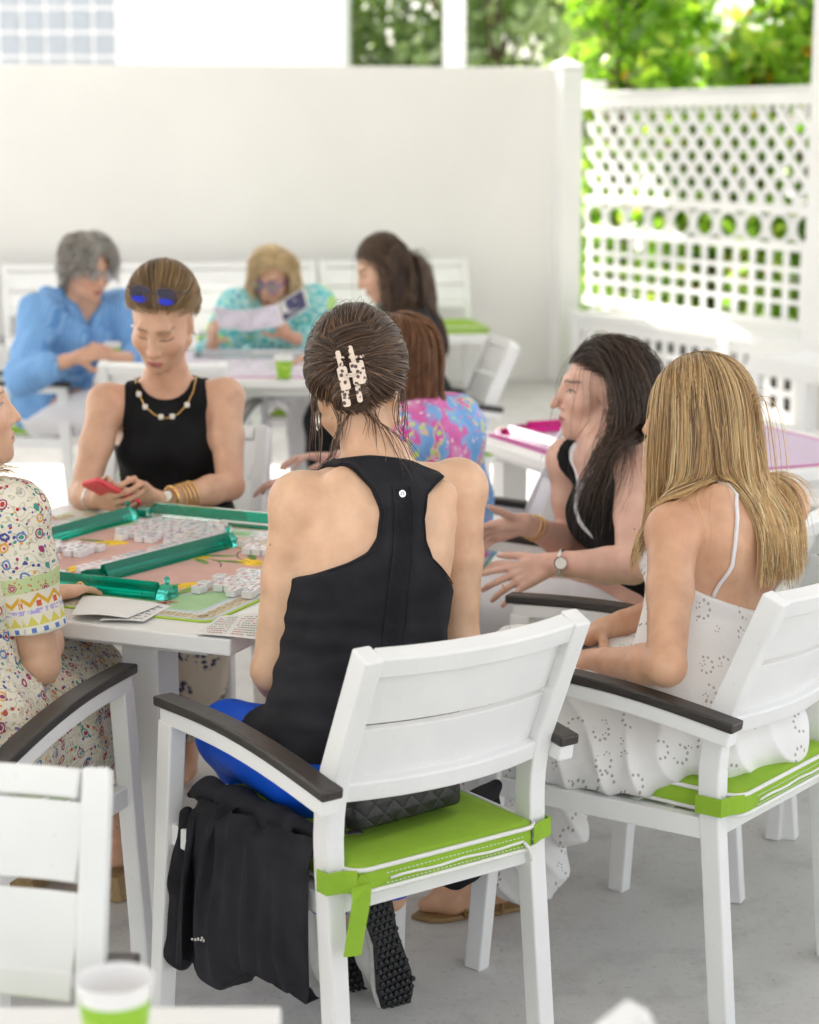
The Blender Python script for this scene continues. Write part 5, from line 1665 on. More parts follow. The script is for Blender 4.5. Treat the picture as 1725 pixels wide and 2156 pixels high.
# crown loop
n = 1200; a0 = rng.random(n) * 2 * pi; cc = W(-.012, -.058, .116)
th = np.linspace(-.5, 3.4, k)[None] + rng.normal(0, .15, (n, 1)); rr = .021 + .013 * rng.random((n, 1)); xo = rng.normal(0, .018, (n, 1))
Pl = cc + (s_ * (xo + .012 * np.sin(th))[..., None]) + (-f_) * (np.cos(th) * rr * 1.5 - .0)[..., None] + u_ * (np.sin(th) * rr * 1.05 - .012)[..., None]
parts.append(tubes(Pl, rng.uniform(.0006, .0012, n), cols(n, (3, 5, 3, .8)), rng))
# loose wisps
wr = scalp(rng, 4000, nape); sel = (wr[:, 2] < nape(wr[:, 1]) + .10) & (wr[:, 1] < .45)
side = np.abs(wr[:, 0]) > .70; wr = np.concatenate([wr[sel & side][:30], wr[sel & ~side & (wr[:, 1] < -.5)][:40]])
Pw = fall(rng, W, F, sc, wr, rng.uniform(.05, .20, len(wr)), 14, B.vol, back=.1, thick=.008, lift=.008, wave=.004, wl=.13, spread=.07, gravity=.5)
parts.append(tubes(Pw, rng.uniform(.0005, .0010, len(wr)), cols(len(wr), (2, 5, 4, 1.5)), rng, .3))
fl = scalp(rng, 26, lambda y: .5 + 0 * y); Pf = pull(rng, W, F, sc, fl, (.2, -1, .9), 10, .022, .036, .02, .15)[:, :9]
parts.append(tubes(Pf, np.full(26, .00035), cols(26), rng))
hair_obj(B.root, parts)
# claw clip
cl = lambda x, z, o=0.: W(-.010 + x * .72, -.150 - o, .010 + z * .72)
m = MB(); Rc = np.array([s_, -f_, u_]).T
def plate(x, z, wx, wz, o, rot):
    R2 = Rc @ np.array([[cos(rot), 0, sin(rot)], [0, 1, 0], [-sin(rot), 0, cos(rot)]])
    X = lambda v_: cl(x, z, o) - rl + R2 @ V3(v_[0], v_[2], v_[1])
    m.prism(rrect(-wx * .36, wx * .36, -wz * .36, wz * .36, .004, 4), -.003, .003, 0, X)
plate(-.021, .046, .013, .046, .000, -.18); plate(.012, .055, .012, .050, .002, -.20)
plate(-.012, -.004, .026, .060, .006, -.16); plate(.026, .008, .036, .060, .010, -.16)
plate(.008, .002, .030, .010, .016, -.16)
plate(-.010, -.052, .020, .048, .000, -.10); plate(.024, -.045, .014, .044, .002, -.12)
for x in (-.028, -.012, .006, .022, .034): m.tube([cl(x, .05, .002) - rl, cl(x * 1.2, .055, -.02) - rl, cl(x, .05, -.045) - rl], .003, 5)
m.obj('claw_clip', M['leopard'], B.root, bevel=.0025, seg=3)
for q in (-1, 1):
    c = W(q * .080, -.012, -.055); child_tube(B, 'hoop_earring', [c + (s_ * .25 * q + f_ * .97) * cos(g) * .016 + u_ * sin(g) * .018 for g in np.linspace(0, 2 * pi, 22, endpoint=False)], .0017, M['silver'], closed=True)
# trainers tucked under the chair
def trainer(B, heel, toe, nrm):
    heel, toe = V3(heel), V3(toe); d = unit(toe - heel); L = .265; n = unit(V3(nrm) - d * d.dot(nrm)); x = np.cross(d, n)
    t = []
    A = lambda a, b, c: heel + d * a * L + x * b + n * c       # c>0 below the sole
    pr = [cap('u', A(.10, 0, -.035), A(.55, 0, -.030), .036, .036, .02), cap('u', A(.55, 0, -.030), A(.90, -.004, -.018), .040, .026, .02), cap('u', A(.08, 0, -.03), A(.10, 0, -.085), .034, .036, .02), cap('u', A(.12, 0, -.085), A(.55, 0, -.05), .034, .03, .02)]
    vv = build_vol(pr, .004)
    shoe = emit(vv, 'trainer', [M['shoe']], B.root)
    ol = [(-.02, -.022), (-.025, .0), (-.02, .022), (.05, .036), (.22, .036), (.40, .030), (.58, .040), (.74, .047), (.88, .042), (.97, .026), (1.0, .0), (.96, -.024), (.85, -.037), (.70, -.042), (.52, -.036), (.34, -.030), (.18, -.034), (.05, -.034)]
    ol = [(a * L, b) for a, b in ol]
    cup_ = lambda a: -.010 * max(0, (a / L - .7) / .3) ** 2
    X = lambda v_: A(v_[0] / L, v_[1], v_[2] + cup_(v_[0])) - rl
    m = MB(); m.prism(ol, -.004, .012, 0, X); m.obj('midsole', M['shoe'], shoe, bevel=.004)
    m = MB(); m.prism([(a * .985 + .002, b * .95) for a, b in ol], .0125, .019, 0, X)
    for i in range(19):
        for j in range(-3, 4):
            a, b = .006 + i * .0138, j * .0128 + (.0064 if i % 2 else 0)
            lim = np.interp(a / L, [0, .05, .22, .40, .58, .74, .88, .97, 1], [.022, .034, .034, .028, .037, .043, .038, .022, .0])
            if abs(b) < lim - .004: m.lathe([(.0058, .019), (.0052, .0235), (.002, .0245)], X((a, b, 0)) * 0 + A(a / L, b, cup_(a)) - rl, 7, 0, np.array([d, x, n]).T, cap1=True)
    m.obj('outsole', M['sole'], shoe)
trainer(B, (-.078, 3.735, .232), (-.030, 3.72, .012), (.58, -.80, -.1))
trainer(B, (-.160, 3.79, .19), (-.135, 3.78, .005), (.50, -.84, -.18))

# black jacket hanging from the front of the seat
def pbd_sheet(nu, nv, P0, rest_u, rest_v, pins, collide, steps=170, iters=10, seed=1, gravity=-.0011, settle=.985):
    # position based cloth: rows hang from the pinned vertices and gather into folds
    X = P0.reshape(nv, nu, 3).copy(); V = np.zeros_like(X); w_ = np.ones((nv, nu, 1)); pin0 = X.copy()
    for (j, i) in pins: w_[j, i] = 0
    cons = []
    def add(dj, di, L, k):
        A = [(slice(max(0, -dj), nv - max(0, dj)), slice(max(0, -di), nu - max(0, di)))]; 
        cons.append((dj, di, L, k))
    add(0, 1, rest_u, 1.); add(1, 0, rest_v, 1.); add(1, 1, math.hypot(rest_u, rest_v), .5); add(1, -1, math.hypot(rest_u, rest_v), .5); add(0, 2, 2 * rest_u, .12); add(2, 0, 2 * rest_v, .12)
    for st in range(steps):
        V = V * settle; V[..., 2] += gravity; Xp = X.copy(); X = X + V * w_
        for it in range(iters):
            for dj, di, L, k in cons:
                for par in (0, 1):
                    ja = np.arange(0, nv - dj); ia = np.arange(max(0, -di), nu - max(0, di))
                    if di == 0: ja = ja[(ja // max(1, dj)) % 2 == par]
                    else: ia = ia[(ia // abs(di)) % 2 == par]
                    A = X[np.ix_(ja, ia)]; Bq = X[np.ix_(ja + dj, ia + di)]; wa = w_[np.ix_(ja, ia)]; wb = w_[np.ix_(ja + dj, ia + di)]
                    d = Bq - A; l = np.linalg.norm(d, axis=2, keepdims=True) + 1e-9; c = d * ((l - L) / l) * k / np.maximum(wa + wb, 1e-6)
                    X[np.ix_(ja, ia)] = A + c * wa; X[np.ix_(ja + dj, ia + di)] = Bq - c * wb
            X = np.where(w_ > 0, collide(X), X)
        V = X - Xp
    return X
def jacket():
    q = lambda u, v_, Y: pt(u, v_, Y - .08) if u > 800 else pt(u, v_, 3.25 + (690 - u) * .00108 + .0)
    t = thing('black_jacket', 'black jacket draped over the front corner of the armchair seat beside the hanging sleeve', 'jacket', tuple(V3(*q(520, 1900, 3.78)[:2], 0)))
    to = np.array(t.location)
    nu, nv = 46, 28
    ridge = [q(376, 1672, 0) + V3(.02, .01, 0), q(418, 1664, 0) + V3(.02, .01, .0), q(475, 1690, 0) + V3(.02, .02, .0), q(560, 1728, 0) + V3(.02, .01, 0), q(655, 1756, 0) + V3(.015, .02, 0)]
    sheet_r = [q(428, 1676, 0) + V3(.01, .01, 0), q(480, 1690, 0) + V3(.012, .01, 0), q(560, 1726, 0) + V3(.012, .01, 0), q(690, 1764, 0) + V3(.012, .012, 0)]
    tt = np.linspace(0, 1, nu); kn = np.linspace(0, 1, len(sheet_r)); R0 = np.stack([np.interp(tt, kn, [p[k] for p in sheet_r]) for k in range(3)], 1)
    out = unit(V3(-.81, -.59, 0)); rg = np.random.default_rng(4)
    rest_u, rest_v = .0108, .0114
    P0 = np.zeros((nv, nu, 3))
    ph = 2.6 * np.sin(tt * 6) + tt * 24 + 2.0 * np.sin(tt * 17)
    for j in range(nv):
        s_ = j / (nv - 1); P0[j] = R0 * (1 - .35 * s_) + (R0.mean(0) + V3(.035, -.02, 0)) * .35 * s_ + V3(0, 0, -.27 * s_) + unit(R0[-1] - R0[0]) * .07 * s_ ** 2 + out * (.014 + .026 * np.sin(ph + s_ * 5))[:, None]
    # first rows lie back over the cushion
    P0 += rg.normal(0, .0015, P0.shape)
    pins = [(0, i) for i in range(nu)] + [(nv - 1, i) for i in range(nu - 16, nu)]
    P0[nv - 1, nu - 16:] = np.array([q(590 + 6 * i, 2040 + 4.2 * i, 0) + V3(.0, .012 * sin(i * 1.3), 0) for i in range(16)])
    inv = RA_.T
    def coll(X):
        l = (X - OA) @ RA_        # chair space
        x, y, z = l[..., 0], l[..., 1], l[..., 2]
        ins = (x > -.30) & (y > -.06) & (y < .50) & (z > .385) & (z < .475)
        xo = -(.249 + .076 * np.clip(y, 0, .5)); x = np.where(ins & (x > xo), xo, x)
        low = (x > -.245) & (z <= .385); x = np.where(low, x * .5 - .245 * .5, x)
        bulge = -.252 - .050 * np.exp(-(((y - .26) / .16) ** 2 + ((z - .27) / .12) ** 2)); x = np.where((x > bulge) & (z < .385), bulge, x)
        z = np.maximum(z, .02)
        return np.stack([x, y, z], -1) @ RA_.T + OA
    X = pbd_sheet(nu, nv, P0, rest_u, rest_v, pins, coll)
    idx = np.arange(nu * nv).reshape(nv, nu); F_ = np.stack([idx[:-1, :-1], idx[:-1, 1:], idx[1:, 1:], idx[1:, :-1]], -1).reshape(-1, 4)
    # strip lying over the cushion corner above the ridge
    F_ = F_.reshape(nv - 1, nu - 1, 4); jj = np.arange(nv - 1)[:, None] / nv; ii = np.arange(nu - 1)[None, :] / nu
    F_ = F_[jj < .93 + .10 * ii + .02 * np.sin(ii * 20)]
    ob = np_mesh('jacket_body', X.reshape(-1, 3) - to, F_, [M['navyblk']], t)
    so_ = ob.modifiers.new('thick', 'SOLIDIFY'); so_.thickness = .004; so_.offset = 1
    sb_ = ob.modifiers.new('sub', 'SUBSURF'); sb_.levels = 1; sb_.render_levels = 1
    pr = []
    for i in range(4): pr.append(cap('j', ridge[i] + V3(0, 0, -.006), ridge[i + 1] + V3(0, 0, -.006), (.010, .020, .024, .022)[i], (.020, .024, .022, .016)[i], .03))
    vv = build_vol(pr, .004); emit(vv, 'jacket_fold', [M['navyblk']], t, disp=folds(.006, (24, 24, 30), 8))
    pr = [cap('s', q(392, 1712, 3.90), q(380, 1860, 3.90), .016, .021, .02), cap('s', q(380, 1860, 3.90), q(376, 2010, 3.90), .021, .024, .02), cap('s', q(376, 2005, 3.90), q(382, 2026, 3.90), .023, .015, .02)]
    vv = build_vol(pr, .0045); emit(vv, 'sleeve', [M['navyblk']], t, disp=folds(.006, (40, 40, 12), 9))
    m = MB(); p0 = X[int(nv * .74), int(nu * .34)] + out * .008
    for i, (dx, dz) in enumerate(((-.012, .001), (-.006, .0), (-.001, .001), (.004, -.001), (.006, .003), (.009, -.002))):
        m.box(p0 + V3(dx, -.0, dz) - np.array(t.location), (.0035, .001, .004 + .001 * (i % 3)))
    m.obj('small_logo', M['silver'], t)
    pr = [cap('j', q(1045, 1655, 3.86), q(985, 1695, 3.78), .016, .020, .02), cap('j', q(1035, 1690, 3.86), q(1010, 1760, 3.88), .02, .02, .02), cap('j', q(1010, 1780, 3.95), q(905, 1862, 4.02), .035, .008, .03), cap('j', q(1020, 1800, 3.95), q(960, 1850, 4.0), .035, .02, .03)]
    vv = build_vol(pr, .0045); emit(vv, 'jacket_tail', [M['navyblk']], t, disp=folds(.006, (24, 24, 24), 10))
# quilted handbag behind her on the seat
RA_ = rotz(YA); OA = V3(.044, 3.365, 0)
jacket()
bag = thing('handbag', 'black quilted leather handbag resting on the lime cushion behind the woman in the tank top', 'handbag', tuple(OA + RA_ @ V3(-.02, .075, .503)), YA + radians(4))
m = MB(); ring = rrect(-.128, .128, -.036, .036, .026, 6); n = len(ring); vs = []
for z, k in ((0, .86), (.006, .96), (.03, 1.0), (.08, 1.0), (.125, .94), (.150, .80), (.158, .55)):
    for p in ring: vs.append((p[0] * (.9 + .1 * k), p[1] * k + (z * .12), z))
fs = [tuple(range(n))[::-1], tuple(6 * n + i for i in range(n))]
for i in range(6):
    for k_ in range(n): fs.append((i * n + k_, i * n + (k_ + 1) % n, (i + 1) * n + (k_ + 1) % n, (i + 1) * n + k_))
m.add(vs, fs); bd = m.obj('bag_body', M['quilt'], bag, smooth=True)
m = MB(); m.beam([(-.13, .01, .15), (-.15, -.02, .12), (-.158, -.03, .05), (-.150, -.03, .004), (-.12, -.04, .003)], .016, .003, side=(.3, 1, 0)); m.obj('strap', M['quilt'], bag)
m = MB()
for s in (-1, 1): m.lathe([(.004, 0), (.006, .004), (.004, .008)], (s * .118, .01, .15), 10)
m.obj('ring', M['silver'], bag)
def headp(u, v_, Y): return pt(u, v_, Y)
# ================================================================== woman with the phone
P2 = mkperson('woman in a sleeveless black top looking down at the coral phone in her hands', P=(-.63, 5.36, .55), N=(-.648, 5.285, 1.055), rh=(-1, .04, 0), rs=(-.995, -.08, .02),
    head_c=pt(342, 672, 5.17), head_f=(-.17, -.82, -.58), up=(.06, -.3, 1), h=.0038, skin='b', build=1.02, eyes='down', lip=(.50, .15, .16), brow=(.11, .07, .04), armr=.93, neckr=.95, browx=.65, sc=1.03,
    arms=[((-.800, 5.235, .998), (-.850, 5.11, .775), (-.790, 4.99, .785)), ((-.492, 5.27, 1.008), (-.468, 5.13, .795), (-.630, 4.985, .782))],
    hands=[dict(wrist=(-.790, 4.99, .785), d=(.55, -.72, .12), n=(-.75, -.35, -.35), thumb=-1, curl=(.75, .8, .85, .9), tcurl=.25, tspread=.55, tdown=-.1, sc=.95),
           dict(wrist=(-.630, 4.985, .782), d=(-.92, -.30, .06), n=(.30, -.75, -.45), thumb=1, curl=(.55, .6, .7, .8), tcurl=.4, tspread=.7, tdown=-.1, sc=.95)],
    legs=[((-.72, 5.30, .54), (-.78, 4.92, .56), (-.74, 4.98, .10), (-.74, 4.78, .03)), ((-.55, 5.30, .54), (-.50, 4.94, .56), (-.60, 5.16, .10), (-.60, 5.02, .03))])
B = P2; rl = np.array(B.root.location); W, F, sc = B.W, B.F, 1.03
hw2 = tabl([.0, .60, .64, .68, .75, .90, 1.1], [.5, .5, .165, .135, .120, .112, .100])
def reg(P):
    x, y, t = P2.local(P); nb = P2.at(0, .035, 1.03)
    return np.maximum(np.maximum((np.abs(x) - hw2(t)) * .8, np.maximum((-.12 - t) * P2.L, (t - 1.01) * P2.L)), .066 - lenv((P - nb.astype(np.float32)) * V3(1, 1, 1.1).astype(np.float32)))
v = garment(B.prims, ['torso', 'shoulder', 'neck'], .006, reg, .0042, k=.003)
emit(v, 'sleeveless_top', [M['black2']], B.root, disp=folds(.004, (9, 9, 22), 21))
v = garment(B.prims, ['torso', 'leg'], .022, waist(P2, -.08, .11), .006, k=.004)
emit(v, 'trousers', [M['navyfl']], B.root, disp=folds(.02, (16, 16, 4), 22))
rng = np.random.default_rng(12)
pal2 = [(.14, .078, .034), (.27, .165, .072), (.42, .27, .12), (.56, .39, .20)]
parts = [capmesh(cap_vol(W, F, sc, .004), (.17, .085, .04))]
rt_ = scalp(rng, 4600)
Pp = pull(rng, W, F, sc, rt_, (.25, -1, -.25), 12, .008, .022, .014, .0)
cc_ = pick(rng, 4600, pal2, (3, 5, 4, 2), .15); cc_[np.abs(rt_[:, 0]) < .06] *= .45
parts.append(tubes(Pp, rng.uniform(.0005, .0010, 4600), cc_, rng))
pr_ = np.tile(unit((.35, -1, -.35)), (260, 1)) + rng.normal(0, .12, (260, 3)); pr_ /= np.linalg.norm(pr_, axis=1)[:, None]
Pt = fall(rng, W, F, sc, pr_, rng.uniform(.12, .17, 260), 12, B.vol, thick=.03, lift=.015, wave=.006, gravity=.6, bias=(.25, .0, 0))
parts.append(tubes(Pt, rng.uniform(.001, .002, 260), pick(rng, 260, pal2, (2, 4, 5, 3)), rng))
hair_obj(B.root, parts)
# necklace, bracelets, watch
npts = [P2.at(x, y, t) for x, y, t in ((-.075, .02, .99), (-.072, .055, .95), (-.055, .085, .905), (-.03, .105, .872), (0, .112, .858), (.03, .105, .872), (.055, .085, .905), (.072, .055, .95), (.075, .02, .99))]
def snap(B, p, o=.008):
    for _ in range(8): p = p + B.vol.grad(p) * (o - B.vol.sample(p))
    return p
npts = [snap(P2, p, .010) for p in npts]
nk = child_tube(B, 'necklace', npts, .0022, M['gold'])
for p in (npts[2], npts[3] * .5 + npts[4] * .5, npts[5] * .5 + npts[4] * .5, npts[6], npts[7]):
    MB().box(p - rl, (.014, .009, .014), rotz(.3)).obj('bead', M['pearl'], nk, bevel=.003)
wr_, el_ = V3(-.630, 4.985, .782), V3(-.462, 5.13, .795); ax = unit(el_ - wr_)
for i, (d, r) in enumerate(((.055, .034), (.068, .035), (.080, .036), (.092, .037))):
    child_tube(B, 'bangle', ring_on(wr_ + ax * d - V3(0, 0, .002), ax + V3(.03 * i, 0, .05), r, 0), .0024, M['gold'], closed=True)
watch(B, 'wristwatch', wr_ + ax * .032, ax, .031, M['gold'], M['pearl'], (-.2, -.8, .3))
wr_, el_ = V3(-.790, 4.99, .785), V3(-.862, 5.11, .775); ax = unit(el_ - wr_)
child_tube(B, 'bracelet', ring_on(wr_ + ax * .03, ax, .032, 0), .003, M['silver'], closed=True)
for q in (-1, 1): m = MB(); m.ball(W(q * .080, -.004, -.038) - rl, .0055, 8); m.obj('earring', M['silver'], B.root, smooth=True)
# phone held in both hands
ph = thing('phone', 'coral red phone held in both hands by the woman in black', 'phone', (-.748, 4.930, .812))
px_ = unit((.66, .52, -.50)); pn_ = unit(V3(.25, .60, .76) - px_ * px_.dot(V3(.12, .80, .58))); R_ = np.array([px_, np.cross(pn_, px_), pn_]).T
m = MB(); m.prism(rrect(-.074, .074, -.037, .037, .012, 5), -.006, .005, 0, lambda v_: R_ @ V3(v_)); m.obj('case', M['coral'], ph, bevel=.003)
m = MB(); m.prism(rrect(-.070, .070, -.033, .033, .009, 4), .0051, .0062, 0, lambda v_: R_ @ V3(v_)); m.obj('screen', M['blackp'], ph)
m = MB(); m.prism(rrect(-.062, -.030, -.028, .006, .009, 4), -.0085, -.006, 0, lambda v_: R_ @ V3(v_)); m.obj('camera_bump', M['coral'], ph)
# sunglasses pushed up on the hair
def glasses(kind, name, label, W, F, c_y, c_z, w_, lr, frame_m, lens_m, tilt=0., root=None, temple=.13, half=None):
    s, f, u = F; o = np.array(root.location) if root is not None else W(0, c_y, c_z)
    t = root or thing(name, label, 'glasses', tuple(o))
    A = lambda x, y, z: W(x, c_y + y * cos(tilt) - z * sin(tilt), c_z + y * sin(tilt) + z * cos(tilt)) - o
    par = t
    fr = MB()
    for q in (-1, 1):
        fr.tube([A(q * w_ + lr * 1.12 * cos(g) * (1 + .1 * sin(g)), -.004 * abs(cos(g)), lr * .92 * sin(g)) for g in np.linspace(0, 2 * pi, 26, endpoint=False)], .0024, 6, closed=True)
        fr.tube([A(q * (w_ + lr * 1.1), -.002, lr * .5), A(q * (w_ + lr * 1.1 + .012), -.02, lr * .5), A(q * (w_ + lr * 1.1 + .014), -temple * .7, lr * .3), A(q * (w_ + lr * 1.05), -temple, -.018)], .0026, 6)
    fr.tube([A(-w_ + lr * 1.08, 0, .003), A(0, .004, .007), A(w_ - lr * 1.08, 0, .003)], .0026, 6)
    if root is None: fo = fr.obj('frame', frame_m, t, smooth=True); par = t
    else: fo = fr.obj(name, frame_m, t, smooth=True); par = fo
    for q in (-1, 1):
        m = MB(); n = 22; ring = [(lr * 1.08 * cos(g) * (1 + .1 * sin(g)), lr * .88 * sin(g)) for g in np.linspace(0, 2 * pi, n, endpoint=False)]
        vs = [A(q * w_ + a, -.001 + k, b) for k in (-.001, .001) for a, b in ring]
        m.add(vs, [tuple(range(n))[::-1], tuple(range(n, 2 * n))] + [(i, (i + 1) % n, n + (i + 1) % n, n + i) for i in range(n)])
        if half is not None:
            vs = [A(q * w_ + a * .8, .0018, -lr * .12 + b * .38 - .35 * lr) for a, b in ring]; m.add(vs, [tuple(range(n))], 1)
        m.obj('lens', [lens_m] + ([half] if half is not None else []), par)
    return t
glasses('g', 'sunglasses', 'dark sunglasses with blue reflections pushed up on the hair of the woman in black', W, F, .052, .119, .0315, .0245, M['tort'], M['lens'], tilt=.50, half=M['lens_glint'])

# ================================================================== blonde woman in the white eyelet dress
P9 = mkperson('blonde woman seen from behind in a white eyelet sundress with thin straps', P=(.57, 3.90, .545), N=(.655, 4.035, .995), rh=(.616, .788, 0), rs=(.75, .66, .02),
    head_c=pt(1466, 872, 4.05), head_f=(-.88, .46, -.14), up=(-.05, .05, 1), h=.004, skin='d', eyes='open', armr=.98,
    arms=[((.522, 3.875, .925), (.490, 3.685, .700), (.372, 3.90, .655)), ((.780, 4.10, .935), (.66, 4.26, .70), (.405, 4.10, .668))],
    hands=[dict(wrist=(.372, 3.90, .655), d=(-.45, .85, -.30), n=(-.45, -.2, .85), thumb=1, curl=(.6, .65, .7, .8)), dict(wrist=(.405, 4.10, .668), d=(-.75, -.55, -.2), n=(-.2, .2, .95), thumb=-1, curl=(.7, .75, .8, .9))],
    legs=[((.502, 3.842, .55), (.164, 4.093, .545), (.19, 4.17, .10), (.035, 4.16, .028)), ((.613, 3.984, .55), (.26, 4.247, .545), (.29, 4.34, .10), (.18, 4.42, .028))])
B = P9; rl = np.array(B.root.location); W, F, sc = B.W, B.F, 1.03
def reg(P):
    x, y, t = P9.local(P)
    th = np.interp(y, [-.10, -.04, .03, .08], [.46, .50, .64, .74])
    return (t - th) * P9.L * .9
Lb = lambda x, y, z: V3(.715 + .616 * x - .788 * y, 3.79 + .788 * x + .616 * y, z)
skirt = [cap('skirt', Lb(-.09, .16, .555), Lb(-.11, .60, .550), .098, .078, .04), cap('skirt', Lb(.09, .18, .555), Lb(.08, .66, .550), .098, .080, .04),
         cap('skirt', Lb(0, .20, .545), Lb(-.01, .60, .545), .090, .075, .05), cap('skirt', Lb(-.185, .14, .505), Lb(-.20, .50, .490), .050, .055, .04),
         cap('skirt', Lb(-.215, .18, .470), Lb(-.225, .48, .450), .034, .042, .03), cap('skirt', Lb(-.17, .50, .50), Lb(-.14, .60, .48), .06, .06, .04),
         cap('skirt', Lb(.06, .04, .515), Lb(.16, .10, .510), .070, .060, .04), cap('skirt', Lb(-.12, .05, .51), Lb(.05, .06, .53), .050, .085, .04),
         cap('skirt', (.17, 4.12, .50), (.20, 4.12, .34), .085, .078, .04), cap('skirt', (.20, 4.12, .34), (.23, 4.12, .13), .078, .066, .04), cap('skirt', (.27, 4.09, .42), (.28, 4.08, .14), .055, .050, .04), cap('skirt', pt(1190, 1660, 4.0), pt(1205, 1745, 4.02), .040, .028, .04),
         cap('skirt', Lb(-.14, .56, .44), (.32, 4.05, .34), .055, .045, .04), cap('skirt', (.28, 4.10, .36), (.285, 4.12, .23), .060, .042, .04),
         cap('skirt', (.27, 4.26, .50), (.29, 4.34, .2), .08, .07, .04)]
v = garment(B.prims + skirt, ['torso', 'skirt'], .008, reg, .005, k=.004)
def dressdisp(vs):
    x, y, t = P9.local(vs); low = np.clip((.66 - vs[:, 2]) / .1, 0, 1)
    a = vs @ V3(.80, -.35, .45) * 46 + 9 * vnoise(vs * 4, 33)
    return low * (.009 * ((1 - np.abs(np.sin(a))) ** 1.6 - .25) + .006 * vnoise(vs * V3(9, 9, 9), 31) + .004 * vnoise(vs * V3(30, 30, 12), 32)) + (1 - low) * .004 * vnoise(vs * V3(12, 12, 6), 34)
emit(v, 'dress', [M['eyelet']], B.root, disp=dressdisp)
for sx, a in ((-1, (-.102, -.108)), (1, (.10, .10))):
    pts = [B.at(a[0] * (1 - k) + a[1] * k, y, t) for k, (y, t) in enumerate(())]
def strap(xs):
    P_ = []
    for (x, y, t) in xs:
        P_.append(snap(B, B.at(x, y, t), .0022))
    Pn = []
    for i in range(len(P_) - 1):
        for k in np.linspace(0, 1, 6)[:-1]: Pn.append(snap(B, P_[i] * (1 - k) + P_[i + 1] * k, .0030))
    Pn.append(P_[-1]); return Pn
for sgn in (-1, 1):
    ps = strap([(sgn * .112, -.13, .46), (sgn * .106, -.14, .60), (sgn * .098, -.14, .74), (sgn * .092, -.11, .88), (sgn * .090, -.02, 1.02), (sgn * .092, .09, .88), (sgn * .088, .13, .74)])
    st = child_tube(B, 'strap', ps, .0042, M['whitec'])
    m = MB(); m.tube(ring_on(ps[7], (0, .6, 1), .006, 0, 12), .0022, 5, closed=True); m.obj('adjuster', M['whitec'], st)
# sandal
def sandal(B, heel, toe, mat, name='sandal', th=.012):
    heel, toe = V3(heel), V3(toe); d = unit(toe - heel); x = np.cross((0, 0, 1), d); L = np.linalg.norm(toe - heel)
    ol = [(-.01, -.02), (-.015, 0), (-.01, .02), (.2 * L, .032), (.45 * L, .028), (.72 * L, .042), (.9 * L, .036), (L + .012, .0), (.9 * L, -.038), (.72 * L, -.044), (.45 * L, -.030), (.2 * L, -.032)]
    o = np.array(B.root.location); X = lambda v_: heel * V3(1, 1, 0) + d * v_[0] + x * v_[1] + V3(0, 0, v_[2]) - o
    m = MB(); m.prism(ol, .001, th, 0, X); ob = m.obj(name, mat, B.root, bevel=.003)
    m = MB()
    for k, hz in ((.18, .085), (.55, .062)):
        m.tube([X((k * L, -.036, th * .6)), X((k * L, -.030, hz * .7)), X((k * L + .01, 0, hz)), X((k * L, .030, hz * .7)), X((k * L, .036, th * .6))], .004, 6)
    m.tube([X((.18 * L, .0, .085)), X((.55 * L, 0, .064)), X((.80 * L, 0, .022))], .004, 6)
    m.obj('strap', mat, ob, smooth=True)
sandal(B, (.235, 4.205, 0), (.015, 4.145, 0), M['tan'])
sandal(B, (.335, 4.385, 0), (.16, 4.47, 0), M['tan'])
rng = np.random.default_rng(21)
pal9 = [(.11, .060, .027), (.25, .145, .060), (.44, .275, .120), (.60, .42, .21), (.72, .55, .33)]
parts = [capmesh(cap_vol(W, F, sc, .003), (.16, .08, .04))]
n = 9000
rt_ = scalp(rng, n, lambda y: hairline(y) + .02)
Lh = rng.uniform(.34, .42, n) + .05 * (rt_[:, 2])
fr9 = (rt_[:, 0] < .25) & (rt_[:, 1] > -.12)            # lock that hangs in front of the near shoulder
bias9 = np.where(fr9[:, None], V3(-.02, .05, 0), np.where((rt_[:, 0] > .45)[:, None], V3(-.10, -.12, 0), V3(.12, .02, 0)))
Pf = fall(rng, W, F, sc, rt_, Lh, 22, B.vol, part=(-.12, 0), back=.5, thick=.016, lift=.006, wave=.003, wl=.20, gravity=.45, delay=5, g0=.2, adh=-.6, ady=-.15, bias=bias9)

cl_ = np.floor(np.arctan2(rt_[:, 1], rt_[:, 0]) * 26).astype(int) % 97
cb = np.random.default_rng(3).random(97)[cl_]
idx = np.clip((cb * 3.2 + rng.random(n) * 1.8).astype(int), 0, 4)
c0 = np.array(pal9)[idx] * (1 + rng.normal(0, .12, (n, 1)))
parts.append(tubes(Pf, rng.uniform(.0004, .0008, n), np.clip(c0 * 1.15, .004, 1), rng, .4, np.clip(c0 * 1.65, .004, 1)))
hair_obj(B.root, parts)
m = MB()
for k in range(7): m.ball(snap(B, B.at(.03 + .012 * k, -.10, 1.0 + .004 * k), .007) - rl, .0055, 6)
m.obj('necklace', M['turqbead'], B.root, smooth=True)

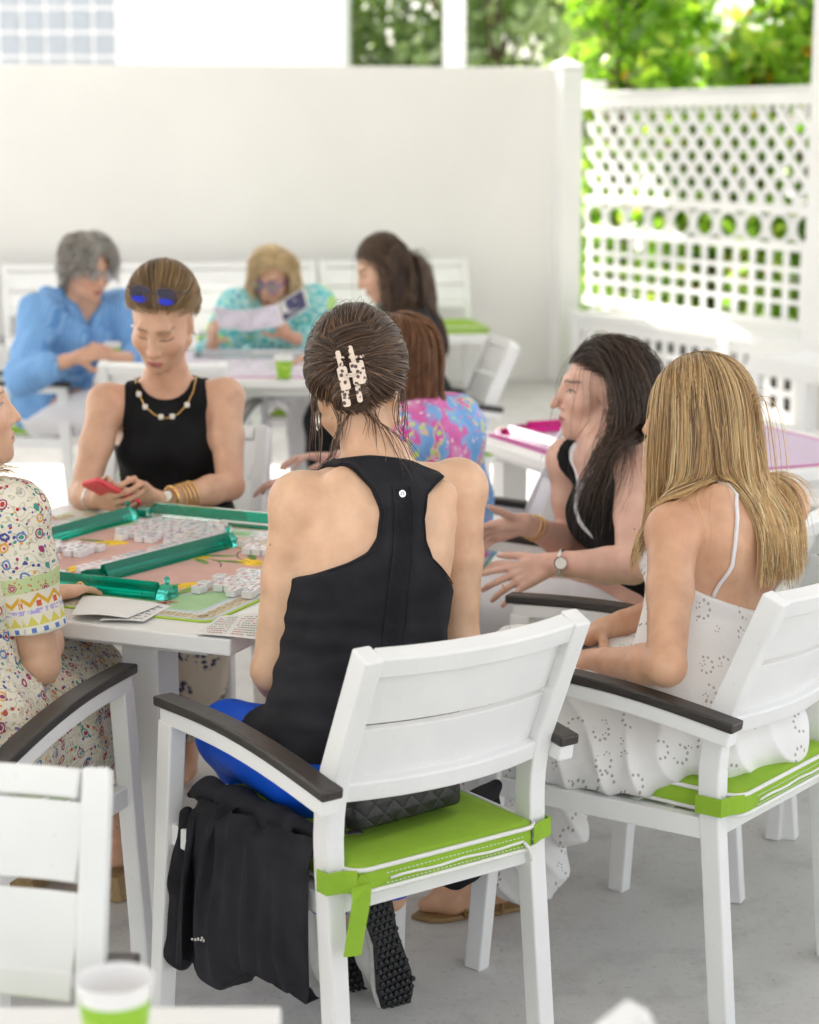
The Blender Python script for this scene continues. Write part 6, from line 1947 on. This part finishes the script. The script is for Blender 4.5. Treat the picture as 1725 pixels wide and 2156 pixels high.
# ================================================================== dark-haired woman in the black vest
P8 = mkperson('dark long-haired woman in a black vest talking with both hands raised', P=(.63, 4.70, .55), N=(.475, 4.845, .945), rh=(.05, 1, 0), rs=(-.45, .89, 0),
    head_c=pt(1262, 822, 4.92), head_f=(-.985, -.16, -.06), up=(-.12, 0, 1), h=.0036, skin='e', eyes='open', nose=.006, sc=1.01, brow=(.05, .03, .02), lip=(.46, .16, .16), armr=1.06, browx=1.0,
    arms=[((.545, 4.705, .893), pt(1332, 1192, 4.50), (.328, 4.565, .710)), ((.405, 4.985, .885), (.42, 4.99, .66), (.285, 4.88, .745))],
    hands=[dict(wrist=(.328, 4.565, .710), d=(-.93, .02, -.42), n=(-.10, -.80, .45), thumb=1, curl=(.15, .32, .36, .22), spread=.17, tspread=.55, tcurl=.2, tdown=-.05, sc=1.0),
           dict(wrist=(.285, 4.88, .745), d=(-.90, -.1, -.25), n=(-.3, .8, .5), thumb=-1, curl=(.3, .4, .5, .5), spread=.12, tspread=.95, tcurl=.1, tdown=.0)],
    legs=[((.56, 4.62, .55), (.18, 4.80, .56), (.20, 4.84, .10), (.06, 4.86, .03)), ((.62, 4.80, .55), (.24, 5.00, .56), (.26, 5.02, .10), (.12, 5.06, .03))])
B = P8; rl = np.array(B.root.location); W, F, sc = B.W, B.F, 1.01
hw8 = tabl([.0, .58, .62, .68, .78, .90, 1.1], [.5, .5, .185, .150, .135, .128, .12])
def reg8(neck_r, o, low):
    def fn(P):
        x, y, t = P8.local(P)
        vn = np.where(y > .0, np.interp(t, [low, 1.0], [.0, neck_r]) - np.abs(x), -.05)
        return np.maximum(np.maximum((np.abs(x) - hw8(t) + o) * .8, (-.10 - t) * P8.L), np.where(t > low, vn, -.05))
    return fn
v = garment(B.prims, ['torso', 'shoulder'], .003, lambda P: np.maximum(reg8(.0, .012, 2.)(P), np.where(P8.local(P)[1] > -.02, .075 - lenv(P - P8.at(0, .06, 1.0).astype(np.float32)), .06 - lenv(P - P8.at(0, -.03, 1.06).astype(np.float32)))), .0045, k=.003)
emit(v, 'undershirt', [M['whitec']], B.root)
v = garment(B.prims, ['torso', 'shoulder'], .009, reg8(.088, 0, .52), .0045, k=.003)
emit(v, 'vest', [M['black2']], B.root, disp=folds(.005, (9, 9, 20), 41))
v = garment(B.prims, ['torso', 'leg'], .016, waist(P8, -.03, .10), .0055)
emit(v, 'trousers', [M['whitec']], B.root, disp=folds(.014, (16, 16, 16), 42))
rng = np.random.default_rng(31)
pal8 = [(.026, .014, .009), (.050, .027, .016), (.095, .052, .029), (.17, .10, .056)]
parts = [capmesh(cap_vol(W, F, sc, .002), (.030, .012, .008))]
n = 7500; rt_ = scalp(rng, n)
Lh = rng.uniform(.48, .64, n)
Pf = fall(rng, W, F, sc, rt_, Lh, 22, B.vol, part=(.15, 0), back=1.9, thick=.020, lift=.005, wave=.008, wl=.18, gravity=.42, delay=7, g0=.07, clear=.013, adh=-.35, ady=-.05)
parts.append(tubes(Pf, rng.uniform(.0004, .0008, n), pick(rng, n, pal8, (4, 5, 3, 1), .15), rng, .4, pick(rng, n, [(.06, .034, .02), (.12, .07, .04), (.03, .017, .01)], (3, 2, 3))))
for dr, bs, nn, ln in (((-.66, -.30, -.50), (-.10, -.10, 0), 900, (.26, .36)), ((.70, .05, -.40), (-.22, -.05, 0), 700, (.22, .32)), ((-.2, -.8, -.4), (.10, -.12, 0), 900, (.26, .36))):
    r2 = np.tile(unit(dr), (nn, 1)) + rng.normal(0, .20, (nn, 3)); r2 /= np.linalg.norm(r2, axis=1)[:, None]
    Pf = fall(rng, W, F, sc, r2, rng.uniform(*ln, nn), 18, B.vol, back=.2, thick=.024, lift=.007, wave=.010, wl=.15, gravity=.5, bias=bs, clear=.013, adh=9)
    parts.append(tubes(Pf, rng.uniform(.0004, .0008, nn), pick(rng, nn, pal8, (3, 5, 4, 2), .15), rng, .4, pick(rng, nn, [(.08, .045, .026), (.15, .088, .05), (.04, .022, .013)], (3, 2, 3))))
hair_obj(B.root, parts)
wr_, el_ = V3(.328, 4.565, .710), pt(1332, 1192, 4.50); ax = unit(el_ - wr_)
watch(B, 'wristwatch', wr_ + ax * .03, ax, .0305, M['silver'], M['pearl'], (-.15, -.95, .25))
wr2, el2 = V3(.285, 4.88, .745), V3(.42, 4.99, .66); ax = unit(el2 - wr2)
for d in (.03, .045): child_tube(B, 'bracelet', ring_on(wr2 + ax * d, ax, .032, 0), .002, M['gold'], closed=True)
kd = unit((-.93, .02, -.42)); child_tube(B, 'ring', ring_on(wr_ + kd * .112 + V3(-.004, -.004, -.014), kd, .0095, 0, 14), .0015, M['gold'], closed=True)
# ================================================================== woman in the printed dress, left edge
P3 = mkperson('blonde woman in a folk print dress with one hand on the open booklet', P=(-.90, 3.66, .55), N=(-.905, 3.80, 1.055), rh=(.95, -.30, 0), rs=(.93, -.36, 0),
    head_c=(-.880, 3.86, 1.168), head_f=(.93, .36, .06), h=.004, skin='c', eyes='open', brow=(.20, .13, .07), lip=(.50, .22, .18),
    arms=[((-.760, 3.735, .985), (-.715, 3.735, .690), (-.742, 3.985, .775)), ((-1.06, 3.865, .99), (-1.06, 4.02, .76), (-.96, 4.22, .775))],
    hands=[dict(wrist=(-.742, 3.985, .775), d=(.52, .83, -.10), n=(-.1, .1, .98), thumb=-1, curl=(.20, .22, .25, .3), spread=.06), dict(wrist=(-.96, 4.22, .775), d=(.3, .9, -.1), n=(0, .1, .98), thumb=1)],
    legs=[((-.82, 3.66, .56), (-.715, 4.10, .555), (-.655, 4.30, .14), (-.615, 4.47, .05)), ((-.98, 3.70, .56), (-.90, 4.14, .555), (-.86, 4.36, .12), (-.82, 4.52, .03))])
B = P3; rl = np.array(B.root.location); W, F, sc = B.W, B.F, 1.0
sk3 = [cap('skirt', (-.82, 3.64, .56), (-.705, 4.10, .555), .125, .095, .05), cap('skirt', (-.98, 3.68, .56), (-.90, 4.14, .555), .125, .095, .05), cap('skirt', (-.90, 3.7, .56), (-.80, 4.12, .56), .11, .10, .05),
       cap('skirt', (-.715, 3.80, .50), (-.665, 4.06, .44), .07, .07, .04), cap('skirt', (-.66, 4.06, .46), (-.645, 4.12, .36), .07, .055, .04), cap('skirt', (-.74, 4.16, .50), (-.70, 4.2, .36), .08, .08, .04)]
v = garment(B.prims + sk3, ['torso', 'shoulder', 'skirt'], .012, lambda P: np.where(P3.local(P)[1] > .02, .085 - lenv(P - P3.at(0, .05, 1.02).astype(np.float32)), .07 - lenv(P - P3.at(0, -.02, 1.05).astype(np.float32))), .0045)
emit(v, 'dress', [M['folk']], B.root, disp=folds(.012, (16, 16, 10), 51, .004))
sh, el = V3(-.760, 3.735, .985), V3(-.715, 3.735, .690); ax = unit(el - sh); Ls = .225
pr = [cap('a', sh - ax * .0, sh + ax * .10, .068, .066, .03), cap('a', sh + ax * .10, sh + ax * (Ls + .03), .066, .070, .03), cap('a', P3.at(.06, 0, .9), sh, .05, .062, .03)]
v = garment(pr, ['a'], .0, lambda P: (P - sh.astype(np.float32)) @ ax.astype(np.float32) - Ls, .004, k=.003)
vs, Fq = v.mesh(); vs = vs + v.grad(vs) * folds(.006, (20, 20, 12), 52)(vs)[:, None]
tt = (Ls - (vs - sh) @ ax) / .115; rr = vs - sh; ang = np.arctan2(rr @ unit(np.cross(ax, (0, 1, 0))), rr @ V3(0, 1, 0)) / (2 * pi) * .42 + .5
cc = np.stack([np.clip(tt, 0, 1.2) * 1.0, ang, tt * 0], 1)
mi = (tt[Fq].mean(1) < .99).astype(int)
ob = np_mesh('sleeve', vs - rl, Fq, [M['folk'], M['folkb']], B.root, cols=cc, matidx=mi)
rng = np.random.default_rng(41)
palb = [(.25, .15, .065), (.44, .29, .14), (.60, .43, .23), (.70, .55, .34)]
parts = [capmesh(cap_vol(W, F, sc, .003), (.34, .22, .10))]
n = 3500; rt_ = scalp(rng, n)
Pf = fall(rng, W, F, sc, rt_, rng.uniform(.30, .40, n), 18, B.vol, back=1.5, thick=.03, lift=.008, wave=.008, wl=.15, gravity=.4, delay=8, g0=.03)
parts.append(tubes(Pf, rng.uniform(.0004, .0008, n), pick(rng, n, palb, (2, 4, 4, 2), .14), rng))
# lock falling forward over the near shoulder, with flyaways
n2 = 420; r2 = np.tile(unit((.72, -.35, -.45)), (n2, 1)) + rng.normal(0, .16, (n2, 3)); r2 /= np.linalg.norm(r2, axis=1)[:, None]
Pf = fall(rng, W, F, sc, r2, rng.uniform(.20, .30, n2), 16, B.vol, thick=.03, lift=.012, wave=.008, gravity=.5, bias=(.85, .0, 0), spread=.14, clear=.016)
parts.append(tubes(Pf, rng.uniform(.0004, .0008, n2), pick(rng, n2, palb, (2, 4, 4, 3), .14), rng))
hair_obj(B.root, parts)
kd = unit((.52, .83, -.10)); child_tube(B, 'ring', ring_on(V3(-.742, 3.985, .775) + kd * .108 - unit(np.cross((.52, .83, 0), (0, 0, 1))) * .006, kd, .0105, 0, 14), .002, M['gold'], closed=True)
M['raffia'] = plain('woven_raffia', (.42, .30, .15), .9, .2, 120, .6, 300)
def wedge(B, heel, toe, mat):
    heel, toe = V3(heel), V3(toe); d = unit(V3(*(toe - heel)[:2], 0)); L = np.linalg.norm((toe - heel)[:2]); o = np.array(B.root.location)
    x = np.cross((0, 0, 1), d); m = MB()
    prof = [(-.02, 0), (-.035, .065), (.10, .045), (L * .75, .018), (L, .012), (L, 0)]
    m.prism(prof, -.036, .036, 0, lambda v_: V3(heel[0], heel[1], 0) + d * v_[0] + x * v_[2] + V3(0, 0, v_[1]) - o)
    ob = m.obj('wedge_sandal', mat, B.root, bevel=.005)
    m = MB(); m.tube([V3(heel[0], heel[1], .0) + d * (L * .72) + x * a + V3(0, 0, z) - o for a, z in ((-.04, .012), (-.03, .05), (0, .062), (.03, .05), (.04, .012))], .009, 6)
    m.obj('strap', M['tan'], ob, smooth=True)
wedge(B, (-.675, 4.265, 0), (-.605, 4.49, 0), M['raffia']); wedge(B, (-.88, 4.32, 0), (-.81, 4.54, 0), M['raffia'])

# ================================================================== grey-haired woman
def simple_hair(B, W, F, sc, pal, w_, n, lens, seed, part=(0, 0), back=.4, thick=.03, wave=.01, wl=.10, gravity=.4, delay=6, capc=None, capoff=.012, bias=None, rad=(.0010, .0022), lift=.010, g0=.15, clear=.003):
    rng = np.random.default_rng(seed)
    parts = [capmesh(cap_vol(W, F, sc, capoff, .005), capc or pal[0])]
    rt_ = scalp(rng, n)
    Pf = fall(rng, W, F, sc, rt_, rng.uniform(*lens, n), 16, B.vol, part=part, back=back, thick=thick, lift=lift, wave=wave, wl=wl, gravity=gravity, delay=delay, bias=bias, g0=g0, clear=clear)
    parts.append(tubes(Pf, rng.uniform(*rad, n), pick(rng, n, pal, w_, .15), rng))
    return hair_obj(B.root, parts)
P4 = mkperson('grey-haired woman in glasses and a blue striped shirt at the far table', P=(-1.56, 8.60, .52), N=(-1.40, 8.50, 1.02), rh=(-.45, -.89, 0), rs=(-.80, -.60, 0),
    head_c=pt(186, 562, 8.42), head_f=(.62, -.70, -.36), up=(.15, -.1, 1), h=.006, skin='f', build=1.06, sc=1.08, bust=1.3,
    arms=[((-1.555, 8.37, .95), (-1.585, 8.20, .72), (-1.36, 8.10, .80)), ((-1.25, 8.60, .95), (-1.10, 8.48, .74), (-1.22, 8.22, .79))],
    hands=[dict(wrist=(-1.36, 8.10, .80), d=(.85, .2, .25), n=(0, -.9, .4), thumb=1, curl=(1., 1.05, 1.1, 1.1)), dict(wrist=(-1.22, 8.22, .79), d=(-.6, -.5, .3), n=(.2, -.9, .3), thumb=-1, curl=(1., 1.05, 1.1, 1.1))],
    legs=[((-1.50, 8.50, .53), (-1.05, 8.40, .54), (-1.0, 8.42, .1), (-.85, 8.38, .03)), ((-1.52, 8.72, .53), (-1.05, 8.66, .54), (-1.0, 8.66, .1), (-.85, 8.64, .03))])
B = P4
sl4 = []
for a, b, c in (((-1.555, 8.37, .95), (-1.585, 8.20, .72), (-1.36, 8.10, .80)), ((-1.25, 8.60, .95), (-1.10, 8.48, .74), (-1.22, 8.22, .79))):
    a, b, c = V3(a), V3(b), V3(c); sl4 += [cap('sl', a, b, .070, .062, .04), cap('sl', b, b + (c - b) * .45, .062, .056, .03)]
v = garment(B.prims + sl4, ['torso', 'shoulder', 'sl'], .018, lambda P: np.maximum(np.where(P4.local(P)[1] > 0, np.interp(P4.local(P)[2], [.72, 1.05], [0, .085]) - np.abs(P4.local(P)[0]), .075 - lenv(P - P4.at(0, 0, 1.08).astype(np.float32))), (-.16 - P4.local(P)[2]) * .5), .0065)
emit(v, 'shirt', [M['blueshirt']], B.root, disp=folds(.022, (13, 13, 9), 61, .006))
m = MB(); o = np.array(B.root.location)
for q in (-1, 1):
    a = [P4.at(q * x, y, t) - o for x, y, t in ((.05, -.075, 1.05), (.088, .0, 1.03), (.070, .075, .95), (.045, .125, .84))]
    m.beam(a, .055, .006, side=[(0, -.2, 1), (q * -.7, .0, .7), (q * -.7, 0, .6), (q * -.9, .1, .3)])
m.obj('collar', M['blueshirt'], B.root, smooth=True)
v = garment(B.prims, ['torso', 'leg'], .018, waist(P4, -.02), .007)
emit(v, 'trousers', [M['whitec']], B.root)
simple_hair(B, B.W, B.F, 1.08, [(.32, .295, .265), (.46, .43, .39), (.60, .57, .52), (.20, .18, .155)], (3, 4, 3, 2), 2600, (.09, .14), 62, back=.35, thick=.030, wave=.018, wl=.07, capoff=.004, capc=(.28, .26, .23), lift=.010, rad=(.0008, .0015))
glasses('g', 'glasses', None, B.W, B.F, .100, .010, .034, .026, M['clear'], M['clear'], root=B.root, temple=.10)
# ================================================================== blonde reader
P5 = mkperson('blonde woman in purple glasses and a turquoise print top reading a leaflet', P=(-.60, 9.18, .52), N=(-.60, 9.05, .985), rh=(-1, .05, 0), rs=(-1, -.05, 0),
    head_c=pt(575, 585, 9.0), head_f=(-.28, -.86, -.40), up=(.05, -.2, 1), h=.006, skin='f', sc=1.06, eyes='down', bust=1.2, build=1.06,
    arms=[((-.77, 8.99, .92), (-.87, 8.84, .72), (-.86, 8.66, .80)), ((-.43, 9.02, .93), (-.36, 8.86, .74), (-.53, 8.70, .83))],
    hands=[dict(wrist=(-.86, 8.66, .80), d=(.1, -.5, .85), n=(-.8, -.5, 0), thumb=1, curl=(1., 1., 1.1, 1.1)), dict(wrist=(-.53, 8.70, .83), d=(-.5, -.2, .8), n=(.6, -.7, .3), thumb=-1, curl=(1., 1., 1.1, 1.1))],
    legs=[((-.69, 9.12, .53), (-.70, 8.70, .54), (-.66, 8.62, .1), (-.66, 8.46, .03)), ((-.51, 9.12, .53), (-.46, 8.70, .54), (-.47, 8.66, .1), (-.47, 8.48, .03))])
B = P5
sl5 = []
for a, b, c in (((-.77, 8.99, .92), (-.87, 8.84, .72), (-.86, 8.66, .80)), ((-.43, 9.02, .93), (-.36, 8.86, .74), (-.53, 8.70, .83))):
    a, b, c = V3(a), V3(b), V3(c); sl5 += [cap('sl', a, b, .075, .066, .04), cap('sl', b, b + (c - b) * .5, .064, .055, .03)]
v = garment(B.prims + sl5, ['torso', 'shoulder', 'sl'], .022, lambda P: np.maximum(np.where(P5.local(P)[1] > 0, np.interp(P5.local(P)[2], [.78, 1.05], [0, .08]) - np.abs(P5.local(P)[0]), .07 - lenv(P - P5.at(0, 0, 1.08).astype(np.float32))), (-.16 - P5.local(P)[2]) * .5), .0065)
emit(v, 'tunic', [M['turq']], B.root, disp=folds(.016, (13, 13, 9), 71, .004))
v = garment(B.prims, ['torso', 'leg'], .016, waist(P5, -.02), .007)
emit(v, 'trousers', [M['whitec']], B.root)
simple_hair(B, B.W, B.F, 1.06, [(.58, .41, .20), (.74, .56, .30), (.82, .67, .42), (.46, .31, .14)], (3, 4, 3, 1), 3000, (.22, .30), 72, part=(-.35, 0), back=.8, thick=.034, wave=.010, wl=.12, capoff=.004, g0=.05, capc=(.50, .35, .16), lift=.010, rad=(.0008, .0015))
M['purple'] = plain('purple_frame', (.12, .06, .42), .25, .1, 30)
glasses('g', 'glasses', None, B.W, B.F, .100, .010, .034, .027, M['purple'], M['clear'], root=B.root, temple=.10)
# leaflet she reads: three panels
bk = thing('folded_leaflet', 'open folded leaflet held up by the blonde woman with purple glasses', 'leaflet', tuple(pt(575, 660, 8.62)))
bo = np.array(bk.location)
def panel3(a, b, c, d, name, mi, seed, rows, par, cover=False):
    rng_ = random.Random(seed); m = MB(); P_ = [V3(x) for x in (a, b, c, d)]
    n = unit(np.cross(P_[1] - P_[0], P_[3] - P_[0]))
    vs = [p - bo for p in P_] + [p - bo - n * .0015 for p in P_]
    m.add(vs, [(0, 1, 2, 3), (7, 6, 5, 4), (0, 4, 5, 1), (1, 5, 6, 2), (2, 6, 7, 3), (3, 7, 4, 0)], mi)
    S = lambda s, t, dz: (P_[0] * (1 - s) + P_[1] * s) * (1 - t) + (P_[3] * (1 - s) + P_[2] * s) * t - bo + n * dz
    for sd in ((.0006, -.0021) if not cover else (-.0006,)):
        if cover:
            m.add([S(.08, .06, -.0019), S(.92, .06, -.0019), S(.92, .94, -.0019), S(.08, .94, -.0019)], [(0, 1, 2, 3)], 3)
            for r in range(7):
                t0 = .30 + r * .075; m.add([S(.25, t0, -.0023), S(.25 + rng_.uniform(.3, .55), t0, -.0023), S(.25 + rng_.uniform(.3, .5), t0 + .03, -.0023), S(.25, t0 + .03, -.0023)], [(0, 1, 2, 3)], 0)
            m.add([S(.12, .1, -.0023), S(.28, .1, -.0023), S(.28, .6, -.0023), S(.12, .6, -.0023)], [(0, 1, 2, 3)], 0)
            continue
        for r in range(rows):
            t0 = .08 + .86 * r / rows; e = rng_.uniform(.6, .94)
            m.add([S(.07, t0, sd), S(e, t0, sd), S(e, t0 + .018, sd), S(.07, t0 + .018, sd)], [(0, 1, 2, 3)], 2)
    return m.obj(name, [M['paper'], M['lilacp'], M['ink'], M['navycov']], par)
M['lilacp'] = plain('lilac_paper', (.66, .62, .70), .85, .04, 20); M['navycov'] = plain('navy_cover', (.06, .06, .14), .6, .2, 20)
A_ = [pt(447, 645, 8.56), pt(516, 655, 8.62), pt(523, 697, 8.58), pt(462, 689, 8.52)]
panel3(*A_, 'left_page', 1, 1, 12, bk)
panel3(pt(516, 655, 8.62), pt(583, 641, 8.56), pt(594, 686, 8.52), pt(523, 697, 8.58), 'middle_page', 1, 2, 12, bk)
panel3(pt(583, 640, 8.55), pt(640, 605, 8.62), pt(652, 645, 8.58), pt(594, 684, 8.51), 'cover', 0, 3, 6, bk, True)
# ================================================================== long-haired woman in black at the far table
P6 = mkperson('long brown-haired woman in a short-sleeved black top looking down at the far table', P=(.10, 8.14, .52), N=(-.015, 8.22, .985), rh=(.10, 1, 0), rs=(.05, 1, 0),
    head_c=pt(803, 562, 8.24), head_f=(-.84, -.18, -.50), up=(-.3, 0, 1), h=.006, skin='c', sc=1.06, eyes='down', brow=(.05, .03, .02),
    arms=[((.01, 8.05, .92), (-.005, 7.96, .66), (-.25, 8.02, .78)), ((-.04, 8.39, .92), (-.12, 8.40, .68), (-.32, 8.3, .78))],
    hands=[dict(wrist=(-.25, 8.02, .78), d=(-.95, .2, .1), n=(0, -.2, .95), thumb=-1), dict(wrist=(-.32, 8.3, .78), d=(-.95, .0, .1), n=(0, .2, .95), thumb=1)],
    legs=[((.04, 8.06, .53), (-.36, 8.08, .54), (-.34, 8.1, .1), (-.5, 8.1, .03)), ((.04, 8.22, .53), (-.36, 8.26, .54), (-.34, 8.26, .1), (-.5, 8.26, .03))])
B = P6; sl6 = [cap('sl', (.01, 8.05, .92), (.004, 8.02, .83), .068, .062, .03), cap('sl', (-.04, 8.39, .92), (-.07, 8.39, .82), .068, .062, .03)]
v = garment(B.prims + sl6, ['torso', 'shoulder', 'sl'], .012, lambda P: np.maximum(np.maximum(.085 - lenv(P - P6.at(0, .03, 1.03).astype(np.float32)), (P6.local(P)[2] - .60) * 0 - 1), np.maximum((-.16 - P6.local(P)[2]) * .5, np.where((P6.local(P)[1] < -.03) & (np.abs(P6.local(P)[0]) < .2), .06 - np.abs(P6.local(P)[2] - .76) * .0 - np.sqrt(P6.local(P)[0] ** 2 + ((P6.local(P)[2] - .80) * P6.L) ** 2), -1))), .0065)
emit(v, 'top', [M['black']], B.root, disp=folds(.008, (13, 13, 9), 81))
v = garment(B.prims, ['torso', 'leg'], .014, waist(P6, -.02), .007)
emit(v, 'trousers', [M['black']], B.root)
simple_hair(B, B.W, B.F, 1.06, [(.035, .018, .011), (.07, .038, .022), (.13, .075, .042), (.22, .13, .07)], (3, 4, 3, 1), 2600, (.42, .54), 82, part=(.1, 0), back=1.5, clear=.014, thick=.014, wave=.010, wl=.10, delay=7, capoff=.002, lift=.006, rad=(.0008, .0015), bias=(.03, 0, 0), gravity=.55, g0=.05)
# ================================================================== woman in the floral top
P7 = mkperson('auburn-haired woman in a blue and pink swirl print top facing left', P=(.085, 5.44, .54), N=(.02, 5.46, .955), rh=(.25, .97, 0), rs=(.45, .89, 0),
    head_c=pt(838, 762, 5.46), head_f=(-.90, .38, -.28), up=(-.15, 0, 1), h=.005, skin='e', sc=1.04, eyes='down', build=1.06, armr=1.05,
    arms=[((-.055, 5.29, .885), (-.10, 5.16, .66), (-.26, 5.28, .78)), ((.115, 5.62, .885), (.02, 5.70, .66), (-.2, 5.66, .78))],
    hands=[dict(wrist=(-.26, 5.28, .78), d=(-.9, .3, 0), n=(0, -.2, .95), thumb=-1), dict(wrist=(-.2, 5.66, .78), d=(-.95, .0, .1), n=(0, .2, .95), thumb=1)],
    legs=[((.05, 5.36, .54), (-.34, 5.42, .54), (-.32, 5.44, .1), (-.46, 5.46, .03)), ((.05, 5.54, .54), (-.34, 5.62, .54), (-.32, 5.62, .1), (-.46, 5.62, .03))])
B = P7; sl7 = [cap('sl', (-.055, 5.29, .885), (-.10, 5.16, .66), .072, .062, .04), cap('sl', (.115, 5.62, .885), (.02, 5.70, .66), .072, .062, .04)]
wide = [cap('torso2', P7.at(-.06, -.02, .75), P7.at(.08, -.02, .75), .11, .11, .05), cap('torso2', P7.at(-.06, -.02, .4), P7.at(.08, -.02, .4), .115, .115, .05)]
v = garment(B.prims + sl7 + wide, ['torso', 'shoulder', 'sl', 'torso2'], .016, lambda P: np.maximum(.078 - lenv(P - P7.at(0, .01, 1.06).astype(np.float32)), (-.16 - P7.local(P)[2]) * .5), .006)
emit(v, 'top', [M['floral']], B.root, disp=folds(.012, (13, 13, 9), 91))
v = garment(B.prims, ['torso', 'leg'], .014, waist(P7, -.02), .007)
emit(v, 'trousers', [M['whitec']], B.root)
simple_hair(B, B.W, B.F, 1.04, [(.15, .060, .024), (.25, .11, .045), (.36, .17, .075)], (3, 4, 2), 3600, (.13, .19), 92, part=(-.1, 0), back=.35, thick=.016, wave=.004, wl=.12, capoff=.003, rad=(.0005, .0010))
# ================================================================== neighbour whose hand reaches in from the left
P10 = mkperson('person just outside the left edge whose hand rests on the middle table', P=(-1.50, 4.86, .55), N=(-1.40, 4.86, 1.06), rh=(.1, -1, 0), rs=(.1, -1, 0),
    head_c=(-1.36, 4.87, 1.22), head_f=(.95, .0, -.25), h=.006, skin='e',
    arms=[((-1.40, 4.69, 1.0), (-1.28, 4.70, .76), (-1.04, 4.86, .775)), ((-1.42, 5.03, 1.0), (-1.36, 5.08, .74), (-1.2, 5.0, .78))],
    hands=[dict(wrist=(-1.045, 4.87, .777), d=(.94, .30, .0), n=(0, .0, 1), thumb=1, curl=(.3, .35, .4, .5)), dict(wrist=(-1.2, 5.0, .78), d=(.9, -.3, 0), n=(0, 0, 1), thumb=-1)],
    legs=[((-1.46, 4.78, .55), (-1.06, 4.80, .55), (-1.06, 4.80, .1), (-.92, 4.80, .03)), ((-1.46, 4.96, .55), (-1.06, 4.98, .55), (-1.06, 4.98, .1), (-.92, 4.98, .03))])
B = P10
v = garment(B.prims, ['torso', 'shoulder'], .012, lambda P: .08 - lenv(P - P10.at(0, .03, 1.04).astype(np.float32)), .007); emit(v, 'top', [M['whitec']], B.root)
v = garment(B.prims, ['torso', 'leg'], .016, waist(P10, 0), .007); emit(v, 'trousers', [M['navyfl']], B.root)
simple_hair(B, B.W, B.F, 1.0, [(.10, .06, .03), (.2, .12, .06)], (1, 1), 900, (.2, .3), 95)
chair2(-1.76, 4.86, -90, 'white armchair beyond the left edge of the middle table')
